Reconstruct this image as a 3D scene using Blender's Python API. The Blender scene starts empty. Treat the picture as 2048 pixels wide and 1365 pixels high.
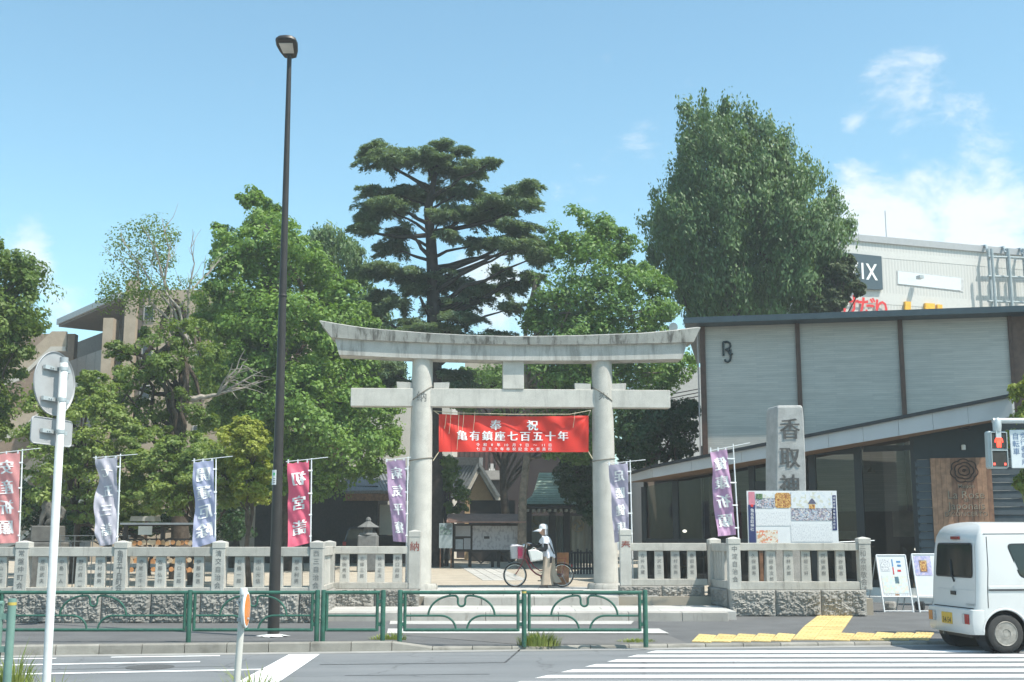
import bpy, bmesh, math, random
import numpy as np
from mathutils import Vector, Matrix
from mathutils import noise as mnoise

# ------------------------------------------------------------------ camera, sky, sun, exposure
rad = math.radians
scene = bpy.context.scene
COL = scene.collection
F, CXP, CYP, CAMZ = 2400.0, 1024.0, 682.5, 1.75
PITCH = math.atan(398.0 / F)
cam_data = bpy.data.cameras.new('camera')
cam_data.sensor_fit = 'HORIZONTAL'; cam_data.sensor_width = 36.0
cam_data.lens = F / 2048.0 * 36.0
cam_data.clip_start = 0.1; cam_data.clip_end = 4000.0
cam = bpy.data.objects.new('camera', cam_data); COL.objects.link(cam)
cam.location = (0, 0, CAMZ); cam.rotation_euler = (math.pi / 2 + PITCH, 0, 0)
scene.camera = cam

SUN_EL, SUN_A = rad(59), rad(58)          # elevation; angle from the camera's back towards its right
SUN_VEC = Vector((math.cos(SUN_EL) * math.sin(SUN_A), -math.cos(SUN_EL) * math.cos(SUN_A), math.sin(SUN_EL)))
sun_data = bpy.data.lights.new('sun', 'SUN')
sun_data.energy = 4.2; sun_data.angle = rad(0.53); sun_data.color = (1.0, 0.94, 0.84)
sun = bpy.data.objects.new('sun', sun_data); COL.objects.link(sun)
sun.rotation_euler = (-SUN_VEC).to_track_quat('-Z', 'Y').to_euler()

vs = scene.view_settings
vs.view_transform = 'Standard'; vs.look = 'None'; vs.gamma = 1.0; vs.use_curve_mapping = False
vs.exposure = 0.70
scene.cycles.use_denoising = True
scene.cycles.max_bounces = 6; scene.cycles.diffuse_bounces = 3; scene.cycles.glossy_bounces = 3
scene.cycles.transmission_bounces = 4; scene.cycles.transparent_max_bounces = 12
scene.cycles.caustics_reflective = False; scene.cycles.caustics_refractive = False
scene.render.film_transparent = False

def pix(px, py, Y):
    """the point of the vertical plane y = Y that the photograph shows at pixel (px, py)"""
    u = (px - CXP) / F; v = -(py - CYP) / F
    d = Vector((u, math.cos(PITCH) - v * math.sin(PITCH), math.sin(PITCH) + v * math.cos(PITCH)))
    t = Y / d.y
    return Vector((d.x * t, Y, CAMZ + d.z * t))
def pixd(px, py):
    u = (px - CXP) / F; v = -(py - CYP) / F
    return Vector((u, math.cos(PITCH) - v * math.sin(PITCH), math.sin(PITCH) + v * math.cos(PITCH))).normalized()
def gnd(px, py, z=0.0):
    u = (px - CXP) / F; v = -(py - CYP) / F
    d = Vector((u, math.cos(PITCH) - v * math.sin(PITCH), math.sin(PITCH) + v * math.cos(PITCH)))
    t = (z - CAMZ) / d.z
    return Vector((d.x * t, d.y * t, z))

world = bpy.data.worlds.new('World'); scene.world = world; world.use_nodes = True
wn = world.node_tree.nodes; wl = world.node_tree.links
wn.clear()
w_out = wn.new('ShaderNodeOutputWorld'); w_bg = wn.new('ShaderNodeBackground')
w_sky = wn.new('ShaderNodeTexSky'); w_sky.sky_type = 'NISHITA'; w_sky.sun_disc = False
w_sky.sun_elevation = SUN_EL; w_sky.sun_rotation = math.pi - SUN_A
w_sky.altitude = 0; w_sky.air_density = 1.0; w_sky.dust_density = 0.8; w_sky.ozone_density = 1.2
w_bg.inputs['Strength'].default_value = 0.15
# clouds: white fair-weather cloud fields added over the sky, laid out by direction in the whole sky
w_tc = wn.new('ShaderNodeTexCoord')
def wmath(op, a, b=None, c=None):
    n = wn.new('ShaderNodeMath'); n.operation = op
    for i, v in enumerate((a, b, c)):
        if v is None: continue
        if hasattr(v, 'is_linked'): wl.new(v, n.inputs[i])
        else: n.inputs[i].default_value = v
    return n.outputs[0]
def wnoise(scale, detail, rough, off, stretch=(1, 1, 1)):
    mp = wn.new('ShaderNodeMapping'); mp.inputs['Location'].default_value = off; mp.inputs['Scale'].default_value = stretch
    nz = wn.new('ShaderNodeTexNoise'); nz.inputs['Scale'].default_value = scale
    nz.inputs['Detail'].default_value = detail; nz.inputs['Roughness'].default_value = rough
    nz.inputs['Distortion'].default_value = 0.35
    wl.new(w_tc.outputs['Generated'], mp.inputs['Vector']); wl.new(mp.outputs[0], nz.inputs['Vector'])
    return nz.outputs['Fac']
fine = wnoise(9.5, 10, 0.66, (3.1, 0.7, 1.9), (1, 1, 1.7))
broad = wnoise(2.6, 3, 0.5, (0.4, 2.2, 5.0), (1, 1, 2.2))
def blob(px, py, size, amp):
    d = pixd(px, py)
    vm = wn.new('ShaderNodeVectorMath'); vm.operation = 'DISTANCE'
    wl.new(w_tc.outputs['Generated'], vm.inputs[0]); vm.inputs[1].default_value = d
    q = wmath('DIVIDE', vm.outputs['Value'], size)
    q = wmath('MULTIPLY', q, q)
    q = wmath('MULTIPLY', q, -1.0)
    return wmath('MULTIPLY', wmath('EXPONENT', q), amp)
field = wmath('MULTIPLY_ADD', broad, 0.45, -0.40)
for b in ((2030, 330, 0.030, 0.16), (1960, 400, 0.040, 0.20), (1880, 460, 0.06, 0.24), (2060, 500, 0.08, 0.28), (1780, 520, 0.08, 0.22), (1712, 345, 0.016, 0.24), (1720, 400, 0.03, 0.20),
          (1830, 145, 0.026, 0.26), (1745, 165, 0.020, 0.25), (1870, 130, 0.016, 0.10), (1704, 252, 0.008, 0.20), (1290, 300, 0.014, 0.16), (1230, 320, 0.012, 0.10), (1105, 380, 0.012, 0.13),
          (55, 500, 0.022, 0.45), (80, 545, 0.016, 0.40), (118, 628, 0.02, 0.36), (1010, 540, 0.03, 0.30), (1000, 640, 0.05, 0.34), (1340, 600, 0.05, 0.25)):
    field = wmath('ADD', field, blob(*b))
dens = wmath('ADD', wmath('MULTIPLY_ADD', fine, 1.75, -0.94), field)
mr = wn.new('ShaderNodeMapRange'); mr.interpolation_type = 'SMOOTHSTEP'
mr.inputs['From Min'].default_value = -0.02; mr.inputs['From Max'].default_value = 0.44
mr.inputs['To Min'].default_value = 0.0; mr.inputs['To Max'].default_value = 0.9
wl.new(dens, mr.inputs['Value'])
w_mix = wn.new('ShaderNodeMix'); w_mix.data_type = 'RGBA'
wl.new(mr.outputs[0], w_mix.inputs['Factor'])
w_tint = wn.new('ShaderNodeMix'); w_tint.data_type = 'RGBA'; w_tint.blend_type = 'MULTIPLY'; w_tint.inputs['Factor'].default_value = 1.0
wl.new(w_sky.outputs[0], w_tint.inputs[6]); w_tint.inputs[7].default_value = (0.86, 1.07, 0.955, 1)
wl.new(w_tint.outputs[2], w_mix.inputs[6]); w_mix.inputs[7].default_value = (4.4, 4.7, 4.9, 1)
wl.new(w_mix.outputs[2], w_bg.inputs['Color']); wl.new(w_bg.outputs[0], w_out.inputs['Surface'])

# ------------------------------------------------------------------ helpers
WO = {}                      # world offset of an object whose meshes are written in world coordinates
ZERO = Vector((0, 0, 0))

def tag(o, label=None, cat=None, group=None, kind=None):
    if label: o['label'] = label
    if cat: o['category'] = cat
    if group: o['group'] = group
    if kind: o['kind'] = kind
    return o
def thing(name, label, cat, loc=(0, 0, 0), group=None, rotz=0.0, local=False, kind=None):
    o = bpy.data.objects.new(name, None); COL.objects.link(o)
    o.empty_display_size = 0.2
    o.location = loc; o.rotation_euler = (0, 0, rotz)
    WO[o] = ZERO.copy() if local else Vector(loc)
    return tag(o, label, cat, group, kind)
def setting(name, loc=(0, 0, 0), kind='structure'):
    o = bpy.data.objects.new(name, None); COL.objects.link(o); o.location = loc; WO[o] = Vector(loc)
    o['kind'] = kind
    return o
def link(name, mesh, parent=None, loc=(0, 0, 0), rot=(0, 0, 0), scale=None):
    o = bpy.data.objects.new(name, mesh); COL.objects.link(o)
    o.parent = parent; o.location = loc; o.rotation_euler = rot
    if scale: o.scale = scale
    WO[o] = WO.get(parent, ZERO) if parent else Vector(loc)
    return o

class MB:
    def __init__(s): s.v = []; s.f = []; s.m = []; s.cur = 0
    def add(s, vs, fs):
        b = len(s.v); s.v += [tuple(p) for p in vs]; s.f += [tuple(b + i for i in f) for f in fs]; s.m += [s.cur] * len(fs)
        return s
    def box(s, x0, x1, y0, y1, z0, z1):
        return s.hexa([(x0, y0, z0), (x1, y0, z0), (x1, y1, z0), (x0, y1, z0)], [(x0, y0, z1), (x1, y0, z1), (x1, y1, z1), (x0, y1, z1)])
    def hexa(s, lo, hi):
        return s.add(list(lo) + list(hi), [(3, 2, 1, 0), (4, 5, 6, 7), (0, 1, 5, 4), (1, 2, 6, 5), (2, 3, 7, 6), (3, 0, 4, 7)])
    def obox(s, c, ax, ay, az, hx, hy, hz):
        c = Vector(c); ax = Vector(ax) * hx; ay = Vector(ay) * hy; az = Vector(az) * hz
        lo = [c - ax - ay - az, c + ax - ay - az, c + ax + ay - az, c - ax + ay - az]
        return s.hexa(lo, [p + 2 * az for p in lo])
    def bar(s, a, b, w, h, up=(0, 0, 1)):
        a = Vector(a); b = Vector(b); d = (b - a)
        L = d.length; d.normalize(); up = Vector(up)
        side = d.cross(up)
        if side.length < 1e-4: side = d.cross(Vector((0, 1, 0)))
        side.normalize(); u2 = side.cross(d).normalized()
        return s.obox((a + b) / 2, d, side, u2, L / 2, w / 2, h / 2)
    def quad(s, a, b, c, d): return s.add([a, b, c, d], [(0, 1, 2, 3)])
    def tube(s, path, r, seg=8, caps=True, closed=False):
        P = [Vector(p) for p in path]; n = len(P)
        rr = r if isinstance(r, (list, tuple)) else [r] * n
        base = len(s.v); nrm = None
        for i in range(n):
            if closed: t = P[(i + 1) % n] - P[(i - 1) % n]
            else: t = P[min(i + 1, n - 1)] - P[max(i - 1, 0)]
            if t.length < 1e-9: t = Vector((0, 0, 1))
            t.normalize()
            if nrm is None:
                nrm = t.cross(Vector((0, 0, 1)))
                if nrm.length < 1e-3: nrm = t.cross(Vector((0, 1, 0)))
            nrm = nrm - t * nrm.dot(t)
            if nrm.length < 1e-6: nrm = t.orthogonal()
            nrm.normalize(); bi = t.cross(nrm)
            for k in range(seg):
                a = 2 * math.pi * k / seg
                s.v.append(tuple(P[i] + (nrm * math.cos(a) + bi * math.sin(a)) * rr[i]))
        rings = n if closed else n - 1
        for i in range(rings):
            j = (i + 1) % n
            for k in range(seg):
                k2 = (k + 1) % seg
                s.f.append((base + i * seg + k, base + i * seg + k2, base + j * seg + k2, base + j * seg + k)); s.m.append(s.cur)
        if caps and not closed:
            s.f.append(tuple(base + k for k in reversed(range(seg)))); s.m.append(s.cur)
            s.f.append(tuple(base + (n - 1) * seg + k for k in range(seg))); s.m.append(s.cur)
        return s
    def lathe(s, prof, c=(0, 0, 0), axis=(0, 0, 1), seg=16, caps=True):
        ax = Vector(axis).normalized(); u = ax.orthogonal().normalized(); w = ax.cross(u); c = Vector(c)
        base = len(s.v); n = len(prof)
        for r, h in prof:
            for k in range(seg):
                a = 2 * math.pi * k / seg
                s.v.append(tuple(c + ax * h + (u * math.cos(a) + w * math.sin(a)) * r))
        for i in range(n - 1):
            for k in range(seg):
                k2 = (k + 1) % seg
                s.f.append((base + i * seg + k, base + i * seg + k2, base + (i + 1) * seg + k2, base + (i + 1) * seg + k)); s.m.append(s.cur)
        if caps:
            s.f.append(tuple(base + k for k in reversed(range(seg)))); s.m.append(s.cur)
            s.f.append(tuple(base + (n - 1) * seg + k for k in range(seg))); s.m.append(s.cur)
        return s
    def prism(s, poly, d):
        """closed polygon of 3-D points pushed along the vector d"""
        n = len(poly); d = Vector(d)
        lo = [Vector(p) for p in poly]; hi = [p + d for p in lo]
        return s.add(lo + hi, [tuple(reversed(range(n))), tuple(range(n, 2 * n))] + [(i, (i + 1) % n, n + (i + 1) % n, n + i) for i in range(n)])
    def loft(s, rings, caps=True):
        n = len(rings[0]); base = len(s.v)
        for r in rings: s.v += [tuple(p) for p in r]
        for i in range(len(rings) - 1):
            for k in range(n):
                k2 = (k + 1) % n
                s.f.append((base + i * n + k, base + i * n + k2, base + (i + 1) * n + k2, base + (i + 1) * n + k)); s.m.append(s.cur)
        if caps:
            s.f.append(tuple(base + k for k in reversed(range(n)))); s.m.append(s.cur)
            s.f.append(tuple(base + (len(rings) - 1) * n + k for k in range(n))); s.m.append(s.cur)
        return s
    def grid(s, fn, nu, nv):
        base = len(s.v)
        for j in range(nv + 1):
            for i in range(nu + 1): s.v.append(tuple(fn(i / nu, j / nv)))
        for j in range(nv):
            for i in range(nu):
                a = base + j * (nu + 1) + i
                s.f.append((a, a + 1, a + nu + 2, a + nu + 1)); s.m.append(s.cur)
        return s
    def ball(s, c, rx, ry=None, rz=None, seg=12, rings=8):
        ry = ry or rx; rz = rz or rx; c = Vector(c)
        rr = []
        for j in range(rings + 1):
            th = math.pi * (j + 0.02) / (rings + 0.04)
            rr.append([(c.x + rx * math.sin(th) * math.cos(2 * math.pi * k / seg), c.y + ry * math.sin(th) * math.sin(2 * math.pi * k / seg), c.z - rz * math.cos(th)) for k in range(seg)])
        return s.loft(rr)
    def mesh(s, name, off=ZERO, smooth=False, mats=(), bevel=0.0, fix=True):
        me = bpy.data.meshes.new(name)
        me.from_pydata([(x - off[0], y - off[1], z - off[2]) for x, y, z in s.v], [], s.f)
        for m in mats: me.materials.append(m)
        if len(mats) > 1: me.polygons.foreach_set('material_index', s.m)
        if fix or bevel:
            bm = bmesh.new(); bm.from_mesh(me)
            if fix: bmesh.ops.recalc_face_normals(bm, faces=bm.faces)
            if bevel:
                es = [e for e in bm.edges if len(e.link_faces) == 2 and e.calc_face_angle(0) > 0.5]
                bmesh.ops.bevel(bm, geom=es, offset=bevel, segments=1, affect='EDGES', clamp_overlap=True)
            bm.to_mesh(me); bm.free()
        if smooth:
            me.polygons.foreach_set('use_smooth', [True] * len(me.polygons))
            if smooth != 2: me.set_sharp_from_angle(angle=rad(40))
        me.update()
        return me
    def build(s, name, mat, parent=None, smooth=False, loc=None, bevel=0.0, fix=True):
        mats = mat if isinstance(mat, (list, tuple)) else [mat]
        off = WO[parent] if parent is not None else Vector(loc or (0, 0, 0))
        o = bpy.data.objects.new(name, s.mesh(name, off, smooth, mats, bevel, fix)); COL.objects.link(o)
        o.parent = parent
        if parent is None: o.location = off
        WO[o] = off
        return o

# ------------------------------------------------------------------ materials
MATS = {}
def new_mat(name):
    m = bpy.data.materials.new(name); m.use_nodes = True
    nt = m.node_tree; b = nt.nodes['Principled BSDF']
    return m, nt, b
def mixrgb(nt, blend, fac, a, b):
    n = nt.nodes.new('ShaderNodeMix'); n.data_type = 'RGBA'; n.blend_type = blend
    for sock, v in ((n.inputs['Factor'], fac), (n.inputs[6], a), (n.inputs[7], b)):
        if hasattr(v, 'is_linked'): nt.links.new(v, sock)
        elif isinstance(v, (tuple, list)): sock.default_value = tuple(v)[:3] + (1,)
        else: sock.default_value = v
    return n.outputs[2]
def noise(nt, scale, detail=4, rough=0.55, stretch=None, coord='Object', dist=0.0, off=(0, 0, 0)):
    tc = nt.nodes.new('ShaderNodeTexCoord'); nz = nt.nodes.new('ShaderNodeTexNoise')
    nz.inputs['Scale'].default_value = scale; nz.inputs['Detail'].default_value = detail; nz.inputs['Roughness'].default_value = rough
    nz.inputs['Distortion'].default_value = dist
    mp = nt.nodes.new('ShaderNodeMapping'); mp.inputs['Location'].default_value = off
    if stretch: mp.inputs['Scale'].default_value = stretch
    nt.links.new(tc.outputs[coord], mp.inputs['Vector']); nt.links.new(mp.outputs[0], nz.inputs['Vector'])
    return nz.outputs['Fac']
def ramp(nt, val, lo, hi, a=0.0, b=1.0, smooth=True):
    n = nt.nodes.new('ShaderNodeMapRange'); n.inputs['From Min'].default_value = lo; n.inputs['From Max'].default_value = hi
    n.inputs['To Min'].default_value = a; n.inputs['To Max'].default_value = b
    if smooth: n.interpolation_type = 'SMOOTHSTEP'
    nt.links.new(val, n.inputs['Value']); return n.outputs[0]
def bump(nt, b, h, strength, dist=0.02):
    n = nt.nodes.new('ShaderNodeBump'); n.inputs['Strength'].default_value = strength; n.inputs['Distance'].default_value = dist
    nt.links.new(h, n.inputs['Height']); nt.links.new(n.outputs[0], b.inputs['Normal'])
def M(name, col, rough=0.7, var=0.12, scale=6.0, bmp=0.0, bscale=60.0, metal=0.0, spec=0.4, col2=None, grime=0.0, gcol=(0.08, 0.075, 0.065), gscale=1.2, streak=False, speck=0.0, each=0.0, glo=0.52):
    if name in MATS: return MATS[name]
    m, nt, b = new_mat(name); MATS[name] = m
    b.inputs['Roughness'].default_value = rough; b.inputs['Metallic'].default_value = metal
    b.inputs['Specular IOR Level'].default_value = spec
    c2 = col2 or tuple(min(1, c * (1 + var)) for c in col); c1 = col if col2 else tuple(c * (1 - var) for c in col)
    out = mixrgb(nt, 'MIX', ramp(nt, noise(nt, scale, 5), 0.3, 0.7), c1, c2)
    if speck:
        out = mixrgb(nt, 'MULTIPLY', speck, out, mixrgb(nt, 'MIX', ramp(nt, noise(nt, 220, 2), 0.38, 0.62), (0.35, 0.35, 0.36), (1.25, 1.25, 1.22)))
    if grime:
        g = noise(nt, gscale, 6, 0.65, (5, 5, 0.7) if streak else None, dist=0.3)
        out = mixrgb(nt, 'MIX', ramp(nt, g, glo, glo + 0.2, 0, grime), out, gcol)
    if each:                       # every piece a slightly different tone
        oi = nt.nodes.new('ShaderNodeObjectInfo'); g_ = ramp(nt, oi.outputs['Random'], 0, 1, 1 - each, 1 + each * 0.6, False)
        cc = nt.nodes.new('ShaderNodeCombineColor'); [nt.links.new(g_, cc.inputs[i]) for i in range(3)]
        out = mixrgb(nt, 'MULTIPLY', 1.0, out, cc.outputs[0])
    nt.links.new(out, b.inputs['Base Color'])
    if bmp: bump(nt, b, noise(nt, bscale, 6, 0.6), bmp)
    return m
def leafmat(name, c1, c2, trans=0.35, rough=0.5, sc=0.45):
    m, nt, b = new_mat(name); MATS[name] = m
    geo = nt.nodes.new('ShaderNodeNewGeometry')
    big = ramp(nt, noise(nt, sc, 3), 0.32, 0.68)
    rnd = geo.outputs['Random Per Island']
    fac = nt.nodes.new('ShaderNodeMath'); fac.operation = 'MULTIPLY_ADD'; fac.inputs[1].default_value = 0.55
    sc2 = nt.nodes.new('ShaderNodeMath'); sc2.operation = 'MULTIPLY'; sc2.inputs[1].default_value = 0.45
    nt.links.new(big, sc2.inputs[0]); nt.links.new(rnd, fac.inputs[0]); nt.links.new(sc2.outputs[0], fac.inputs[2])
    col = mixrgb(nt, 'MIX', fac.outputs[0], c1, c2)
    nt.links.new(col, b.inputs['Base Color']); b.inputs['Roughness'].default_value = rough; b.inputs['Specular IOR Level'].default_value = 0.35
    tr = nt.nodes.new('ShaderNodeBsdfTranslucent')
    nt.links.new(mixrgb(nt, 'MULTIPLY', 1.0, col, (1.5, 1.5, 0.7)), tr.inputs['Color'])
    mx = nt.nodes.new('ShaderNodeMixShader'); mx.inputs['Fac'].default_value = trans
    nt.links.new(b.outputs[0], mx.inputs[1]); nt.links.new(tr.outputs[0], mx.inputs[2])
    nt.links.new(mx.outputs[0], nt.nodes['Material Output'].inputs['Surface'])
    return m
def glassmat(name, tint=(0.8, 0.85, 0.85), refl=0.10, rough=0.02):
    m, nt, b = new_mat(name); MATS[name] = m
    nt.nodes.remove(b)
    tr = nt.nodes.new('ShaderNodeBsdfTransparent'); tr.inputs['Color'].default_value = tint + (1,)
    gl = nt.nodes.new('ShaderNodeBsdfGlossy'); gl.inputs['Roughness'].default_value = rough
    fr = nt.nodes.new('ShaderNodeFresnel'); fr.inputs['IOR'].default_value = 1.5
    ad = nt.nodes.new('ShaderNodeMath'); ad.operation = 'ADD'; ad.inputs[1].default_value = refl; nt.links.new(fr.outputs[0], ad.inputs[0])
    mx = nt.nodes.new('ShaderNodeMixShader'); nt.links.new(ad.outputs[0], mx.inputs['Fac'])
    nt.links.new(tr.outputs[0], mx.inputs[1]); nt.links.new(gl.outputs[0], mx.inputs[2])
    nt.links.new(mx.outputs[0], nt.nodes['Material Output'].inputs['Surface'])
    return m
def emit(name, col, s):
    m, nt, b = new_mat(name); MATS[name] = m
    b.inputs['Base Color'].default_value = col + (1,); b.inputs['Emission Color'].default_value = col + (1,); b.inputs['Emission Strength'].default_value = s
    return m

granite = M('granite_pale', (0.52, 0.505, 0.465), 0.75, 0.08, 3, 0.25, 90, speck=0.35, grime=0.35, gcol=(0.25, 0.24, 0.22), gscale=0.9, streak=True, each=0.14)
granite_dirty = M('granite_weathered', (0.44, 0.43, 0.395), 0.8, 0.12, 3, 0.3, 90, speck=0.4, grime=0.92, gcol=(0.10, 0.092, 0.08), gscale=1.1, streak=True, glo=0.475)
granite_rail = M('granite_rail', (0.48, 0.46, 0.415), 0.8, 0.10, 4, 0.3, 90, speck=0.35, grime=0.6, gcol=(0.17, 0.15, 0.13), gscale=1.6, streak=True, each=0.1)
rock = M('split_rock', (0.29, 0.278, 0.255), 0.9, 0.10, 12, 0.5, 45, speck=0.15, grime=0.45, gcol=(0.17, 0.16, 0.14), gscale=2.0, each=0.2)
ink = M('engraved_ink', (0.155, 0.155, 0.15), 0.7)
ink_red = M('engraved_red', (0.23, 0.05, 0.035), 0.7)
white_paint = M('white_sign_paint', (0.78, 0.78, 0.77), 0.5, 0.04)
white_print = M('white_print', (0.80, 0.80, 0.80), 0.6, 0.03)
green_paint = M('green_paint', (0.032, 0.110, 0.078), 0.38, 0.18, 9, grime=0.35, gcol=(0.09, 0.12, 0.10), gscale=5)
dark_metal = M('dark_brown_metal', (0.034, 0.030, 0.028), 0.45, 0.12, 4)
grey_metal = M('grey_metal', (0.42, 0.44, 0.45), 0.45, 0.08, 6, metal=0.3)
galv = M('galvanised_steel', (0.48, 0.52, 0.53), 0.5, 0.08, 8, metal=0.4)
white_pole = M('white_pole_paint', (0.68, 0.69, 0.68), 0.42, 0.06, 10, grime=0.25, gcol=(0.35, 0.32, 0.27), gscale=4)
bark = M('bark', (0.075, 0.058, 0.045), 0.95, 0.4, 5, 0.9, 22)
bark_pale = M('bark_pale', (0.20, 0.165, 0.13), 0.95, 0.35, 5, 0.8, 22)
twig = M('dead_twig', (0.30, 0.27, 0.235), 0.9, 0.2, 8)
dark_wood = M('dark_wood', (0.028, 0.023, 0.020), 0.7, 0.3, 12)
brown_wood = M('brown_wood', (0.20, 0.105, 0.06), 0.6, 0.3, 9, grime=0.3, gscale=3)
black_plastic = M('black_plastic', (0.02, 0.02, 0.022), 0.5)

# ------------------------------------------------------------------ lettering
_tx = {}
def glyphs(body, bold=0.0):
    key = (body, bold)
    if key not in _tx:
        c = bpy.data.curves.new('lettering', 'FONT'); c.body = body; c.size = 1.0; c.resolution_u = 2; c.offset = bold
        o = bpy.data.objects.new('lettering', c); COL.objects.link(o)
        me = bpy.data.meshes.new_from_object(o.evaluated_get(bpy.context.evaluated_depsgraph_get()))
        bpy.data.objects.remove(o); bpy.data.curves.remove(c)
        v = np.array([tuple(q.co) for q in me.vertices]).reshape(-1, 3)[:, :2]
        fs = [tuple(p.vertices) for p in me.polygons]
        bpy.data.meshes.remove(me)
        _tx[key] = (v, fs)
    return _tx[key]
def cjk(mb, ch, fn, cx, cy, size, mirror=False, bold=0.004):
    """one full-width sign centred at (cx, cy) of the flat sheet fn(u, v) -> point"""
    v, fs = glyphs(ch, bold)
    if len(v) == 0: return
    mb.add([fn(cx + (-(p[0] - 0.5) if mirror else (p[0] - 0.5)) * size, cy + (p[1] - 0.38) * size) for p in v], fs)
def column(mb, text, fn, cx, top, size, pitch, mirror=False, bold=0.004):
    for i, ch in enumerate(text): cjk(mb, ch, fn, cx, top - size / 2 - i * pitch, size, mirror, bold)
def line(mb, text, fn, cx, cy, size, pitch=None, bold=0.004):
    """a line of writing centred at (cx, cy)"""
    if pitch:
        x = cx - pitch * (len(text) - 1) / 2
        for ch in text:
            v, fs = glyphs(ch, bold)
            if len(v):
                mid = (v[:, 0].max() + v[:, 0].min()) / 2
                mb.add([fn(x + (p[0] - mid) * size, cy + (p[1] - 0.36) * size) for p in v], fs)
            x += pitch
    else:
        v, fs = glyphs(text, bold)
        mid = (v[:, 0].max() + v[:, 0].min()) / 2
        mb.add([fn(cx + (p[0] - mid) * size, cy + (p[1] - 0.36) * size) for p in v], fs)
def sheet(o, right, up, out=0.003):
    o = Vector(o); right = Vector(right).normalized(); up = Vector(up).normalized(); n = right.cross(up).normalized()
    return lambda u, v: o + right * u + up * v + n * out
# ------------------------------------------------------------------ the setting: ground, road, pavement, steps, shrine court
rng = random.Random(7)
asphalt = M('asphalt_road', (0.185, 0.195, 0.203), 0.85, 0.07, 0.8, 0.5, 160, speck=0.30, grime=0.4, gcol=(0.135, 0.142, 0.148), gscale=0.45)
asphalt_walk = M('asphalt_footway', (0.135, 0.136, 0.137), 0.9, 0.12, 1.0, 0.6, 150, speck=0.35, grime=0.45, gcol=(0.095, 0.095, 0.094), gscale=0.8)
earth = M('city_ground', (0.16, 0.155, 0.145), 0.95, 0.15, 0.3)
sand = M('court_sand', (0.44, 0.385, 0.31), 0.95, 0.10, 1.5, 0.5, 120, speck=0.25, grime=0.3, gcol=(0.30, 0.26, 0.21), gscale=0.5)
kerbstone = M('kerb_concrete', (0.29, 0.275, 0.245), 0.9, 0.12, 2.5, 0.4, 80, speck=0.3, grime=0.8, gcol=(0.15, 0.14, 0.12), gscale=2.2, each=0.18)
slabstone = M('paving_slab', (0.50, 0.49, 0.465), 0.8, 0.07, 1.7, 0.3, 90, speck=0.25, grime=0.25, gcol=(0.36, 0.35, 0.32), gscale=1.1, each=0.10)
stepstone = M('step_granite', (0.40, 0.38, 0.35), 0.85, 0.10, 2.5, 0.35, 80, speck=0.3, grime=0.6, gcol=(0.20, 0.18, 0.155), gscale=2.0, streak=True)
road_white = M('road_paint_white', (0.80, 0.80, 0.79), 0.7, 0.04, 3, grime=0.35, gcol=(0.36, 0.37, 0.38), gscale=2.2)
tactile = M('tactile_yellow', (0.62, 0.455, 0.19), 0.75, 0.12, 4, grime=0.35, gcol=(0.50, 0.37, 0.17), gscale=3, each=0.12)

g = MB(); g.quad((-450, -150, -0.03), (450, -150, -0.03), (450, 700, -0.03), (-450, 700, -0.03))
tag(g.build('ground', earth), kind='structure')

KA, KB = gnd(0, 1312), gnd(1700, 1292)
KD = (KB - KA).normalized(); KN = Vector((-KD.y, KD.x, 0))
def kerb_y(x): return KA.y + (x - KA.x) * KD.y / KD.x
_nt = asphalt.node_tree; _b = _nt.nodes['Principled BSDF']; _src = _b.inputs['Base Color'].links[0].from_socket     # fine cracks and worn wheel tracks
_tc = _nt.nodes.new('ShaderNodeTexCoord'); _vo = _nt.nodes.new('ShaderNodeTexVoronoi'); _vo.feature = 'DISTANCE_TO_EDGE'; _vo.inputs['Scale'].default_value = 0.42
_nz = _nt.nodes.new('ShaderNodeTexNoise'); _nz.inputs['Scale'].default_value = 1.4; _nz.inputs['Detail'].default_value = 6
_ad = _nt.nodes.new('ShaderNodeVectorMath'); _ad.operation = 'MULTIPLY_ADD'; _ad.inputs[1].default_value = (0.9, 0.9, 0)
_nt.links.new(_tc.outputs['Object'], _nz.inputs['Vector']); _nt.links.new(_nz.outputs['Color'], _ad.inputs[0]); _nt.links.new(_tc.outputs['Object'], _ad.inputs[2]); _nt.links.new(_ad.outputs[0], _vo.inputs['Vector'])
_ck = ramp(_nt, _vo.outputs['Distance'], 0.0, 0.012, 0.55, 0.0)
_c2 = mixrgb(_nt, 'MIX', _ck, _src, (0.07, 0.072, 0.075))
_tr = ramp(_nt, noise(_nt, 1.0, 4, 0.6, (0.05, 1.1, 1)), 0.42, 0.62, 0.0, 0.45)
_nt.links.new(mixrgb(_nt, 'MIX', _tr, _c2, (0.225, 0.232, 0.238)), _b.inputs['Base Color'])
r = MB(); r.quad((-70, 12.3, 0), (70, 12.3, 0), (70, kerb_y(70), 0), (-70, kerb_y(-70), 0))
tag(r.build('road', asphalt), kind='structure')
n = MB(); n.box(-70, 70, -40, 12.1, -0.02, 0.12)
tag(n.build('pavement_near_side', asphalt_walk), kind='structure')
nk = MB(); nk.box(-70, 70, 12.1, 12.3, -0.02, 0.13)
tag(nk.build('kerb_near_side', kerbstone), kind='structure')

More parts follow.
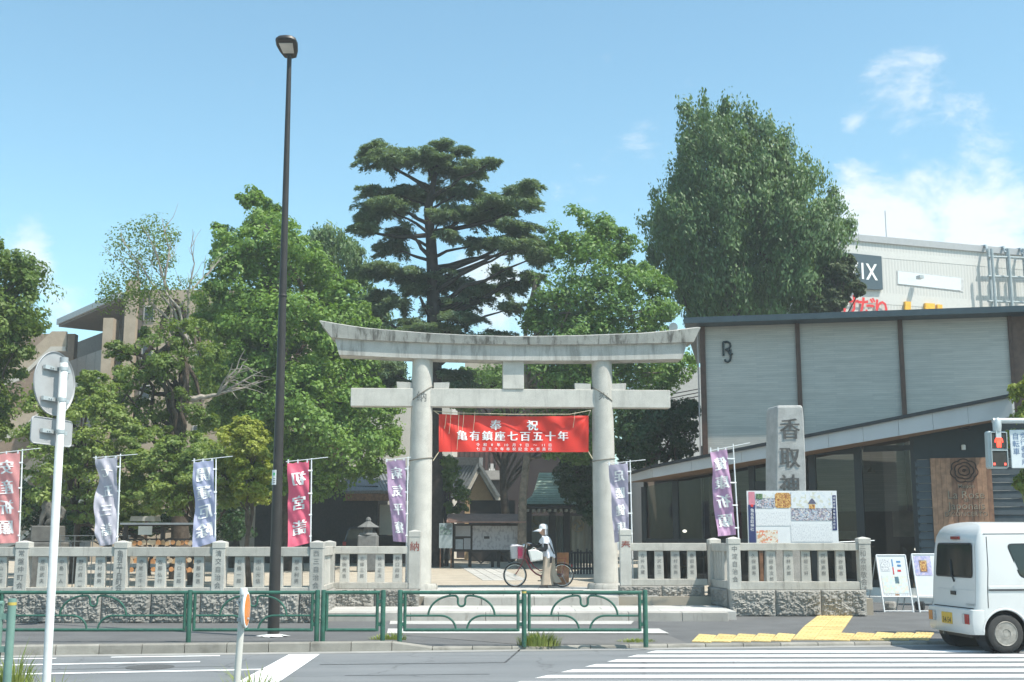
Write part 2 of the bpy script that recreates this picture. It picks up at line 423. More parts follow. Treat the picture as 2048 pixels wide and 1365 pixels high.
def drop(x):                       # 0 = full kerb, 1 = lowered kerb at the crossing
    t = (x - (-2.0)) / 0.75
    t = max(0.0, min(1.0, t)); return t * t * (3 - 2 * t)
def walk_z(x, y):                  # height of the far pavement
    d = y - (kerb_y(x) + 0.18)
    lo = 0.12 - 0.075 * drop(x)
    t = max(0.0, min(1.0, d / 2.0))
    return lo + (0.10 - lo) * t
sw = MB()
xs = [-70, -40, -20, -12] + [-10 + 0.5 * i for i in range(0, 49)] + [18, 25, 40, 70]
ds = [0, 0.4, 0.8, 1.2, 1.6, 2.0, 4.0, 7.0, 20.0]
def swp(i, j):
    x = xs[i]; y = kerb_y(x) + 0.18 + ds[j]; return (x, y, walk_z(x, y))
b0 = len(sw.v)
for j in range(len(ds)):
    for i in range(len(xs)): sw.v.append(swp(i, j))
for j in range(len(ds) - 1):
    for i in range(len(xs) - 1):
        a = j * len(xs) + i; sw.f.append((a, a + 1, a + 1 + len(xs), a + len(xs))); sw.m.append(0)
tag(sw.build('pavement', asphalt_walk), kind='structure')

kerb = setting('kerb', (0, 19.0, 0))
gap = 0.006
def kerb_piece(x0, x1, name='kerb_stone'):
    mb = MB(); rings = []
    for x in (x0 + gap, x1 - gap):
        y = kerb_y(x); h = 0.15 - 0.095 * drop(x)
        rings.append([(x, y, -0.02), (x, y + 0.012, h - 0.02), (x, y + 0.03, h), (x, y + 0.175, h), (x, y + 0.175, -0.02)])
    mb.loft(rings); mb.build(name, kerbstone, kerb)
x = -9.6
while x < 13:
    kerb_piece(x, x + 0.64); x += 0.64
mb = MB(); mb.box(-70, -9.6, kerb_y(-9.6) - 0.02, kerb_y(-9.6) + 0.16, -0.02, 0.14)
mb.build('kerb_run', kerbstone, kerb)
gut = MB(); gut.add([(x_, kerb_y(x_) + dy, 0.004) for x_ in (-60, 60) for dy in (-0.32, 0.0)], [(0, 2, 3, 1)])
tag(gut.build('gutter_pavement', M('gutter_concrete', (0.30, 0.295, 0.28), 0.9, 0.12, 2, grime=0.4, gcol=(0.17, 0.17, 0.16))), kind='structure')

# painted markings
marks = setting('road_markings', (0, 16, 0.006))
def strip(name, a, b, w, mat=road_white, z=0.006):
    a = Vector((a[0], a[1], z)); b = Vector((b[0], b[1], z)); d = (b - a).normalized(); s_ = Vector((-d.y, d.x, 0)) * w / 2
    mb = MB(); mb.quad(a - s_, b - s_, b + s_, a + s_); return mb.build(name, mat, marks)
def gl(px, py): p = gnd(px, py); return (p.x, p.y)
strip('lane_line', gl(-300, 1322), gl(112, 1318), 0.13)
strip('lane_line', gl(222, 1315.5), gl(440, 1312.5), 0.13)
strip('lane_line', gl(-300, 1337), gl(400, 1324.5), 0.15)
strip('lane_line', gl(-300, 1356), gl(527, 1340), 0.15)
mb = MB(); mb.add([gnd(578, 1309, 0.006), gnd(640, 1308.5, 0.006), gnd(505, 1400, 0.006), gnd(410, 1400, 0.006)], [(3, 2, 1, 0)])
mb.build('stop_line', road_white, marks)
def edge_x(y):                                  # slanting end of the zebra stripes
    t = (y - 15.3) / (19.8 - 15.3); return 0.0 + t * 2.33
yy = 19.72
for k in range(12):
    w = 0.36
    mb = MB(); y0, y1 = yy - w, yy
    s_ = 0.012
    mb.add([(edge_x(y0), y0, 0.006), (11.5, y0 + 11 * s_, 0.006), (11.5, y1 + 11 * s_, 0.006), (edge_x(y1), y1, 0.006)], [(0, 1, 2, 3)])
    mb.build('zebra_stripe', road_white, marks)
    yy -= 0.70
mb = MB(); mc = gnd(300, 1335); mb.lathe([(0.33, 0.0), (0.33, 0.007), (0.30, 0.008), (0.29, 0.006), (0.001, 0.006)], (mc.x, mc.y, 0), seg=28); mb.build('manhole_cover', M('cast_iron', (0.10, 0.10, 0.098), 0.6, 0.2, 30, 0.8, 60), marks)
for pa, pb, w in (((640, 1330), (1010, 1326), 0.04), ((1010, 1326), (1040, 1300), 0.03), ((690, 1352), (980, 1349), 0.03), ((0, 1342), (470, 1333), 0.025)):
    strip('tar_joint', gl(*pa), gl(*pb), w, M('tar', (0.07, 0.072, 0.075), 0.6, 0.2, 5), 0.004)
# pale slabs let into the pavement before the steps
slabs = setting('pavement_slab_bands', (0, 23, 0.1))
for (pa, pb, pc, pd) in (((781, 1240), (1270, 1240), (1262, 1249), (779, 1249)), ((776, 1257.5), (1318, 1257.5), (1338, 1267), (774, 1267))):
    mb = MB(); pts = [gnd(q[0], q[1], 0.108) for q in (pa, pb, pc, pd)]
    mb.add(pts, [(0, 1, 2, 3)]); mb.build('slab_band', slabstone, slabs)
mb = MB()
def walk_pt(px, py, dz):
    p = gnd(px, py, 0.09)
    for _ in range(4): p = gnd(px, py, walk_z(p.x, p.y) + dz)
    return p
def pgrid(corners, dz, nu=10, nv=4):
    bl, br, tr, tl2 = corners
    return lambda u, v: walk_pt((bl[0] * (1 - u) + br[0] * u) * (1 - v) + (tl2[0] * (1 - u) + tr[0] * u) * v, (bl[1] * (1 - u) + br[1] * u) * (1 - v) + (tl2[1] * (1 - u) + tr[1] * u) * v, dz)
mb.grid(pgrid(((1040, 1289), (1378, 1288), (1330, 1268), (774, 1268)), 0.005), 24, 6)
mb.build('asphalt_patch', M('asphalt_patch', (0.155, 0.152, 0.148), 0.9, 0.1, 1.2, 0.5, 150, speck=0.35), slabs, fix=False)

# tactile paving: raised yellow tiles laid askew
tact = setting('tactile_paving', (4, 21.5, 0.08))
def tile_quad(c):
    """one raised tile with its ribs between four ground points (near-left, near-right, far-right, far-left)"""
    up = Vector((0, 0, 1)); ctr = sum(c, Vector()) / 4
    q = [ctr + (p - ctr) * 0.975 for p in c]
    mb = MB(); mb.hexa([p - up * 0.01 for p in q], [p + up * 0.012 for p in q])
    for k in range(4):
        u0, u1 = 0.12 + k * 0.22, 0.20 + k * 0.22
        r4 = [(q[0] * (1 - u) + q[1] * u) * (1 - v) + (q[3] * (1 - u) + q[2] * u) * v for u, v in ((u0, 0.08), (u1, 0.08), (u1, 0.92), (u0, 0.92))]
        mb.hexa([p + up * 0.0122 for p in r4], [p + up * 0.018 for p in r4])
    mb.build('tile', tactile, tact)
def tile_block(corners, nu, nv):
    f = pgrid(corners, 0.004)
    for i in range(nu):
        for j in range(nv): tile_quad([f(i / nu, j / nv), f((i + 1) / nu, j / nv), f((i + 1) / nu, (j + 1) / nv), f(i / nu, (j + 1) / nv)])
for k in range(12):
    x = 1383 + 39.6 * k
    if 1590 < x + 20 < 1668: continue
    yo = -0.45 * k
    tile_block(((x, 1284.5 + yo), (x + 39, 1286 + yo), (x + 50, 1272 + yo), (x + 15, 1269.5 + yo)), 1, 3)
tile_block(((1584, 1280.5), (1672, 1281), (1690, 1256), (1607, 1255)), 2, 4)
tile_block(((1607.5, 1254.4), (1690.5, 1255.4), (1706, 1232.5), (1636, 1232)), 2, 5)

# steps up to the gate
ZC = 0.47
steps = setting('stone_steps', (0, 25.3, 0.1))
def sblock(x0, x1, y0, y1, z0, z1, name, m=stepstone, bv=0.012):
    mb = MB(); mb.box(x0, x1, y0, y1, z0, z1); return mb.build(name, m, steps, bevel=bv)
xs_ = [-4.06, -2.1, -0.55, 0.95, 2.4, 3.5, 4.46]
for a, b in zip(xs_[:-1], xs_[1:]): sblock(a + 0.004, b - 0.004, 25.3, 25.72, 0.05, 0.28, 'step_block')
for j, (a, b) in enumerate(((25.728, 26.5), (26.508, 27.25), (27.258, 27.96))):
    x = -4.06 - 0.3 * (j % 2)
    while x < 4.7:
        sblock(max(x, -4.06) + 0.004, min(x + 0.9, 4.7) - 0.004, a, b, 0.06, 0.277, 'step_slab', slabstone, 0.006); x += 0.9
xs_ = [-2.02, -0.7, 0.5, 1.7, 2.44]
for a, b in zip(xs_[:-1], xs_[1:]): sblock(a + 0.004, b - 0.004, 27.96, 28.4, 0.05, ZC, 'step_block')

# the shrine court and its stone path
court = MB()
def cz(y): return 0.46 + 0.30 * max(0.0, min(1.0, (y - 34) / 18.0))
for x0, x1, y0 in ((-60, -4.0, 25.05), (-4.0, 4.9, 28.4), (4.9, 8.05, 27.35), (8.05, 60, 40.0)):
    ys = [y0, 34.0 if y0 < 34 else 41.0, 43, 52, 120]
    for a, b in zip(ys[:-1], ys[1:]):
        court.quad((x0, a, cz(a)), (x1, a, cz(a)), (x1, b, cz(b)), (x0, b, cz(b)))
    court.quad((x0, y0, 0.0), (x1, y0, 0.0), (x1, y0, cz(y0)), (x0, y0, cz(y0)))
court.quad((8.05, 27.35, 0.0), (8.05, 60, 0.0), (8.05, 60, cz(60)), (8.05, 27.35, cz(30)))
tag(court.build('shrine_court_ground', sand, fix=False), kind='structure')
path = setting('stone_path', (0, 30, ZC))
pr = random.Random(3)
y = 28.408
row = 0
while y < 33.3:                                      # paved apron before and under the gate
    x = -2.9 - (row % 2) * 0.45
    while x < 3.4:
        mb = MB(); mb.box(max(x, -2.9) + 0.004, min(x + 0.9, 3.4) - 0.004, y + 0.004, y + 0.896, ZC - 0.06, ZC + 0.006 + pr.uniform(-0.002, 0.002))
        mb.build('paving_slab', slabstone, path, bevel=0.005); x += 0.9
    y += 0.9; row += 1
A0, A1 = gnd(965, 1165, ZC), gnd(1057, 1165, ZC)
B0, B1 = gnd(917, 1133, 0.70), gnd(990, 1133, 0.70)
NR, NCc = 14, 4
for j in range(NR):
    for i in range(NCc):
        def pp(u, v):
            p = (A0 * (1 - u) + A1 * u) * (1 - v) + (B0 * (1 - u) + B1 * u) * v
            p.z = cz(p.y) + 0.012; return p
        t0, t1 = 0.005 + j / NR, (j + 1) / NR - 0.003
        t0, t1 = t0 ** 1.0, t1
        q = [pp(i / NCc + 0.008, t0), pp((i + 1) / NCc - 0.008, t0), pp((i + 1) / NCc - 0.008, t1), pp(i / NCc + 0.008, t1)]
        if q[0].y < 33.35: continue
        mb = MB(); mb.hexa([p - Vector((0, 0, 0.05)) for p in q], q); mb.build('paving_slab', slabstone, path)
# ------------------------------------------------------------------ torii gate and its banner
TY = 32.25
trot_ = rad(3.2)
tl = pix(838, 1168, TY); tr_ = pix(1213, 1168, TY)
tc = Vector(((tl.x + tr_.x) / 2, TY, ZC))
torii = thing('torii_gate', 'tall grey stone shrine gate with upward curving top beam spanning the steps', 'gate', tc, rotz=trot_, local=True)
def tp(px, py, dy=0.0):
    """photograph pixel on the gate's front plane, in the gate's own coordinates"""
    d = pix(px, py, TY) - tc
    return Vector((d.x / math.cos(trot_), dy, d.z))
PR0, PR1 = 0.33, 0.275
zt = tp(848, 726).z
for sx, xb, xt in ((-1, tp(838, 1168).x, tp(846, 726).x), (1, tp(1213, 1168).x, tp(1204, 726).x)):
    p = MB(); prof = []
    N = 10
    path_ = [(xb + (xt - xb) * i / N, 0, 0.14 + (zt + 0.06 - 0.14) * i / N) for i in range(N + 1)]
    p.tube(path_, [PR0 + (PR1 - PR0) * i / N for i in range(N + 1)], 28)
    po = p.build('pillar', granite, torii, smooth=True)
    b = MB(); b.lathe([(0.50, -0.02), (0.50, 0.10), (0.47, 0.15), (0.34, 0.155)], (xb, 0, 0.0), seg=24)
    b.build('base_stone', granite_dirty, torii, smooth=True)
    # twisted cord round the pillar
    for zz, tilt in ((tp(0, 790).z, 0.55 * sx * -1), (tp(0, 920).z, 0.10)):
        t_ = zz / zt; cx_ = xb + (xt - xb) * t_; rr = PR0 + (PR1 - PR0) * t_ + 0.012
        c = MB(); c.tube([(cx_ + rr * math.cos(a), rr * math.sin(a), zz + tilt * rr * math.cos(a) * 1.3) for a in [2 * math.pi * k / 24 for k in range(24)]], 0.014, 6, closed=True)
        c.build('cord', M('cord', (0.20, 0.18, 0.15), 0.9), torii)
    tm_ = MB(); ch = '納' if sx < 0 else '奉'
    zc_ = tp(0, 797).z; t_ = zc_ / zt; cx_ = xb + (xt - xb) * t_; rr = PR0 + (PR1 - PR0) * t_ + 0.004
    cjk(tm_, ch, lambda u, v: Vector((cx_ + rr * math.sin(u / rr), -rr * math.cos(u / rr), zc_ + v)), 0, 0, 0.30)
    tm_.build('engraved_letter', ink, po)
# curved top beam (two courses)
top = [(645, 652.5), (690, 660), (737, 666.5), (854, 675), (940, 678.5), (1020, 680), (1100, 678.5), (1167, 676.5), (1284, 671), (1345, 665), (1397, 658)]
def curve_z(x, pts):
    for a, b in zip(pts[:-1], pts[1:]):
        if x <= b[0]:
            t = (x - a[0]) / (b[0] - a[0]); return a[1] + (b[1] - a[1]) * t
    return pts[-1][1]
bot1 = [(657, 681), (720, 687), (815, 691), (940, 694), (1020, 694.5), (1100, 694), (1206, 692.5), (1330, 687.5), (1386, 689)]
def beam(name, tpts, bpts, xs_top, xs_bot, d0, d1, mat, rise):
    rings = []
    for xt, xb in zip(xs_top, xs_bot):
        a = tp(xt, curve_z(xt, tpts)); b = tp(xb, curve_z(xb, bpts))
        rings.append([(b.x, -d1, b.z), (b.x, d1, b.z), (a.x, d0, a.z), (a.x, 0, a.z + rise), (a.x, -d0, a.z)])
    m = MB(); m.loft(rings); return m.build(name, mat, torii)
N = 26
def lerp(a, b, t): return a + (b - a) * t
xt_ = [lerp(645, 1397, i / N) for i in range(N + 1)]; xb_ = [lerp(669, 1384, i / N) for i in range(N + 1)]
bot1 = [(669, 683.5), (720, 687.5), (815, 691), (940, 694), (1020, 694.5), (1100, 694), (1206, 692.5), (1330, 688.5), (1384, 686)]
kas = beam('top_beam', top, bot1, xt_, xb_, 0.50, 0.44, granite_dirty, 0.10)
top2 = [(q[0], q[1] - 0.0) for q in bot1]
bot2 = [(683, 716.5), (830, 722), (1010, 725), (1190, 723.5), (1358, 719)]
xt2 = [lerp(674, 1372, i / N) for i in range(N + 1)]; xb2 = [lerp(683, 1363, i / N) for i in range(N + 1)]
shi = beam('under_beam', top2, bot2, xt2, xb2, 0.345, 0.33, M('granite_streaked', (0.49, 0.48, 0.45), 0.8, 0.08, 3, 0.3, 90, speck=0.35, grime=0.7, gcol=(0.22, 0.21, 0.19), gscale=1.0, streak=True, glo=0.47), 0.0)
# tie beam in three lengths, wedges, centre strut
def tbox(name, px0, px1, py0, py1, d, mat=granite, py0b=None, py1b=None):
    a = tp(px0, py0); b = tp(px1, py1)
    m = MB(); m.box(a.x, b.x, -d, d, b.z, a.z); return m.build(name, mat, torii, bevel=0.012)
tbox('tie_beam', 705, 1341, 780.0, 815.8, 0.17)
for x0, x1, out in ((796, 826, -1), (868, 898, 1), (1150, 1181, -1), (1221, 1251, 1)):
    a = tp(x0, 768); b = tp(x1, 780)
    m = MB(); hi0, hi1 = (a.z, a.z - 0.03)
    lo_ = b.z + 0.002
    xa, xb = a.x, b.x
    k0 = 0.02 if out < 0 else 0.0; k1 = 0.02 if out > 0 else 0.0
    m.hexa([(xa, -0.12, lo_), (xb, -0.12, lo_), (xb, 0.12, lo_), (xa, 0.12, lo_)], [(xa - k0, -0.12, a.z + k0), (xb + k1, -0.12, a.z + k1), (xb + k1, 0.12, a.z + k1), (xa - k0, 0.12, a.z + k0)])
    m.build('wedge', granite, torii, bevel=0.006)
a = tp(1005, 722); b = tp(1047, 780)
m = MB(); m.box(a.x, b.x, -0.20, 0.20, b.z, a.z); m.build('centre_strut', granite, torii, bevel=0.01)
# loudspeaker on the beam's right arm
sp = pix(1351, 655, TY + 0.25)
spk = thing('loudspeaker', 'small grey horn loudspeaker above the right arm of the stone gate', 'loudspeaker', sp)
m = MB(); m.lathe([(0.03, 0.0), (0.04, 0.08), (0.07, 0.15), (0.12, 0.19), (0.125, 0.20)], sp - Vector((0, -0.1, -0.02)), (-0.35, -0.9, -0.15), 16); m.build('horn', grey_metal, spk, smooth=True)
m = MB(); m.tube([sp + Vector((0, 0.1, 0)), sp + Vector((0, 0.12, -0.26))], 0.015, 6); m.build('bracket', grey_metal, spk)

# red banner between the pillars
BY = TY - 0.05
def cl(c, x0, x1): return c
b00, b10, b01, b11 = pix(878, 904.5, BY), pix(1177, 904.5, BY), pix(878, 829, BY), pix(1177, 832, BY)
BW = (b10 - b00).length
def banner_pt(u, v, out=0.0):
    p = (b00 * (1 - u) + b10 * u) * (1 - v) + (b01 * (1 - u) + b11 * u) * v
    e = min(u, 1 - u)
    w = 0.020 * math.sin(u * 37 + v * 6) * (0.4 + v) + 0.05 * math.sin(u * 5.2 + 0.7 + v * 1.5)
    for (cu, s_) in ((0.0, 1), (1.0, -1)):           # pull folds from the upper corners
        du = abs(u - cu); dv = 1 - v; rr = math.hypot(du * 4, dv)
        if rr > 0.02: w += 0.035 * math.sin(9 * math.atan2(dv, du * 4)) * math.exp(-rr * 1.2) * min(1, rr * 4)
    p.z += 0.03 * math.sin(u * math.pi) * -1 * v
    return p + Vector((0, -w - out, 0))
ban = thing('banner', 'red cloth banner with white festival lettering strung between the gate pillars', 'banner', (b00 + b10) / 2)
m = MB(); m.grid(lambda u, v: banner_pt(u, v), 90, 26)
red_cloth = M('red_cloth', (0.66, 0.035, 0.022), 0.55, 0.06, 2)
cloth = m.build('cloth', red_cloth, ban, smooth=2)
BH = 75.5
def bfn(x, y): return banner_pt((x - 878) / 299.0, (904.5 - y) / BH if False else y, 0.006)
def bsheet(dx, dy): pass
def banner_line(text, xs_, yc, size, bold):
    mb = MB()
    for ch, xc in zip(text, xs_):
        if size > 12: mb = MB()
        v, fs = glyphs(ch, bold)
        if len(v) == 0: continue
        mid = 0.5 if ord(ch) > 0x2fff else (v[:, 0].max() + v[:, 0].min()) / 2
        bmx = bmesh.new()
        vv = [bmx.verts.new((xc + (p[0] - mid) * size, yc - (p[1] - 0.38) * size, 0)) for p in v]
        for f in fs:
            try: bmx.faces.new([vv[i] for i in f])
            except ValueError: pass
        for k in range(1, 6):
            xx = xc - size / 2 + size * k / 6
            bmesh.ops.bisect_plane(bmx, geom=list(bmx.verts) + list(bmx.edges) + list(bmx.faces), plane_co=(xx, 0, 0), plane_no=(1, 0, 0))
        bmx.verts.index_update()
        for kk in range(3 if size > 12 else 2):
            dx_ = (0, 0.035, -0.035)[kk] * size
            mb.add([banner_pt((q.co.x + dx_ - 878) / 299.0, (904.5 - q.co.y) / BH, 0.010 + 0.002 * kk) for q in bmx.verts], [[w.index for w in f.verts] for f in bmx.faces])
        bmx.free()
        if size > 12: mb.build('letter', white_print, cloth, fix=False)
    if size <= 12: mb.build('small_lettering', white_print, cloth, fix=False)
banner_line('奉祝', (991.5, 1065), 848, 23, 0.0)
banner_line('亀有鎮座七百五十年', [924.5 + 25.2 * i for i in range(9)], 871, 21.5, 0.0)
banner_line('令和8年', (956, 970, 984, 997), 889.5, 7.4, 0.0)
banner_line('10月9日〜11日', (1009.5, 1014.5, 1028, 1041, 1054, 1070, 1084.5, 1089, 1100), 889.5, 7.4, 0.0)
banner_line('七百五十年奉祝記念大祭斎行', [956 + 12.0 * i for i in range(13)], 898.3, 7.4, 0.0)
rope = M('pale_cord', (0.52, 0.46, 0.33), 0.9)
for (pa, pb, nm) in (((878, 829), (868, 822), 'rope'), ((1177, 832), (1181, 822), 'rope'), ((878, 904), (866, 922), 'rope'), ((1177, 904), (1185, 918), 'rope')):
    m = MB(); m.tube([pix(pa[0], pa[1], BY - 0.02), pix(pb[0], pb[1], BY - 0.1)], 0.012, 6); m.build(nm, rope, ban)
m = MB(); m.tube([pix(866, 822, BY - 0.02), pix(900, 826, BY - 0.1), pix(1020, 829, BY - 0.08), pix(1140, 829, BY - 0.1), pix(1182, 821, BY - 0.02)], 0.010, 6)
m.build('top_rope', rope, ban)
for px, y1 in ((893, 858), (902, 868), (918, 900), (928, 866), (950, 862), (1150, 856)):
    m = MB(); m.tube([pix(px, 824, BY - 0.14), pix(px - 1.5, (824 + y1) / 2, BY - 0.15), pix(px - 4, y1, BY - 0.14)], 0.006, 5); m.build('loose_cord', rope, ban)

# ------------------------------------------------------------------ stone fences
def rough_block(name, L, D, H, seed):
    """split-faced block: front face grid knocked about"""
    m = MB(); nu, nv = int(L * 44), int(H * 44)
    so = Vector((seed * 7.3, seed * 3.1, 0))
    def fr(u, v):
        e = min(u, 1 - u, v, 1 - v)
        k = min(1.0, e / 0.06)
        q = Vector((u * L, 0, v * H))
        w = 0.03 * mnoise.noise((q + so) * 4.0) + 0.03 * mnoise.noise((q + so) * 11.0) + 0.045 * abs(mnoise.noise((q + so) * 15.0)) + 0.028 * mnoise.noise((q + so) * 34.0)
        return Vector((u * L, -(0.012 + (0.035 + w) * k), v * H))
    m.grid(fr, nu, nv)
    m.add([(0, -0.012, 0), (L, -0.012, 0), (L, -0.012, H), (0, -0.012, H), (0, D, 0), (L, D, 0), (L, D, H), (0, D, H)],
          [(1, 5, 6, 2), (5, 4, 7, 6), (4, 0, 3, 7), (3, 2, 6, 7), (0, 4, 5, 1)])
    return m.mesh(name, mats=[rock])
BLK = [rough_block('rough_block', 0.988, 0.30, 0.58, i) for i in range(4)]
def post_mesh(h, w=0.26):
    m = MB(); q = w / 2
    m.loft([[(-q, -q, 0), (q, -q, 0), (q, q, 0), (-q, q, 0)], [(-q, -q, h - 0.16), (q, -q, h - 0.16), (q, q, h - 0.16), (-q, q, h - 0.16)]])
    c = q + 0.008
    m.loft([[(-c, -c, h - 0.158), (c, -c, h - 0.158), (c, c, h - 0.158), (-c, c, h - 0.158)], [(-c, -c, h - 0.035), (c, -c, h - 0.035), (c, c, h - 0.035), (-c, c, h - 0.035)],
            [(-0.02, -0.02, h), (0.02, -0.02, h), (0.02, 0.02, h), (-0.02, 0.02, h)]])
    return m.mesh('post', mats=[granite], bevel=0.006)
def slat_mesh(h):
    m = MB()
    m.hexa([(-0.11, -0.06, 0), (0.11, -0.06, 0), (0.11, 0.06, 0), (-0.11, 0.06, 0)], [(-0.098, -0.055, h), (0.098, -0.055, h), (0.098, 0.055, h), (-0.098, 0.055, h)])
    return m.mesh('slat', mats=[granite], bevel=0.006)
def fence(label, p, L, posts, slats, zb, zw, zr0, zr1, zt, zcap, rotz=0.0, texts=(), stexts=(), wall0=0.0, wall1=None, small=False, wallD=0.3):
    """stone fence on a split-rock base; own x runs along it, own -y is its front.
    zb base of wall, zw top of wall, zr0..zr1 top rail, slats between zt (top of bottom rail) and zr0"""
    f = thing('stone_fence', label, 'fence', (p[0], p[1], zb), 'stone fences round the shrine', rotz, True)
    wall1 = L if wall1 is None else wall1
    H = zw - zb; x = wall0; k = int(p[0] * 3) % 4
    while x < wall1 - 0.15:
        l = min(1.0, wall1 - x)
        link('rough_block', BLK[k % 4], f, (x + 0.006, -0.13, 0), (0, 0, 0), (l, 1, (H - 0.004) / 0.58)); x += 1.0; k += 1
    def seg(name, x0, x1, d0, d1, z0, z1, m=granite_rail):
        m_ = MB(); m_.box(x0, x1, d0, d1, z0 - zb, z1 - zb); return m_.build(name, m, f, bevel=0.008)
    edges = sorted([q for q in posts])
    runs = []; x0 = 0.0
    for q in edges:
        if q - 0.13 - x0 > 0.1: runs.append((x0, q - 0.13))
        x0 = q + 0.13
    if L - x0 > 0.1: runs.append((x0, L))
    for a, b in runs:
        seg('top_rail', a, b, -0.10, 0.10, zr0, zr1)
        seg('bottom_rail', a, b, -0.115, 0.115, zw, zt)
    pm = post_mesh(zcap - zw); sm = slat_mesh(zr0 - zt)
    for i, q in enumerate(posts):
        o = link('post', pm, f, (q, 0, zw - zb))
        if i < len(texts) and texts[i]:
            t = texts[i]; top_ = zr1 - zw - 0.06; pit = min(0.165, (zr1 - zw - 0.12) / len(t)); WO[o] = ZERO
            for j, ch in enumerate(t):
                m_ = MB(); cjk(m_, ch, sheet((0, -0.13, 0), (1, 0, 0), (0, 0, 1)), 0, top_ - 0.0675 - j * pit, 0.135); m_.build('engraved_letter', ink, o, fix=False)
    for i, q in enumerate(slats):
        o = link('slat', sm, f, (q, 0.0, zt - zb))
        if i < len(stexts) and stexts[i]:
            t = stexts[i]; WO[o] = ZERO
            for j, ch in enumerate(t):
                m_ = MB(); cjk(m_, ch, sheet((0, -0.06, 0), (1, 0, 0), (0, 0, 1)), 0, zr0 - zt - 0.109 - j * 0.128, 0.098); m_.build('engraved_letter', ink, o, fix=False)
    return f
LY = 24.93
X0 = -11.3
ps = [-9.98, -7.97, -5.97, -3.98]
sl = []
for a in (-11.99, -9.98, -7.97, -5.97):
    for k in range(4): sl.append(a + 0.415 + 0.39 * k)
sl = [q for q in sl if q > X0 + 0.1]
st = ['松井八重', '大山三郎', '荒田武夫', '中島一人', '野口貞一郎', '田村義男', '寺尾三千広', '佐藤弘行', '山口三郎', '伊藤松吉', '石橋一郎', '田山元信', '高木良雄', '根本利男']
st = st[-len(sl):] if len(sl) <= len(st) else [None] * (len(sl) - len(st)) + st
fence('long stone slat fence on a split rock base behind the guardrail and lamp post', (X0, LY), 7.45, [q - X0 for q in ps], [q - X0 for q in sl], 0.09, 0.69, 1.42, 1.61, 0.80, 1.74,
      texts=['常盤仲町会', '亀有五丁目町会', '清交自治会', '西三自治会'], stexts=st)
# left return and recessed length up to the gate post
fence('short stone fence return running back from the leftmost corner post', (-4.03, 25.22), 2.7, [2.55], [0.2 + 0.33 * k for k in range(7)], 0.09, 0.69, 1.42, 1.61, 0.80, 1.74, rotz=rad(93))
LX = pix(664, 1100, 27.75).x
RX = pix(845, 1100, 27.75).x
Ls = RX - LX
fence('recessed stone fence beside the torii ending at the post lettered in red', (LX, 27.75), Ls, [Ls - 0.17], [0.30 + 0.40 * k for k in range(4)], 0.27, 0.66, 1.44, 1.61, 0.80, 1.98,
      texts=[None], stexts=['和田秀吉', '北條三郎', '秋元正次', '野口四郎'])
RYr = 28.7
RX0 = pix(1236, 1100, RYr).x; RX1 = pix(1412, 1100, RYr).x
fence('recessed stone fence right of the torii with a gate post lettered in red', (RX0, RYr), RX1 - RX0, [0.17], [0.17 + 0.40 + 0.385 * k for k in range(4)], 0.27, 0.70, 1.50, 1.68, 0.85, 2.02,
      texts=[None], stexts=['古井九蔵', '小沢悟三', '仲村宏尚', '島田来宮'])
fence('short stone fence return beside the purple flag on the pavement corner', (4.78, 28.9), 1.75, [0.05], [0.32 + 0.27 * k for k in range(4)], 0.27, 0.68, 1.50, 1.68, 0.85, 1.80, rotz=rad(-86))
OY = 27.05
OX0 = pix(1455, 1100, OY).x; OX1 = pix(1738, 1100, OY).x; OL = OX1 - OX0
fence('stone slat fence below the festival notice board at the pavement edge', (OX0, OY), OL, [0.13, OL - 0.13], [0.56 + 0.385 * k for k in range(6)], 0.10, 0.67, 1.52, 1.685, 0.845, 1.82,
      texts=['中淀自治会', None], stexts=['久保福寿', '山田金次郎', '小林志郎', '井垣三好', '内田高樹', '神谷昭志'])
# red letters on the two gate posts, brush writing on the end post
for px, py, ch, YY, sz in ((829.5, 1093, '納', 27.75 - 0.132, 0.23), (1251.5, 1091, '奉', RYr - 0.132, 0.23)):
    m_ = MB(); o_ = pix(px, py, YY); cjk(m_, ch, sheet(o_, (1, 0, 0), (0, 0, 1), 0.004), 0, 0, sz)
    par = [o for o in bpy.data.objects if o.name.startswith('post') and o.parent and abs((o.parent.location.y) - YY) < 0.3 and abs(o.parent.location.x + o.location.x - o_.x) < 0.6][0]
    wl_ = par.parent.location + par.location
    m_.v = [(q[0] - wl_.x, q[1] - wl_.y, q[2] - wl_.z) for q in m_.v]; WO[par] = ZERO; m_.build('engraved_letter', ink_red, par, fix=False)
m_ = MB(); o_ = pix(1726, 1095, OY - 0.133); fn = sheet(o_, (1, 0, 0), (0, 0, 1), 0.004)
column(m_, '三和会崇敬会法', fn, -0.01, 0.10, 0.15, 0.155, bold=0.0)
par = [o for o in bpy.data.objects if o.name.startswith('post') and o.parent and abs(o.parent.location.x + o.location.x - o_.x) < 0.3 and abs(o.parent.location.y - OY) < 0.01][0]
wl_ = par.parent.location + par.location
m_.v = [(q[0] - wl_.x, q[1] - wl_.y, q[2] - wl_.z) for q in m_.v]; WO[par] = ZERO; m_.build('engraved_letters', ink, par, fix=False)
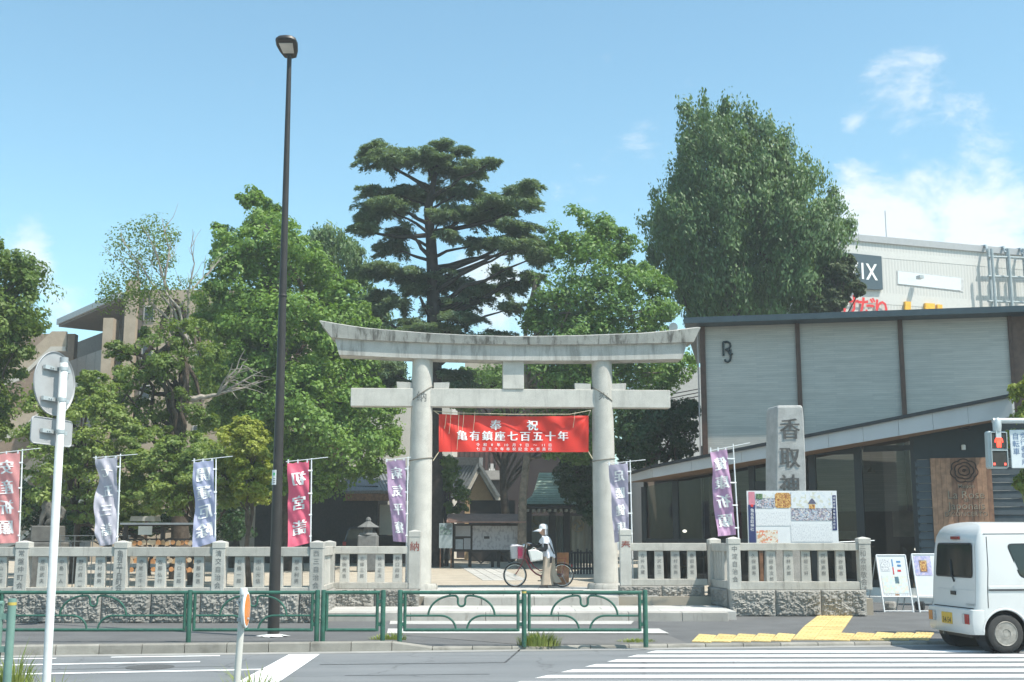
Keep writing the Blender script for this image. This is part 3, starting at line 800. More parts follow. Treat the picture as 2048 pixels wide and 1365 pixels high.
# ------------------------------------------------------------------ green guardrails
GY = 19.98
Zb, Zm, Zt_, Za = 0.31, 0.537, 0.905, 0.845
def gx(px): return (px - CXP) / 2433.0 * GY
def arcpts(cx, cz, rx, rz, a0, a1, n=10): return [(cx + rx * math.cos(rad(a0 + (a1 - a0) * i / n)), GY, cz + rz * math.sin(rad(a0 + (a1 - a0) * i / n))) for i in range(n + 1)]
def guard_post(par, px, yellow=False, plain=True, zb=None):
    x = gx(px); z0 = 0.04
    m = MB(); m.lathe([(0.040, z0), (0.040, 0.93), (0.036, 0.945), (0.0005, 0.95)], (x, GY, 0), seg=14); o = m.build('post', green_paint, par, smooth=True)
    if yellow:
        m = MB(); m.lathe([(0.0415, 0.895), (0.0415, 0.925)], (x, GY, 0), seg=14, caps=False); m.build('reflective_band', M('yellow_band', (0.55, 0.42, 0.10), 0.5), o)
def guard_panel(label, a, b, posts, arch=True):
    xa, xb = gx(a), gx(b); w = xb - xa; xm = (xa + xb) / 2
    t = thing('guardrail', label, 'guardrail', (xm, GY, 0.1), 'green guardrails along the kerb')
    r = 0.026
    m = MB(); m.tube([(xa - 0.04, GY, Zt_), (xb + 0.04, GY, Zt_)], 0.030, 10); m.build('top_rail', green_paint, t, smooth=True)
    m = MB(); m.tube([(xa, GY, Zb), (xb, GY, Zb)], r, 10); m.build('bottom_rail', green_paint, t, smooth=True)
    for x in (xa, xb):
        m = MB(); m.tube([(x, GY, Zb - 0.02), (x, GY, Zt_)], r, 10); m.build('upright', green_paint, t, smooth=True)
    rr = 0.017
    if arch:
        left = [(xa, GY, Zm), (xm - 0.40, GY, Zm)] + arcpts(xm - 0.34, Zb, 0.25, Zm - Zb, 90, 0)
        right = [(2 * xm - p[0], GY, p[2]) for p in left]
        for pth in (left, right):
            m = MB(); m.tube(pth, rr, 8); m.build('middle_rail', green_paint, t, smooth=True)
        # wide arch that dips to a small loop under the top rail
        la = arcpts(xm - 0.14, Zm, 0.40, Za + 0.01 - Zm, 180, 92, 12)
        dip = arcpts(xm - 0.115, Za - 0.045, 0.055, 0.055, 80, 0, 5) + [(xm - 0.06, GY, Za - 0.09)] + arcpts(xm, Za - 0.10, 0.06, 0.06, 180, 270, 5)
        full = la + dip; full = full + [(2 * xm - p[0], GY, p[2]) for p in reversed(full[:-1])]
        m = MB(); m.tube(full, rr, 8); m.build('arch', green_paint, t, smooth=True)
        for s_ in (-1, 1):
            m = MB(); m.tube([(xm + s_ * 0.19, GY, Za), (xm + s_ * 0.19, GY, Zt_)], 0.014, 6); m.build('arch_stay', green_paint, t, smooth=True)
    else:
        m = MB(); m.tube([(xa, GY, Zm), (xb, GY, Zm)], rr, 8); m.build('middle_rail', green_paint, t, smooth=True)
    for px, yl in posts:
        guard_post(t, px, yl)
        xp = gx(px)
        for z in (0.40, 0.76):
            xe = xa if abs(xp - xa) < abs(xp - xb) else xb
            m = MB(); m.box(min(xp, xe), max(xp, xe), GY - 0.018, GY + 0.018, z - 0.03, z + 0.03); m.build('bracket', green_paint, t)
guard_panel('three metre green guardrail with arch below the white traffic sign pole', 12, 376, [(4, False), (385, False)])
guard_panel('green guardrail panel with arch behind the orange reflector and lamp post', 395, 628, [(638, False)])
guard_panel('short plain green guardrail panel without an arch', 657, 757, [(650, False), (768.5, False)], arch=False)
guard_panel('arched green guardrail panel left of the yellow banded post, before the steps', 812, 1036, [(802, False), (1048, True)])
guard_panel('arched green guardrail panel nearest the crossing, ending at the grass tuft corner', 1058, 1277, [(1288, False)])
# guardrail end on the near pavement, cut by the picture edge
NY = 12.75
np_ = pix(25, 1200, NY)
ng = thing('guardrail', 'nearer pale green guardrail end with a yellow band, cut off at the picture edge', 'guardrail', (np_.x, NY, 0.12), 'green guardrails along the kerb')
green_pale = M('green_faded', (0.16, 0.27, 0.23), 0.45, 0.1, 6)
m = MB(); m.lathe([(0.042, 0.0), (0.042, np_.z - 0.01), (0.038, np_.z + 0.012), (0.001, np_.z + 0.015)], (np_.x, NY, 0), seg=16); pp_ = m.build('post', green_pale, ng, smooth=True)
m = MB(); m.lathe([(0.0435, np_.z - 0.055), (0.0435, np_.z - 0.025)], (np_.x, NY, 0), seg=16, caps=False); m.build('reflective_band', M('yellow_band', (0.5, 0.4, 0.1)), pp_)
for z, r_ in ((np_.z - 0.04, 0.03), (np_.z - 0.62, 0.026)):
    m = MB(); m.tube([(np_.x - 0.09, NY, z), (np_.x - 2.2, NY, z)], r_, 10); m.build('rail', green_pale, ng, smooth=True)
m = MB(); m.tube([(np_.x - 0.11, NY, np_.z - 0.64), (np_.x - 0.11, NY, np_.z - 0.02)], 0.026, 10); m.build('upright', green_pale, ng, smooth=True)
for z in (np_.z - 0.17, np_.z - 0.50):
    m = MB(); m.box(np_.x - 0.11, np_.x - 0.03, NY - 0.02, NY + 0.02, z - 0.03, z + 0.03); m.build('bracket', green_pale, ng)

# ------------------------------------------------------------------ street lamp
lb = gnd(546.5, 1274, 0.1); LYl = lb.y
lt = pix(579, 108, LYl)
lamp = thing('street_lamp', 'very tall dark brown street lamp standing on the pavement behind the guardrail', 'street lamp', lb)
m = MB(); N = 12
m.tube([lb + (lt - lb) * (i / N) for i in range(N + 1)], [0.103 + (0.042 - 0.103) * (i / N) for i in range(N + 1)], 20); pole = m.build('pole', dark_metal, lamp, smooth=True)
c = lb + (lt - lb) * 0.565
m = MB(); m.lathe([(0.075, -0.02), (0.079, -0.015), (0.079, 0.015), (0.075, 0.02)], c, seg=20); m.build('joint_ring', dark_metal, lamp, smooth=True)
# lamp head: flat shield-shaped housing reaching out over the road
def shield(s, z):
    pts = [(-0.05, 0.16), (-0.13, 0.13), (-0.20, -0.08), (-0.235, -0.30), (-0.215, -0.47), (-0.13, -0.545), (0, -0.56), (0.13, -0.545), (0.215, -0.47), (0.235, -0.30), (0.20, -0.08), (0.13, 0.13), (0.05, 0.16)]
    return [Vector((x * s * 0.86, (y * s + (1 - s) * -0.2) * 0.92, z)) for x, y in pts]
m = MB(); hd = []
tilt = Matrix.Rotation(rad(-12), 3, 'X')
for s, z in ((0.90, -0.03), (1.0, 0.0), (0.98, 0.05), (0.80, 0.10), (0.45, 0.125)): hd.append([lt + tilt @ p for p in shield(s, z)])
m.loft(hd); head = m.build('lamp_head', dark_metal, lamp, smooth=True)
m = MB(); q = [lt + tilt @ Vector(p) for p in ((-0.10, -0.08, -0.034), (0.10, -0.08, -0.034), (0.128, -0.39, -0.034), (-0.128, -0.39, -0.034))]
m.prism(q, tilt @ Vector((0, 0, -0.012))); m.build('lens', M('lamp_lens', (0.55, 0.54, 0.50), 0.25, 0.05), head)
m = MB(); m.tube([lt + Vector((0, 0, -0.06)), lt + Vector((0, -0.02, 0.06))], 0.05, 14); m.build('spigot', dark_metal, lamp, smooth=True)
m = MB()
for k in range(12):                                   # crumpled pale sheet round the foot
    a = 2 * math.pi * k / 12; a2 = 2 * math.pi * (k + 1) / 12; r1 = 0.23 + 0.08 * (k % 3 == 0); r2 = 0.23 + 0.08 * ((k + 1) % 3 == 0)
    m.quad(lb + Vector((0.104 * math.cos(a), 0.104 * math.sin(a), 0.05)), lb + Vector((0.104 * math.cos(a2), 0.104 * math.sin(a2), 0.05)), lb + Vector((r2 * math.cos(a2), r2 * math.sin(a2), 0.012)), lb + Vector((r1 * math.cos(a), r1 * math.sin(a), 0.012 + 0.015 * (k % 2))))
m.build('foot_cover', white_pole, lamp)
sgn = pix(549, 955, LYl - 0.105)
m = MB(); m.grid(lambda u, v: Vector((lb.x + (lt.x - lb.x) * 0.27 - 0.092 * math.cos(rad(40 + 30 * u - 60)), LYl - 0.095 * math.sin(rad(45 + 30 * u)) , sgn.z - 0.13 + 0.27 * v)) if False else Vector((sgn.x - 0.055 + 0.085 * u, LYl - 0.098 + 0.045 * (1 - u) ** 2, sgn.z - 0.13 + 0.26 * v)), 4, 2)
st_ = m.build('sticker', white_paint, lamp)
m = MB(); m.grid(lambda u, v: Vector((sgn.x - 0.025 + 0.03 * u, LYl - 0.101, sgn.z + 0.03 + 0.05 * v)), 1, 1); m.build('green_mark', M('sticker_green', (0.05, 0.35, 0.15)), st_)
for k in range(3):
    m = MB(); m.grid(lambda u, v: Vector((sgn.x - 0.03 + 0.045 * u, LYl - 0.101, sgn.z - 0.10 + k * 0.035 + 0.012 * v)), 1, 1); m.build('print_line', ink, st_)

# ------------------------------------------------------------------ traffic sign seen from behind
SY = 11.2
s0 = pix(93, 1362, SY); s1 = pix(128, 722, SY)
sdir = (s1 - s0).normalized()
sb = s0 + sdir * ((0.12 - s0.z) / sdir.z)
sign = thing('traffic_sign', 'back of a round grey traffic sign with small plate on a white pole', 'traffic sign', sb)
m = MB(); m.tube([sb, s1, s1 + sdir * 0.01], [0.0385, 0.0385, 0.030], 18); m.build('pole', white_pole, sign, smooth=True)
m = MB(); m.lathe([(0.0392, 0.0), (0.0392, 0.05)], s1 - sdir * 0.02, sdir, 18); m.build('pole_cap', grey_metal, sign, smooth=True)
SA = rad(74)
srt = Vector((math.cos(SA), math.sin(SA), 0)); sn = Vector((math.sin(SA), -math.cos(SA), 0)); sup = Vector((0, 0, 1))
sign_back = M('sign_back', (0.40, 0.405, 0.41), 0.5, 0.05, 5, metal=0.1, grime=0.25, gcol=(0.25, 0.25, 0.25), gscale=6)
dc = pix(121, 767, SY) - sn * 0.075
m = MB(); m.lathe([(0.288, 0.0), (0.30, 0.004), (0.304, 0.012), (0.30, 0.020), (0.29, 0.014), (0.286, 0.008), (0.05, 0.008)], dc, sn, 48); m.build('disc', sign_back, sign, smooth=True)
pc = pix(116, 864, SY) - sn * 0.075
def rrect(c, hw, hh, r, n=4):
    pts = []
    for cx_, cy_, a0 in ((hw - r, hh - r, 0), (-hw + r, hh - r, 90), (-hw + r, -hh + r, 180), (hw - r, -hh + r, 270)):
        for i in range(n + 1):
            a = rad(a0 + 90 * i / n); pts.append(c + srt * (cx_ + r * math.cos(a)) + sup * (cy_ + r * math.sin(a)))
    return pts
m = MB(); m.loft([rrect(pc, 0.298, 0.125, 0.04), rrect(pc + sn * 0.012, 0.30, 0.127, 0.042), rrect(pc + sn * 0.016, 0.295, 0.122, 0.038), rrect(pc + sn * 0.009, 0.285, 0.112, 0.03)]); m.build('plate', sign_back, sign)
for cc, zz in ((dc, 0.135), (dc, -0.155), (pc, 0.0)):
    m = MB(); c_ = cc + sup * zz + sn * 0.03; m.obox(c_, srt, sn, sup, 0.19 if zz else 0.18, 0.014, 0.018); m.build('bracket_rail', galv, sign)
    pz = s0 + sdir * ((c_.z - s0.z) / sdir.z)
    m = MB(); m.lathe([(0.043, -0.018), (0.043, 0.018)], pz, sdir, 18); m.build('clamp', galv, sign, smooth=True)
    for k in (-0.03, 0.0):
        m = MB(); m.lathe([(0.008, 0), (0.008, 0.012)], c_ + srt * (k - 0.08) + sn * 0.014, sn, 8); m.build('bolt', galv, sign)

# ------------------------------------------------------------------ kerb reflector on a short post
DY = 11.6
d0 = pix(474, 1362, DY); d1 = pix(487, 1188, DY)
dd = (d1 - d0).normalized(); db = d0 + dd * ((0.12 - d0.z) / dd.z)
dl = thing('road_reflector', 'short cream post carrying an orange reflector disc turned sideways', 'reflector post', db)
m = MB(); m.tube([db, d1], 0.032, 16); m.build('post', M('cream_paint', (0.60, 0.58, 0.53), 0.45, 0.06, 6, grime=0.3, gcol=(0.42, 0.40, 0.35)), dl, smooth=True)
m = MB(); m.lathe([(0.036, -0.01), (0.036, 0.045), (0.030, 0.055)], d1, dd, 16); m.build('cap', white_pole, dl, smooth=True)
dn = Vector((0.9996, 0.03, 0)).normalized(); rc = pix(491.5, 1220, DY) + Vector((0.0, 0, 0))
m = MB(); m.lathe([(0.03, -0.035), (0.14, -0.022), (0.168, 0.0), (0.168, 0.012), (0.155, 0.016)], rc, dn, 36); rim_ = m.build('reflector_rim', white_paint, dl, smooth=True)
m = MB(); m.lathe([(0.152, 0.0155), (0.10, 0.022), (0.02, 0.025)], rc, dn, 36); m.build('orange_lens', M('reflector_orange', (0.80, 0.24, 0.03), 0.25, 0.1, 40), rim_, smooth=True)
m = MB(); m.bar(pix(484, 1222, DY), rc - dn * 0.02, 0.05, 0.20); m.build('clamp', grey_metal, dl)
for z_ in (1200, 1240):
    m = MB(); m.lathe([(0.037, -0.015), (0.037, 0.015)], pix(484.5 - (z_ - 1200) * 0.07, z_, DY), dd, 16); m.build('clamp_ring', grey_metal, dl, smooth=True)

# ------------------------------------------------------------------ flags on the fence, read from the back
flag_pole = M('flag_pole', (0.72, 0.74, 0.75), 0.4, 0.03)
def flag(label, YY, col, text, tl_, tr__, bl, br, pt, pb_, bar0, bar1, seed, amp=0.05, size=0.30):
    base = pix(pb_[0], pb_[1], YY + 0.03)
    base = Vector((base.x, base.y, cz(YY) if YY > 25 else 0.46))
    t = thing('banner_flag', label, 'flag', base, 'nobori flags tied behind the stone fence')
    c = [pix(q[0], q[1], YY) for q in (bl, br, tl_, tr__)]
    W = abs(c[3].x - c[2].x); H = (c[2].z + c[3].z - c[0].z - c[1].z) / 2
    rr = random.Random(seed); ph = [rr.uniform(0, 6) for _ in range(6)]
    def P(u, v, out=0.0):
        p = (c[0] * (1 - u) + c[1] * u) * (1 - v) + (c[2] * (1 - u) + c[3] * u) * v
        free = (1 - u)
        w = amp * math.sin(v * 7 + ph[0] + u * 2.2) * (0.3 + free) + amp * 0.55 * math.sin(v * 15 + ph[1] + u * 5) * (0.2 + free) + amp * 0.35 * math.sin(u * 9 + v * 4 + ph[2])
        w += amp * 0.10 * math.sin((u * 2.0 + v * 5.0) * 5 + ph[1])
        w += amp * 0.4 * math.sin((u * 1.2 - v * 2.2) * 9 + ph[4]) * (1 - v) + amp * 0.25 * math.sin((u * 2.0 + v * 3.0) * 8 + ph[5])
        w *= min(1, (1 - v) * 6 + 0.15)
        p.x += 0.25 * amp * math.sin(v * 9 + ph[3]) * free * min(1, (1 - v) * 4)
        p.z -= 0.012 * (1 - math.cos(u * 4 * math.pi)) * v ** 8
        return p + Vector((0, -w - out, 0))
    m = MB(); m.grid(lambda u, v: P(u, v), 18, 60); cl_ = m.build('cloth', flagmat(col), t, smooth=2)
    n_ = len(text); pit = (H * 0.94 - 0.10) / n_
    for i, ch in enumerate(text):
        m = MB(); v, fs = glyphs(ch, 0.0)
        bx = bmesh.new(); vc = H - 0.14 - pit * (i + 0.5) + 0.05
        vv = [bx.verts.new((W * 0.52 - (p[0] - 0.5) * size, vc + (p[1] - 0.38) * size * 1.05, 0)) for p in v]
        for f in fs:
            try: bx.faces.new([vv[k] for k in f])
            except ValueError: pass
        for k in range(1, 8):
            for co, no in (((W * 0.5 - size / 2 + size * k / 8, 0, 0), (1, 0, 0)), ((0, vc - size / 2 + size * k / 8, 0), (0, 1, 0))):
                bmesh.ops.bisect_plane(bx, geom=list(bx.verts) + list(bx.edges) + list(bx.faces), plane_co=co, plane_no=no)
        bx.verts.index_update()
        for kk in range(3):
            dx_ = (0, 0.04, -0.04)[kk] * size
            m.add([P((q.co.x + dx_) / W, q.co.y / H, 0.015 + 0.002 * kk) for q in bx.verts], [[w.index for w in f.verts] for f in bx.faces])
        bx.free(); m.build('letter', white_print, cl_, fix=False)
    a = pix(pt[0], pt[1], YY + 0.03); b = pix(pb_[0], pb_[1], YY + 0.03); d_ = (b - a).normalized()
    foot = a + d_ * ((base.z - a.z) / d_.z)
    m = MB(); m.tube([foot, a + (b - a) * 0.45, a], [0.017, 0.016, 0.013], 10); m.build('pole', flag_pole, t, smooth=True)
    m = MB(); m.tube([pix(bar0[0], bar0[1], YY + 0.02), pix(bar1[0], bar1[1], YY + 0.02)], 0.008, 8); m.build('crossbar', flag_pole, t, smooth=True)
    for k in range(3):
        q = P(0.04 + 0.44 * k, 1.0); u_ = 0.04 + 0.44 * k
        e = pix(bar0[0] + (bar1[0] - bar0[0]) * (q.x - pix(bar0[0], bar0[1], YY).x) / (pix(bar1[0], bar1[1], YY).x - pix(bar0[0], bar0[1], YY).x), bar0[1] + (bar1[1] - bar0[1]) * 0.4, YY)
        m = MB(); m.bar(q - Vector((0, 0, 0.03)), Vector((q.x, q.y, e.z + 0.01)), 0.03, 0.006, (0, 1, 0)); m.build('loop', flag_pole, t)
    for k in (0.12, 0.40, 0.66, 0.92):
        q = P(1.0, 1 - k); pl = a + (b - a) * min(0.98, k * (a.z - (c[1].z)) / max(0.1, (a.z - b.z)) + 0.02)
        pl.z = q.z; pl.x = a.x + (b.x - a.x) * (a.z - q.z) / (a.z - b.z)
        m = MB(); m.bar(q - Vector((0.02, 0, 0)), pl + Vector((0.02, 0, 0)), 0.022, 0.03); m.build('loop', flag_pole, t)
    return t
def flagmat(col):
    nm = 'flag_cloth_%d' % int(col[0] * 1e4 + col[2] * 1e6)
    if nm in MATS: return MATS[nm]
    m, nt, b = new_mat(nm); MATS[nm] = m
    c_ = mixrgb(nt, 'MIX', ramp(nt, noise(nt, 5, 3), 0.3, 0.7), tuple(q * 0.94 for q in col), tuple(min(1, q * 1.06) for q in col))
    nt.links.new(c_, b.inputs['Base Color']); b.inputs['Roughness'].default_value = 0.55
    tr = nt.nodes.new('ShaderNodeBsdfTranslucent'); nt.links.new(c_, tr.inputs['Color'])
    mx = nt.nodes.new('ShaderNodeMixShader'); mx.inputs['Fac'].default_value = 0.36
    nt.links.new(b.outputs[0], mx.inputs[1]); nt.links.new(tr.outputs[0], mx.inputs[2]); nt.links.new(mx.outputs[0], nt.nodes['Material Output'].inputs['Surface'])
    return m
FY = 25.22
PINK = (0.78, 0.33, 0.33); LAV = (0.50, 0.49, 0.57); BLU = (0.43, 0.46, 0.65); CRM = (0.80, 0.14, 0.23); PUR = (0.45, 0.31, 0.48); LV2 = (0.44, 0.41, 0.53); MAG = (0.54, 0.33, 0.52)
flag('faded pink flag with white characters cut off at the picture edge', FY, PINK, '安産祈願', (-12, 908), (40, 904), (-14, 1088), (37, 1086), (45, 899), (38, 1088), (-16, 908), (80, 897), 1, 0.03)
flag('pale lavender flag behind the fence, narrowed and twisted towards its foot', FY, LAV, '七五三詣', (190, 917), (235, 913), (194, 1094), (233, 1088), (241, 908), (234, 1088), (186, 916), (275, 909), 2, 0.085, 0.26)
flag('periwinkle blue flag hanging by the pale shrubs with a folded foot', FY, BLU, '開運厄除', (387, 924), (427, 919), (387, 1098), (432, 1084), (432, 916), (430, 1086), (384, 922), (465, 913), 3, 0.045)
flag('crimson flag with three white characters beside the lamp post', FY, CRM, '初宮詣', (575, 926), (618, 922), (576, 1097), (620, 1086), (623, 917), (621, 1084), (572, 924), (656, 915), 4, 0.04)
flag('violet flag hanging against the left pillar of the gate', 27.95, PUR, '病気平癒', (772, 922), (811, 918), (786, 1083), (812, 1085), (816, 914), (813, 1085), (770, 921), (822, 915), 5, 0.03, 0.28)
flag('grey lavender flag hanging against the right pillar of the gate', 28.9, LV2, '足腰健康', (1217, 929), (1256, 925), (1229, 1086), (1258, 1080), (1260, 920), (1264, 1080), (1214, 928), (1291, 920), 6, 0.05, 0.27)
flag('mauve flag standing tallest by the corner post below the restaurant roof', 27.25, MAG, '健康祈願', (1420, 904), (1454, 897), (1434, 1073), (1472, 1070), (1466, 888), (1477, 1075), (1417, 903), (1500, 886), 7, 0.055, 0.30)
# ------------------------------------------------------------------ monument, notice board
MY = 29.2
mon = pix(1571, 1100, MY); 
mn = thing('stone_monument', 'upright granite shrine name stone with large engraved black characters', 'monument', (mon.x, MY, ZC))
def mring(py, x0, x1, d0, d1):
    a = pix(x0, py, MY); b = pix(x1, py, MY)
    return [Vector((a.x, MY, a.z)), Vector((b.x, MY - 0.06, a.z)), Vector((b.x + 0.02, MY + 0.62, a.z)), Vector((a.x - 0.13, MY + 0.66, a.z))]
rings = []
for py, x0, x1 in ((1195, 1549, 1616), (1050, 1552, 1613), (985, 1553, 1611), (930, 1553, 1610), (880, 1554, 1608), (835, 1554, 1606), (816, 1555, 1604)): rings.append(mring(py, x0, x1, 0, 0))
tp_ = [p.copy() for p in rings[-1]]; c_ = sum(tp_, Vector()) / 4
rings.append([c_ + (p - c_) * 0.93 + Vector((0, 0, 0.06)) for p in tp_])
m = MB(); m.loft(rings)
stone = m.build('stone', M('monument_granite', (0.44, 0.44, 0.43), 0.85, 0.12, 4, 0.6, 60, speck=0.5, grime=0.4, gcol=(0.27, 0.27, 0.26), gscale=1.5), mn, bevel=0.02)
for ch, py in zip('香取神社', (858, 915, 970, 1026)):
    o_ = pix(1579.5, py, MY - 0.03)
    v, fs = glyphs(ch, 0.0); m = MB()
    fr = sheet(o_, (0.99, -0.08, 0), (0, 0, 1), 0.014)
    for kk in range(3):
        fr = sheet(o_, (0.99, -0.08, 0), (0, 0, 1), 0.014 + 0.002 * kk); m.add([fr((p[0] - 0.5 + (0, 0.025, -0.025)[kk]) * 0.50, (p[1] - 0.38) * 0.54) for p in v], fs)
    m.build('engraved_letter', M('engraved_soft', (0.085, 0.085, 0.083), 0.8, 0.3, 14), stone, fix=False)

NBY = 28.1
nb0, nb1 = pix(1497, 1092, NBY), pix(1673, 982, NBY)
nb = thing('notice_board', 'white festival notice board with colour photographs behind the stone fence', 'notice board', (nb0.x + 1, NBY, ZC))
m = MB(); m.box(nb0.x, nb1.x, NBY, NBY + 0.05, nb0.z, nb1.z)
bd = m.build('board', M('board_white', (0.72, 0.73, 0.74), 0.5, 0.02), nb)
for x in (nb0.x + 0.3, nb1.x - 0.3):
    m = MB(); m.box(x - 0.04, x + 0.04, NBY + 0.055, NBY + 0.12, ZC - 0.02, nb1.z - 0.1); m.build('leg', brown_wood, nb)
m = MB(); m.tube([(nb1.x, NBY + 0.1, nb0.z + 0.08), (nb1.x + 0.9, NBY + 0.25, nb0.z + 0.12)], 0.012, 6); m.build('stay_rod', flag_pole, nb)
def nbp(px, py, k=0): return pix(px, py, NBY - 0.004 - 0.003 * k)
def patch(name, x0, x1, y0, y1, mat, par, k=1, cut=0):
    a = nbp(x0, y1, k); b = nbp(x1, y0, k); m = MB(); c_ = cut * 0.011
    if cut: m.add([(a.x + c_, a.y, a.z), (b.x - c_, a.y, a.z), (b.x, a.y, a.z + c_), (b.x, a.y, b.z - c_), (b.x - c_, a.y, b.z), (a.x + c_, a.y, b.z), (a.x, a.y, b.z - c_), (a.x, a.y, a.z + c_)], [tuple(range(8))])
    else: m.quad((a.x, a.y, a.z), (b.x, a.y, a.z), (b.x, a.y, b.z), (a.x, a.y, b.z))
    return m.build(name, mat, par, fix=False)
def photomat(name, cols, scale, seed=0.0, horizon=None):
    m, nt, b = new_mat(name); MATS[name] = m
    tc = nt.nodes.new('ShaderNodeTexCoord'); mp = nt.nodes.new('ShaderNodeMapping'); mp.inputs['Location'].default_value = (seed, seed * 2, seed * 3)
    vo = nt.nodes.new('ShaderNodeTexVoronoi'); vo.inputs['Scale'].default_value = scale
    nt.links.new(tc.outputs['Object'], mp.inputs['Vector']); nt.links.new(mp.outputs[0], vo.inputs['Vector'])
    cr = nt.nodes.new('ShaderNodeValToRGB'); cr.color_ramp.interpolation = 'CONSTANT'
    sep = nt.nodes.new('ShaderNodeSeparateColor'); nt.links.new(vo.outputs['Color'], sep.inputs[0]); nt.links.new(sep.outputs[0], cr.inputs['Fac'])
    el = cr.color_ramp.elements
    while len(el) < len(cols): el.new(0.5)
    for i, c in enumerate(cols): el[i].position = i / len(cols); el[i].color = c + (1,)
    nt.links.new(cr.outputs[0], b.inputs['Base Color']); b.inputs['Roughness'].default_value = 0.4
    return m
crowd = photomat('photo_crowd', [(0.12, 0.13, 0.17), (0.5, 0.5, 0.55), (0.35, 0.40, 0.5), (0.5, 0.38, 0.38), (0.18, 0.18, 0.22), (0.4, 0.48, 0.56), (0.65, 0.62, 0.6), (0.3, 0.27, 0.36)], 38)
skyp = photomat('photo_sky', [(0.62, 0.66, 0.70), (0.68, 0.70, 0.72), (0.60, 0.60, 0.52), (0.70, 0.72, 0.74)], 16, 2)
gold = photomat('photo_gold', [(0.45, 0.22, 0.06), (0.62, 0.36, 0.10), (0.30, 0.10, 0.04), (0.70, 0.45, 0.16), (0.50, 0.28, 0.10)], 40, 3)
greenp = photomat('photo_green', [(0.10, 0.18, 0.08), (0.16, 0.26, 0.12), (0.06, 0.10, 0.06)], 40, 4)
food = photomat('photo_food', [(0.70, 0.62, 0.52), (0.72, 0.68, 0.62), (0.70, 0.25, 0.15), (0.75, 0.70, 0.6), (0.62, 0.35, 0.2)], 26, 5)
def textmat(name, ink_=(0.36, 0.37, 0.40), paper=(0.72, 0.73, 0.74), sx=60, sz=40):
    m, nt, b = new_mat(name); MATS[name] = m
    nz = ramp(nt, noise(nt, 1.0, 2, 0.5, (sx, 1, sz)), 0.50, 0.58)
    nt.links.new(mixrgb(nt, 'MIX', nz, paper, ink_), b.inputs['Base Color']); return m
small_text = textmat('small_print', (0.56, 0.57, 0.60), sx=70, sz=22)
navy = M('print_navy', (0.035, 0.045, 0.14), 0.5, 0.05); pinkp = M('print_pink', (0.60, 0.22, 0.28), 0.5, 0.08); redp = M('print_red', (0.62, 0.04, 0.04), 0.5)
s1_ = patch('title_strip', 1498.5, 1510, 1010, 1086, navy, bd); patch('title_strip', 1497.5, 1509, 984, 1010, pinkp, bd)
m = MB()
for k, ch in enumerate('亀有香取神社'): o_ = nbp(1504.5, 1021 + k * 7.6, 2); v, fs = glyphs(ch, 0.0); m.add([o_ + Vector(((p[0] - .5) * 0.088, 0, (p[1] - .38) * 0.088)) for p in v], fs)
m.build('lettering', white_print, s1_, fix=False)
m = MB(); o_ = nbp(1504, 1012, 3); m.lathe([(0.035, 0), (0.03, 0.002)], o_, (0, -1, 0), 8); m.build('flower_mark', redp, bd)
patch('photo', 1511, 1549, 986, 1017, crowd, bd, 1, 3); patch('photo', 1511, 1549, 986, 997, skyp, bd, 2, 0); patch('photo', 1512, 1525, 988, 999, greenp, bd, 3)
patch('photo', 1550.5, 1581, 986, 1016.5, gold, bd, 1, 4)
ph_ = patch('photo', 1583, 1664, 985, 1041.5, crowd, bd); patch('photo_sky_area', 1583, 1664, 985, 1017, skyp, bd, 2)
m = MB(); a = nbp(1624, 1003, 3); m.add([a + Vector((-0.10, 0, -0.06)), a + Vector((0.10, 0, -0.06)), a + Vector((0.05, 0, 0.02)), a + Vector((0, 0, 0.07)), a + Vector((-0.05, 0, 0.02))], [(0, 1, 2, 3, 4)]); m.build('printed_roof', M('print_grey', (0.12, 0.12, 0.18)), ph_, fix=False)
patch('printed_shrine', 1618, 1630, 1009, 1018, gold, ph_, 3)
patch('text_block', 1512, 1580, 1024, 1052, small_text, bd); patch('text_block', 1583, 1664, 1048, 1084, small_text, bd)
s2_ = patch('title_strip', 1665.5, 1671.5, 991, 1061, navy, bd)
m = MB()
for k, ch in enumerate('香取祭神幸祭復活記念'): o_ = nbp(1668.5, 996 + k * 6.6, 2); v, fs = glyphs(ch, 0.0); m.add([o_ + Vector(((p[0] - .5) * 0.058, 0, (p[1] - .38) * 0.058)) for p in v], fs)
m.build('lettering', white_print, s2_, fix=False)
patch('photo', 1514, 1555, 1061, 1087, food, bd)

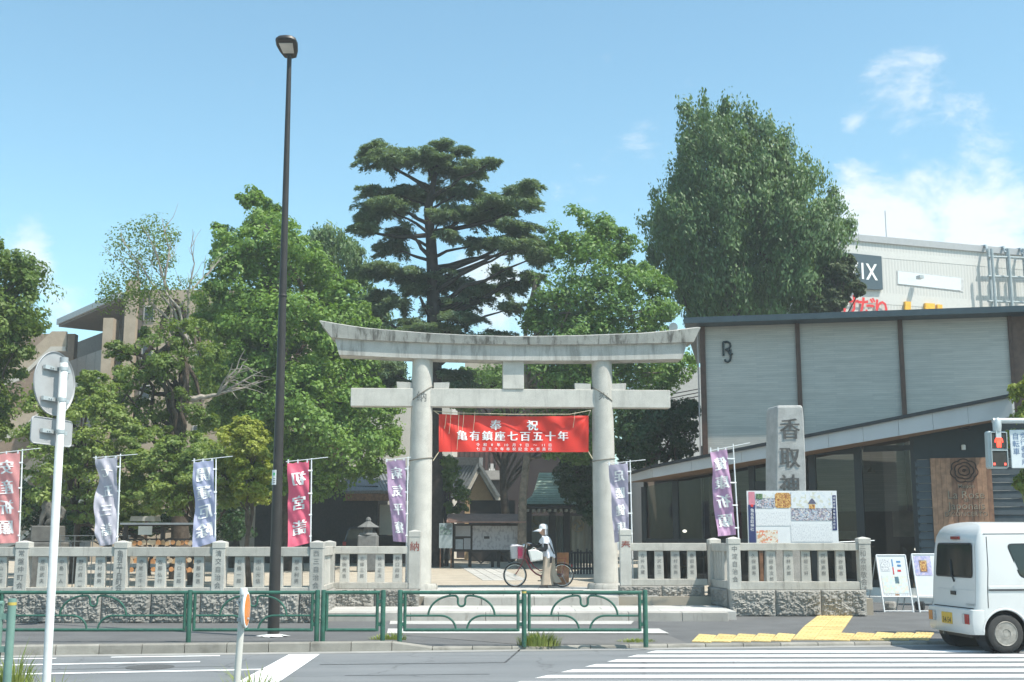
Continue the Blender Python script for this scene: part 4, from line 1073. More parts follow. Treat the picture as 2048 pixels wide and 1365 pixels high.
# ------------------------------------------------------------------ A-boards on the pavement
frame_w = M('aboard_frame', (0.74, 0.75, 0.76), 0.35, 0.03, metal=0.0)
def aboard(label, x0, x1, ytop, yfoot, lean, stuff):
    Y = gnd((x0 + x1) / 2, yfoot, 0.1).y
    a = gnd(x0 + lean, yfoot, 0.1); b = gnd(x1 + lean, yfoot, 0.1); b.y = a.y
    ta = pix(x0, ytop, a.y + 0.20); tb = pix(x1, ytop, a.y + 0.20)
    t = thing('sandwich_board', label, 'sandwich board', (a + b) / 2, 'sandwich boards outside the restaurant')
    R_ = (b - a).normalized(); 
    def P(u, v, out=0.0): 
        p = (a * (1 - u) + b * u) * (1 - v) + (ta * (1 - u) + tb * u) * v
        return p + Vector((0, -out, -0.0))
    for u in (0, 1):
        m = MB(); m.tube([P(u, 0), P(u, 1)], 0.019, 8); m.build('frame_bar', frame_w, t, smooth=True)
        m = MB(); q = P(u, 1); m.tube([q, Vector((q.x - 0.14, q.y + 0.42, 0.11))], 0.013, 8); m.build('rear_leg', galv, t, smooth=True)
    for v in (0.02, 0.27, 1.0):
        m = MB(); m.tube([P(0, v), P(1, v)], 0.019 if v > 0.1 else 0.012, 8); m.build('cross_bar', frame_w, t, smooth=True)
    m = MB(); m.grid(lambda u, v: P(u, 0.27 + 0.73 * v, 0.004), 1, 1); pn = m.build('panel', M('poster_white', (0.70, 0.72, 0.73), 0.45, 0.03), t)
    for (u0, u1, v0, v1, mt, nm) in stuff:
        m = MB(); m.grid(lambda u, v: P(u0 + (u1 - u0) * u, v0 + (v1 - v0) * v, 0.009), 1, 1); m.build(nm, mt, pn, fix=False)
    return t, P
bluep = M('print_blue', (0.08, 0.25, 0.50)); orangep = M('print_orange', (0.75, 0.35, 0.12)); mapm = photomat('print_map', [(0.70, 0.72, 0.68), (0.62, 0.70, 0.72), (0.74, 0.66, 0.58), (0.70, 0.72, 0.73), (0.66, 0.72, 0.62)], 22, 6)
purp = photomat('print_purple', [(0.42, 0.40, 0.62), (0.52, 0.48, 0.66), (0.60, 0.52, 0.62), (0.36, 0.38, 0.60)], 24, 7)
aboard('white framed sandwich board with map and blue and red print beside the end post', 1752, 1810, 1111, 1225, 17,
       [(0.1, 0.42, 0.72, 0.93, textmat('small_print_two'), 'text_block'), (0.50, 0.535, 0.80, 0.93, bluep, 'bar_mark'), (0.50, 0.535, 0.66, 0.79, redp, 'bar_mark'), (0.66, 0.80, 0.87, 0.90, bluep, 'heading'), (0.68, 0.80, 0.80, 0.835, bluep, 'heading'), (0.66, 0.78, 0.71, 0.745, redp, 'heading'),
        (0.08, 0.95, 0.33, 0.64, mapm, 'map_print'), (0.52, 0.66, 0.50, 0.62, M('print_teal', (0.12, 0.22, 0.28)), 'map_mark'), (0.10, 0.95, 0.285, 0.325, textmat('small_print_three'), 'text_block'), (0.46, 0.6, 0.29, 0.32, orangep, 'mark')])
t2, P2 = aboard('white framed sandwich board with a purple poster half hidden by the van', 1823, 1881, 1109, 1225, 17,
       [(0.04, 0.62, 0.63, 0.97, purp, 'poster'), (0.20, 0.48, 0.68, 0.90, M('print_cream', (0.66, 0.56, 0.36)), 'poster_frame')])
m = MB(); m.grid(lambda u, v: P2(0.23 + 0.22 * u, 0.70 + 0.18 * v, 0.014), 1, 1); m.build('poster_picture', gold, t2, fix=False)
for px, w, nm, mt in ((1788, 0.15, 'stone_weight', M('concrete_weight', (0.36, 0.35, 0.33), 0.9, 0.2, 8, 0.5, 60)), (1848, 0.12, 'dark_weight', black_plastic)):
    c_ = gnd(px, 1222, 0.1) + Vector((0, 0.28, 0))
    m = MB(); m.loft([[(c_.x + w * math.cos(a) * s, c_.y + 0.10 * math.sin(a) * s, 0.10 + z) for a in [2 * math.pi * (k + .5) / 8 for k in range(8)]] for s, z in ((0.8, 0), (1.0, 0.06), (1.0, 0.16), (0.86, 0.20))])
    tag(m.build(nm, mt, loc=(c_.x, c_.y, 0.1)), 'rounded concrete block standing behind the legs of the map board' if w > 0.13 else 'small black weight under the poster sandwich board', 'weight')

# ------------------------------------------------------------------ pedestrian signal and its arm
PY_ = 21.4
sg0 = pix(1997, 900, PY_)
sig = thing('pedestrian_signal', 'grey two lamp pedestrian signal showing a lit red standing figure', 'traffic signal', sg0)
sg_grey = M('signal_grey', (0.36, 0.41, 0.42), 0.45, 0.05, 6)
s_r = Vector((0.985, 0.17, 0)); s_n = Vector((0.17, -0.985, 0)); s_u = Vector((0.02, 0, 1)).normalized()
def sgp(u, v, out=0): return sg0 + s_r * u + s_u * v + s_n * out
m = MB(); m.obox(sgp(0, 0, -0.07), s_r, s_n, s_u, 0.19, 0.075, 0.335); m.build('housing', sg_grey, sig, bevel=0.03)
for v, nm in ((0.16, 'red_aspect'), (-0.16, 'green_aspect')):
    m = MB(); m.obox(sgp(0.0, v, 0.012), s_r, s_n, s_u, 0.145, 0.010, 0.138); asp = m.build(nm, M('signal_lens', (0.035, 0.03, 0.028), 0.25), sig, bevel=0.02)
    for e in (-1, 1):
        m = MB(); m.obox(sgp(e * 0.152, v, 0.02), s_r, s_n, s_u, 0.006, 0.018, 0.145); m.build('visor', sg_grey, asp)
    m = MB(); m.obox(sgp(0, v + 0.148, 0.02), s_r, s_n, s_u, 0.158, 0.018, 0.006); m.build('visor', sg_grey, asp)
    if v > 0:
        red_on = emit('signal_red', (1.0, 0.05, 0.025), 2.2); m = MB()
        for part in ([(0.028 * math.cos(a), 0.093 + 0.03 * math.sin(a)) for a in [2 * math.pi * k / 10 for k in range(10)]],
                     [(-0.045, 0.06), (-0.068, 0.02), (-0.075, -0.03), (-0.055, -0.032), (-0.042, 0.01), (-0.042, -0.05), (-0.036, -0.12), (-0.006, -0.12), (0, -0.06), (0.006, -0.12), (0.036, -0.12), (0.042, -0.05), (0.042, 0.01), (0.055, -0.032), (0.075, -0.03), (0.068, 0.02), (0.045, 0.06)]):
            m.add([sgp(x_ * 1.1, v + z_ * 1.02, 0.025) for x_, z_ in part], [tuple(range(len(part)))])
        m.build('red_figure', red_on, asp, fix=False)
    else:
        for e in (-1, 1):
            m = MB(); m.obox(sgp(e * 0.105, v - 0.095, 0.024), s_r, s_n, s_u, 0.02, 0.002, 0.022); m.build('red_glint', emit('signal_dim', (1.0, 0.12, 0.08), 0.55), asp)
a0 = pix(1985, 842, PY_); a1 = pix(2110, 842, PY_)
m = MB(); m.tube([a0, a1], 0.05, 12); m.build('arm', galv, sig, smooth=True)
m = MB(); m.lathe([(0.065, -0.14), (0.075, -0.05), (0.075, 0.06), (0.05, 0.10)], pix(1994, 848, PY_), (0.05, 0, 1), 16); m.build('hanger', galv, sig, smooth=True)
m = MB(); m.obox(pix(1994, 865, PY_), s_r, s_n, s_u, 0.05, 0.05, 0.10); m.build('neck', galv, sig)
pb2 = pix(2115, 842, PY_); m = MB(); m.tube([(pb2.x, PY_, 0.05), (pb2.x, PY_, pb2.z + 0.6)], 0.08, 14); m.build('mast', galv, sig, smooth=True)
m = MB(); m.tube([sgp(0.24, 0.33), sgp(0.30, -0.30)], 0.008, 6); m.build('cable', grey_metal, sig)
sp0 = pix(2024, 937, PY_ + 0.03); sp1 = pix(2082, 860, PY_ + 0.03)
wb = thing('crossing_sign', 'pale sign with blue lettering for cycles beside the signal', 'sign', (sp0.x, PY_, sp0.z))
m = MB(); m.box(sp0.x, sp1.x, PY_ + 0.03, PY_ + 0.05, sp0.z, sp1.z); pl_ = m.build('plate', M('sign_plate', (0.62, 0.66, 0.68), 0.4, 0.03), wb, bevel=0.012)
m = MB(); fn = sheet((sp0.x, PY_ + 0.03, sp1.z), (1, 0, 0), (0, 0, 1), 0.004)
column(m, '自転車', fn, 0.10, -0.05, 0.13, 0.135); column(m, '歩行者専用', fn, 0.235, -0.04, 0.115, 0.12)
m.build('lettering', M('sign_blue', (0.10, 0.17, 0.30), 0.5), pl_, fix=False)
# ------------------------------------------------------------------ white kei van
VS = 1.085
VYAW = rad(6.5)
v_w = gnd(2013, 1307)
van_white = M('van_white', (0.58, 0.585, 0.58), 0.25, 0.02, 2, spec=0.5, grime=0.12, gcol=(0.40, 0.385, 0.35), gscale=2.2)
dark_glass = M('van_glass', (0.016, 0.022, 0.022), 0.06, 0.1, spec=0.6)
rubber = M('tyre_rubber', (0.035, 0.034, 0.033), 0.85, 0.15, 20)
wheel_steel = M('wheel_steel', (0.27, 0.255, 0.23), 0.5, 0.2, 12, metal=0.1, grime=0.5, gcol=(0.12, 0.10, 0.085), gscale=9)
seam = M('panel_gap', (0.03, 0.032, 0.035), 0.7)
AX, HWt = 0.45, 0.70
ca, sa = math.cos(VYAW), math.sin(VYAW)
# place so that the near rear wheel (x = AX, y = -HWt) stands on v_w
vorg = v_w - Vector((ca * AX + sa * HWt, sa * AX - ca * HWt, 0)) * VS
van = thing('van', 'white boxy kei van seen from behind, driving off on the zebra crossing', 'van', vorg, rotz=VYAW, local=True)
van.scale = (VS, VS, VS)
HP = [(0.0, 0.25), (0.60, 0.25), (0.69, 0.29), (0.725, 0.42), (0.735, 0.66), (0.737, 0.92), (0.728, 1.20), (0.702, 1.50), (0.684, 1.68), (0.662, 1.77), (0.605, 1.83), (0.47, 1.86), (0.22, 1.88), (0.0, 1.885)]
def half_w(z):
    for a, b in zip(HP[3:-1], HP[4:]):
        if z <= b[1]: return a[0] + (b[0] - a[0]) * (z - a[1]) / (b[1] - a[1])
    return 0.2
def lean(z):
    if z < 0.60: return 0.0
    q = 0.035 + (z - 0.60) * 0.075
    if z > 1.56: q += (z - 1.56) ** 2 * 1.5
    return q
def leanf(z): return 0.0 if z < 0.9 else (z - 0.9) * 0.85
sts = [(0.0, 0.925, 0.0), (0.025, 0.965, 0.0), (0.07, 0.99, 0), (0.14, 1.0, 0), (0.6, 1, 0), (1.2, 1, 0), (1.9, 1, 0), (2.5, 1, 0), (2.95, 0.99, 0), (3.2, 0.97, 0), (3.33, 0.93, 0), (3.38, 0.86, 0)]
rings = []
for x0, s, _ in sts:
    fr = max(0.0, 1 - x0 / 0.6); ff = max(0.0, min(1.0, (x0 - 2.3) / 0.9))
    zc_ = 1.0 if x0 > 0.1 else (0.992 + 0.08 * x0)
    half = [(y * s, 0.25 + (z - 0.25) * zc_) for y, z in HP]
    pts = [(x0 + lean(z) * fr - leanf(z) * ff, -y, z) for y, z in half] + [(x0 + lean(z) * fr - leanf(z) * ff, y, z) for y, z in reversed(half[1:-1])]
    rings.append(pts)
m = MB(); m.loft(rings, caps=False); n_ = len(HP); tot = len(rings[0])
for base in (0, (len(rings) - 1) * tot):
    for i in range(n_ - 1):
        l0, l1 = base + i, base + i + 1
        r0 = base + (tot - i) % tot if i else base; r1 = base + (tot - i - 1)
        if i == 0: m.f.append((l0, l1, r1)); m.m.append(0)
        elif i == n_ - 2: m.f.append((l0, l1, r0)); m.m.append(0)
        else: m.f.append((l0, l1, r1, r0)); m.m.append(0)
body = m.build('body', van_white, van, smooth=True)
cut = MB()
for ax_ in (AX, 2.96):
    cut.lathe([(0.335, -1.0), (0.335, 1.0)], (ax_, 0, 0.28), (0, 1, 0), 32)
co = cut.build('arch_cutter', seam, None)
co.parent = van
bpy.context.view_layer.update()
bmod = body.modifiers.new('arches', 'BOOLEAN'); bmod.object = co; bmod.operation = 'DIFFERENCE'; bmod.solver = 'EXACT'
bpy.context.view_layer.update()
me_ = bpy.data.meshes.new_from_object(body.evaluated_get(bpy.context.evaluated_depsgraph_get()))
body.modifiers.clear(); body.data = me_
me_.polygons.foreach_set('use_smooth', [True] * len(me_.polygons)); me_.set_sharp_from_angle(angle=rad(35))
bpy.data.objects.remove(co)
m = MB(); m.box(0.05, 3.3, -0.52, 0.52, 0.20, 0.62); m.build('underbody', black_plastic, van)
def side_y(z, out=0.004): return -(half_w(z) + out)
def side_patch(name, pts, mat, par, r=0.06, out=0.004):
    """rounded polygon on the near flank"""
    ring = []; n = len(pts)
    for i in range(n):
        p, a, b = Vector(pts[i]), Vector(pts[i - 1]), Vector(pts[(i + 1) % n])
        d0 = (a - p).normalized() * r; d1 = (b - p).normalized() * r
        for k in range(5):
            t = k / 4; q = (p + d0) * (1 - t) ** 2 + p * 2 * t * (1 - t) + (p + d1) * t * t
            ring.append((q.x, side_y(q.y, out), q.y))
    m = MB(); m.add(ring, [tuple(range(len(ring)))]); return m.build(name, mat, par, fix=False)
def rear_patch(name, pts, mat, par, r=0.05, out=0.006):
    ring = []; n = len(pts)
    for i in range(n):
        p, a, b = Vector(pts[i]), Vector(pts[i - 1]), Vector(pts[(i + 1) % n])
        d0 = (a - p).normalized() * r; d1 = (b - p).normalized() * r
        for k in range(5):
            t = k / 4; q = (p + d0) * (1 - t) ** 2 + p * 2 * t * (1 - t) + (p + d1) * t * t
            ring.append((lean(q.y) - out, q.x, q.y))
    m = MB(); m.add(ring, [tuple(range(len(ring)))]); return m.build(name, mat, par, fix=False)
w1 = side_patch('window', [(0.55, 1.56), (1.62, 1.58), (1.62, 1.06), (0.72, 1.06)], black_plastic, van, 0.09, 0.002)
side_patch('pane', [(0.57, 1.545), (1.60, 1.562), (1.60, 1.078), (0.735, 1.078)], dark_glass, w1, 0.085, 0.005)
w2 = side_patch('window', [(1.72, 1.58), (2.42, 1.57), (2.62, 1.06), (1.72, 1.06)], black_plastic, van, 0.07, 0.002)
side_patch('pane', [(1.74, 1.562), (2.40, 1.552), (2.59, 1.078), (1.74, 1.078)], dark_glass, w2, 0.065, 0.005)
def seam_line(name, pts, r=0.006):
    m = MB(); m.tube([(x, side_y(z, 0.001), z) for x, z in pts], r, 6); m.build(name, seam, van)
seam_line('roof_seam', [(0.22 + lean(1.7) * 0, 1.70), (1.0, 1.705), (2.4, 1.70)])
seam_line('door_seam', [(1.66, 1.66), (1.66, 0.9), (1.66, 0.34)])
seam_line('quarter_seam', [(0.26, 1.66), (0.235, 1.2), (0.205, 0.9), (0.20, 0.64)])
m = MB(); m.box(0.22, 1.66, side_y(0.90, 0.012), side_y(0.90, -0.02), 0.885, 0.905); m.build('slide_rail', seam, van)
m = MB(); m.box(0.22, 1.66, side_y(0.94, 0.006), side_y(0.94, -0.02), 0.907, 0.955); m.build('rail_cover', van_white, van, bevel=0.004)
# tailgate
rw = rear_patch('rear_window', [(-0.555, 1.57), (0.555, 1.57), (0.59, 1.06), (-0.59, 1.06)], black_plastic, van, 0.07)
rear_patch('pane', [(-0.535, 1.55), (0.535, 1.55), (0.57, 1.085), (-0.57, 1.085)], dark_glass, rw, 0.06, 0.009)
m = MB(); m.bar((lean(1.40) - 0.010, -0.15, 1.33), (lean(1.40) - 0.010, -0.47, 1.33), 0.004, 0.015); m.build('window_sticker', white_paint, rw)
m = MB(); m.obox((lean(1.64) - 0.012, -0.02, 1.645), (0, 1, 0), (1, 0, 0), (0, 0, 1), 0.125, 0.012, 0.022); m.build('high_brake_lamp', M('brake_red', (0.20, 0.02, 0.02), 0.2), van)
m = MB(); m.tube([(lean(1.02) - 0.02, -0.04, 1.0), (lean(1.2) - 0.03, 0.04, 1.10), (lean(1.4) - 0.02, 0.10, 1.32)], 0.014, 6); m.build('wiper', black_plastic, van)
m = MB(); m.obox((lean(0.80) - 0.006, 0, 0.83), (0, 1, 0), (1, 0, 0), (0, 0, 1), 0.075, 0.01, 0.028); m.build('tailgate_handle', black_plastic, van)
for y, z in ((0.0, 1.0), (0.0, 0.91)):
    m = MB(); m.lathe([(0.018, -0.006), (0.014, -0.010)], (lean(z), y, z), (1, 0, 0), 10); m.build('badge', grey_metal, van)
m = MB(); fn = sheet((lean(0.68) - 0.003, -0.50, 0.68), (0, -1, 0), (0, 0, 1), 0.004); [m.add([fn(x, z) for x, z in ((k * 0.05 - 0.10, -0.015), (k * 0.05 - 0.065, -0.015), (k * 0.05 - 0.065, 0.015), (k * 0.05 - 0.10, 0.015))], [(0, 1, 2, 3)]) for k in range(5)]; m.build('badge_strip', grey_metal, van, fix=False)
m = MB(); m.tube([(lean(0.62) - 0.002, -0.62, 0.625), (lean(0.62) - 0.002, 0.62, 0.625)], 0.008, 6); m.build('tailgate_seam', seam, van)
m = MB(); m.tube([(lean(0.86) - 0.000, -0.60, 0.885), (lean(0.86) - 0.000, 0.60, 0.885)], 0.003, 5); m.build('tailgate_crease', M('crease', (0.5, 0.52, 0.55)), van)
for s_ in (-1, 1):
    m = MB(); m.tube([(lean(z) + 0.004, s_ * (half_w(z) * 0.925 - 0.02), z) for z in (0.64, 0.9, 1.2, 1.5, 1.68)], 0.005, 6); m.build('tailgate_seam', seam, van)
# bumper, lamps, plate
rg = []
for z, o, s in ((0.26, -0.01, 0.98), (0.30, -0.03, 1.0), (0.42, -0.045, 1.005), (0.55, -0.045, 1.005), (0.605, -0.035, 1.0), (0.615, -0.01, 0.985)):
    hw = half_w(max(z, 0.43)) * s
    rg.append([(0.13, -hw - 0.004, z), (0.05, -hw - 0.006, z), (o + 0.012, -hw + 0.03, z), (o, -hw + 0.09, z), (o, 0, z), (o, hw - 0.09, z), (o + 0.012, hw - 0.03, z), (0.05, hw + 0.006, z), (0.13, hw + 0.004, z), (0.13, 0, z)])
m = MB(); m.loft(rg); bmp_ = m.build('bumper', van_white, van, smooth=True)
tail_red = M('tail_red', (0.30, 0.02, 0.018), 0.15, 0.2, 60); tail_clear = M('tail_clear', (0.45, 0.44, 0.43), 0.15, 0.2, 60); tail_or = M('tail_orange', (0.55, 0.22, 0.05), 0.2, 0.2, 60)
for s_ in (-1, 1):
    m = MB(); m.obox((-0.047, s_ * 0.535, 0.475), (0, 1, 0), (1, 0, 0), (0, 0, 1), 0.105, 0.008, 0.075); lampo = m.build('tail_lamp', M('lamp_frame', (0.3, 0.3, 0.3)), bmp_, bevel=0.01)
    m = MB(); m.obox((-0.057, s_ * 0.575, 0.475), (0, 1, 0), (1, 0, 0), (0, 0, 1), 0.06, 0.006, 0.07); m.build('red_lens', tail_red if s_ < 0 else tail_or, lampo)
    m = MB(); m.obox((-0.056, s_ * 0.47, 0.475), (0, 1, 0), (1, 0, 0), (0, 0, 1), 0.035, 0.006, 0.07); m.build('clear_lens', tail_clear, lampo)
m = MB(); m.obox((-0.050, 0.06, 0.46), (0, 1, 0), (1, 0, 0), (0, 0, 1), 0.168, 0.006, 0.084); plt = m.build('number_plate', M('plate_yellow', (0.62, 0.40, 0.06), 0.5, 0.06), bmp_, bevel=0.006)
m = MB(); fn = sheet((-0.057, 0.06, 0.435), (0, -1, 0), (0, 0, 1), 0.002); line(m, '34-54', fn, 0.01, 0, 0.115, bold=0.006); m.build('plate_lettering', black_plastic, plt, fix=False)
# wheels
def wheel(ax_, y, near):
    w = MB(); sgn = -1 if near else 1
    w.lathe([(0.155, -0.075), (0.185, -0.085), (0.245, -0.085), (0.268, -0.070), (0.275, -0.04), (0.275, 0.04), (0.268, 0.070), (0.245, 0.085), (0.185, 0.085), (0.155, 0.075)], (ax_, y, 0.275), (0, 1, 0), 36)
    tyre = w.build('wheel', rubber, van, smooth=True)
    r_ = MB(); r_.lathe([(0.178, 0.082), (0.170, 0.092), (0.158, 0.086), (0.150, 0.062), (0.122, 0.050), (0.106, 0.082), (0.068, 0.088), (0.06, 0.068), (0.045, 0.068), (0.04, 0.085), (0.002, 0.088)], (ax_, y, 0.275), (0, sgn, 0), 32)
    rim = r_.build('rim', wheel_steel, tyre, smooth=True)
    for k in range(8):
        a = 2 * math.pi * k / 8
        h = MB(); h.lathe([(0.016, 0.0), (0.016, 0.008)], (ax_ + 0.132 * math.cos(a), y + sgn * 0.054, 0.275 + 0.132 * math.sin(a)), (0, sgn, 0), 8); h.build('vent_hole', seam, tyre)
    for k in range(4):
        a = 2 * math.pi * (k + .5) / 4
        h = MB(); h.lathe([(0.011, 0.0), (0.011, 0.016)], (ax_ + 0.052 * math.cos(a), y + sgn * 0.066, 0.275 + 0.052 * math.sin(a)), (0, sgn, 0), 6); h.build('wheel_nut', wheel_steel, tyre)
for ax_ in (AX, 2.96):
    for y, nr in ((-0.645, True), (0.645, False)): wheel(ax_, y, nr)
    for s_ in (-1, 1):
        m = MB(); m.lathe([(0.325, 0.0), (0.325, 0.30), (0.02, 0.31)], (ax_, s_ * 0.72, 0.28), (0, -s_, 0), 28, caps=False); m.build('wheel_liner', black_plastic, van)
        m = MB(); m.tube([(ax_ + 0.345 * math.cos(rad(a)), s_ * (half_w(max(0.43, 0.28 + 0.345 * math.sin(rad(a)))) + 0.001), 0.28 + 0.345 * math.sin(rad(a))) for a in range(-4, 185, 9)], 0.016, 8); m.build('arch_lip', van_white, van, smooth=True)
m = MB(); m.tube([(0.02, 0.35, 0.22), (0.25, 0.35, 0.23)], 0.02, 8); m.build('exhaust_pipe', wheel_steel, van)
m = MB(); m.obox((2.62, -0.80, 1.12), (1, 0, 0), (0, 1, 0), (0, 0, 1), 0.04, 0.07, 0.08); m.build('door_mirror', van_white, van, bevel=0.02)
ws = MB(); ws.grid(lambda u, v: Vector((3.36 - leanf(1.08 + 0.55 * v) * 0.97 + 0.012, (-0.58 + 1.16 * u) * (1 - 0.08 * v), 1.08 + 0.55 * v)), 4, 3); ws.build('windscreen', dark_glass, van)

# ------------------------------------------------------------------ bicycle
BYk = gnd(1078, 1175, ZC + 0.006).y
def bp(px, py, dy=0.0): p = pix(px, py, BYk); return Vector((p.x, BYk + dy, p.z))
GZ = ZC + 0.006
fwx, rwx = bp(1030, 1150).x, bp(1124, 1150).x; WR = 0.325
bike = thing('bicycle', 'red step-through city bicycle with front basket being pushed through the gate', 'bicycle', ((fwx + rwx) / 2, BYk, GZ))
bike_red = M('bike_red', (0.24, 0.035, 0.045), 0.35, 0.1); chrome = M('chrome', (0.62, 0.63, 0.64), 0.25, 0.03, metal=0.9)
for x in (fwx, rwx):
    c = Vector((x, BYk, GZ + WR))
    def circ(r, n=40): return [c + Vector((r * math.cos(2 * math.pi * k / n), 0, r * math.sin(2 * math.pi * k / n))) for k in range(n)]
    m = MB(); m.tube(circ(WR - 0.019), 0.019, 8, closed=True); wh = m.build('wheel', rubber, bike, smooth=True)
    m = MB(); m.tube(circ(WR - 0.046), 0.010, 6, closed=True); m.build('rim', chrome, wh, smooth=True)
    m = MB()
    for k in range(28):
        a = 2 * math.pi * k / 28; m.tube([c + Vector((0.02 * math.cos(a + 1), 0.03 * (1 if k % 2 else -1), 0.02 * math.sin(a + 1))), c + Vector(((WR - 0.05) * math.cos(a), 0, (WR - 0.05) * math.sin(a)))], 0.0018, 3)
    m.build('spokes', chrome, wh)
    m = MB(); m.lathe([(0.022, -0.05), (0.03, -0.03), (0.018, 0), (0.03, 0.03), (0.022, 0.05)], c, (0, 1, 0), 12); m.build('hub', chrome, wh, smooth=True)
fc = Vector((fwx, BYk, GZ + WR)); rc_ = Vector((rwx, BYk, GZ + WR))
hd_t, hd_b = bp(1052, 1098), bp(1048, 1118)
bbk = bp(1088, 1155)
seat_t = bp(1100, 1118)
def tubep(name, pts, r, mat, par=bike): m = MB(); m.tube(pts, r, 10); return m.build(name, mat, par, smooth=True)
tubep('head_tube', [hd_t, hd_b], 0.022, bike_red)
fork = [hd_b, bp(1044, 1128), bp(1036, 1142), fc]
for s_ in (-1, 1): tubep('fork_blade', [p + Vector((0, s_ * (0.035 if i else 0.015), 0)) for i, p in enumerate(fork)], 0.013, bike_red)
tubep('down_tube', [bp(1049, 1113), bp(1055, 1126), bp(1062, 1139), bp(1072, 1148), bbk], 0.023, bike_red)
tubep('upper_tube', [bp(1050, 1105), bp(1058, 1120), bp(1068, 1134), bp(1080, 1142), bp(1093, 1140)], 0.015, bike_red)
tubep('seat_tube', [bbk, bp(1096, 1135), seat_t], 0.018, bike_red)
for s_ in (-1, 1):
    tubep('chain_stay', [bbk + Vector((0, s_ * 0.03, 0)), rc_ + Vector((0, s_ * 0.06, 0))], 0.010, bike_red)
    tubep('seat_stay', [bp(1097, 1130) + Vector((0, s_ * 0.02, 0)), rc_ + Vector((0, s_ * 0.06, 0))], 0.009, bike_red)
    tubep('rack_stay', [bp(1131, 1118) + Vector((0, s_ * 0.06, 0)), rc_ + Vector((0, s_ * 0.07, 0))], 0.006, bike_red)
m = MB(); m.loft([[seat_t + Vector((x * 1.0, y, z)) for x, y, z in ((-0.13, -0.02, 0.03), (-0.13, 0.02, 0.03), (0.0, 0.06, 0.045), (0.12, 0.09, 0.05), (0.12, -0.09, 0.05), (0.0, -0.06, 0.045))], [seat_t + Vector((x, y, z)) for x, y, z in ((-0.12, -0.015, 0.06), (-0.12, 0.015, 0.06), (0.0, 0.05, 0.075), (0.11, 0.08, 0.085), (0.11, -0.08, 0.085), (0.0, -0.05, 0.075))]]); m.build('saddle', black_plastic, bike, bevel=0.01)
m = MB()
for s_ in (-0.05, 0, 0.05): m.tube([bp(1104, 1117, s_), bp(1133, 1116.5, s_)], 0.006, 6)
for px in (1106, 1115, 1124, 1132): m.tube([bp(px, 1117, -0.06), bp(px, 1117, 0.06)], 0.006, 6)
m.build('rear_rack', bike_red, bike)
for (c, a0, a1) in ((fc, 60, 170), (rc_, 20, 170)):
    m = MB(); rr_ = WR + 0.022
    m.grid(lambda u, v: c + Vector((rr_ * math.cos(rad(a0 + (a1 - a0) * u)), -0.03 + 0.06 * v, (rr_ + 0.01 * math.sin(v * math.pi)) * math.sin(rad(a0 + (a1 - a0) * u)))), 20, 4); m.build('mudguard', chrome if c is rc_ else grey_metal, bike, smooth=True)
hb = bp(1054, 1090)
tubep('stem', [hd_t, hb], 0.014, chrome)
for s_ in (-1, 1): tubep('handlebar', [hb, hb + Vector((-0.02, s_ * 0.10, 0.03)), hb + Vector((0.02, s_ * 0.24, 0.05)), hb + Vector((0.16, s_ * 0.27, 0.02))], 0.011, chrome); tubep('grip', [hb + Vector((0.12, s_ * 0.27, 0.03)), hb + Vector((0.25, s_ * 0.275, 0.0))], 0.017, black_plastic)
m = MB(); m.lathe([(0.045, 0), (0.05, 0.03), (0.035, 0.055)], bp(1049, 1092, -0.20), (-1, 0, 0.2), 14); m.build('mirror', chrome, bike, smooth=True)
m = MB(); m.lathe([(0.10, -0.02), (0.10, 0.02)], bbk + Vector((0, 0.05, 0)), (0, 1, 0), 20); m.box(bbk.x, rwx, BYk + 0.035, BYk + 0.06, GZ + 0.28, GZ + 0.37); m.build('chain_case', black_plastic, bike)
for s_ in (-1, 1):
    e = bbk + Vector((-0.12 * s_, s_ * 0.09, -0.10 * s_)); tubep('crank', [bbk + Vector((0, s_ * 0.07, 0)), e], 0.011, chrome)
    m = MB(); m.box(e.x - 0.05, e.x + 0.05, e.y - 0.02 + s_ * 0.05, e.y + 0.06 + s_ * 0.05, e.z - 0.012, e.z + 0.012); m.build('pedal', black_plastic, bike)
tubep('kickstand', [rc_ + Vector((0, -0.08, 0)), rc_ + Vector((0.14, -0.16, -0.27))], 0.008, grey_metal)
m = MB(); m.lathe([(0.03, 0), (0.03, 0.02)], bp(1143, 1132), (1, 0, 0), 10); m.build('rear_reflector', tail_red, bike)
# basket: wire cage, and the bags in it
bk0, bk1 = bp(1021, 1118), bp(1046, 1096)
bm_ = MB(); y0, y1 = -0.16, 0.16
for k in range(7):
    f_ = k / 6; z = bk0.z + (bk1.z - bk0.z) * f_; e = 0.02 * f_
    bm_.tube([(bk0.x - e, BYk + y0 - e, z), (bk1.x + e, BYk + y0 - e, z), (bk1.x + e, BYk + y1 + e, z), (bk0.x - e, BYk + y1 + e, z)], 0.004, 4, closed=True)
for k in range(8):
    x = bk0.x + (bk1.x - bk0.x) * k / 7
    for y in (y0, y1): bm_.tube([(x, BYk + y, bk0.z), (x, BYk + y * 1.12, bk1.z)], 0.003, 4)
bm_.build('basket', galv, bike)
bag = thing('basket_bag', 'white and red bag sitting in the bicycle basket', 'bag', (bk0.x + 0.15, BYk, bk0.z))
def soft_bag(name, x0, x1, ya, yb, z0, z1, mat, par, seed=1):
    m = MB(); rr = random.Random(seed); rings = []
    for j in range(6):
        f_ = j / 5; s = 0.85 + 0.2 * math.sin(f_ * math.pi * 0.8)
        rings.append([((x0 + x1) / 2 + (x1 - x0) / 2 * s * math.copysign(abs(math.cos(a)) ** 0.5, math.cos(a)) + rr.uniform(-.008, .008), (ya + yb) / 2 + (yb - ya) / 2 * s * math.copysign(abs(math.sin(a)) ** 0.5, math.sin(a)), z0 + (z1 - z0) * f_ + rr.uniform(-.01, .01)) for a in [2 * math.pi * k / 16 for k in range(16)]])
    m.loft(rings); return m.build(name, mat, par, smooth=True)
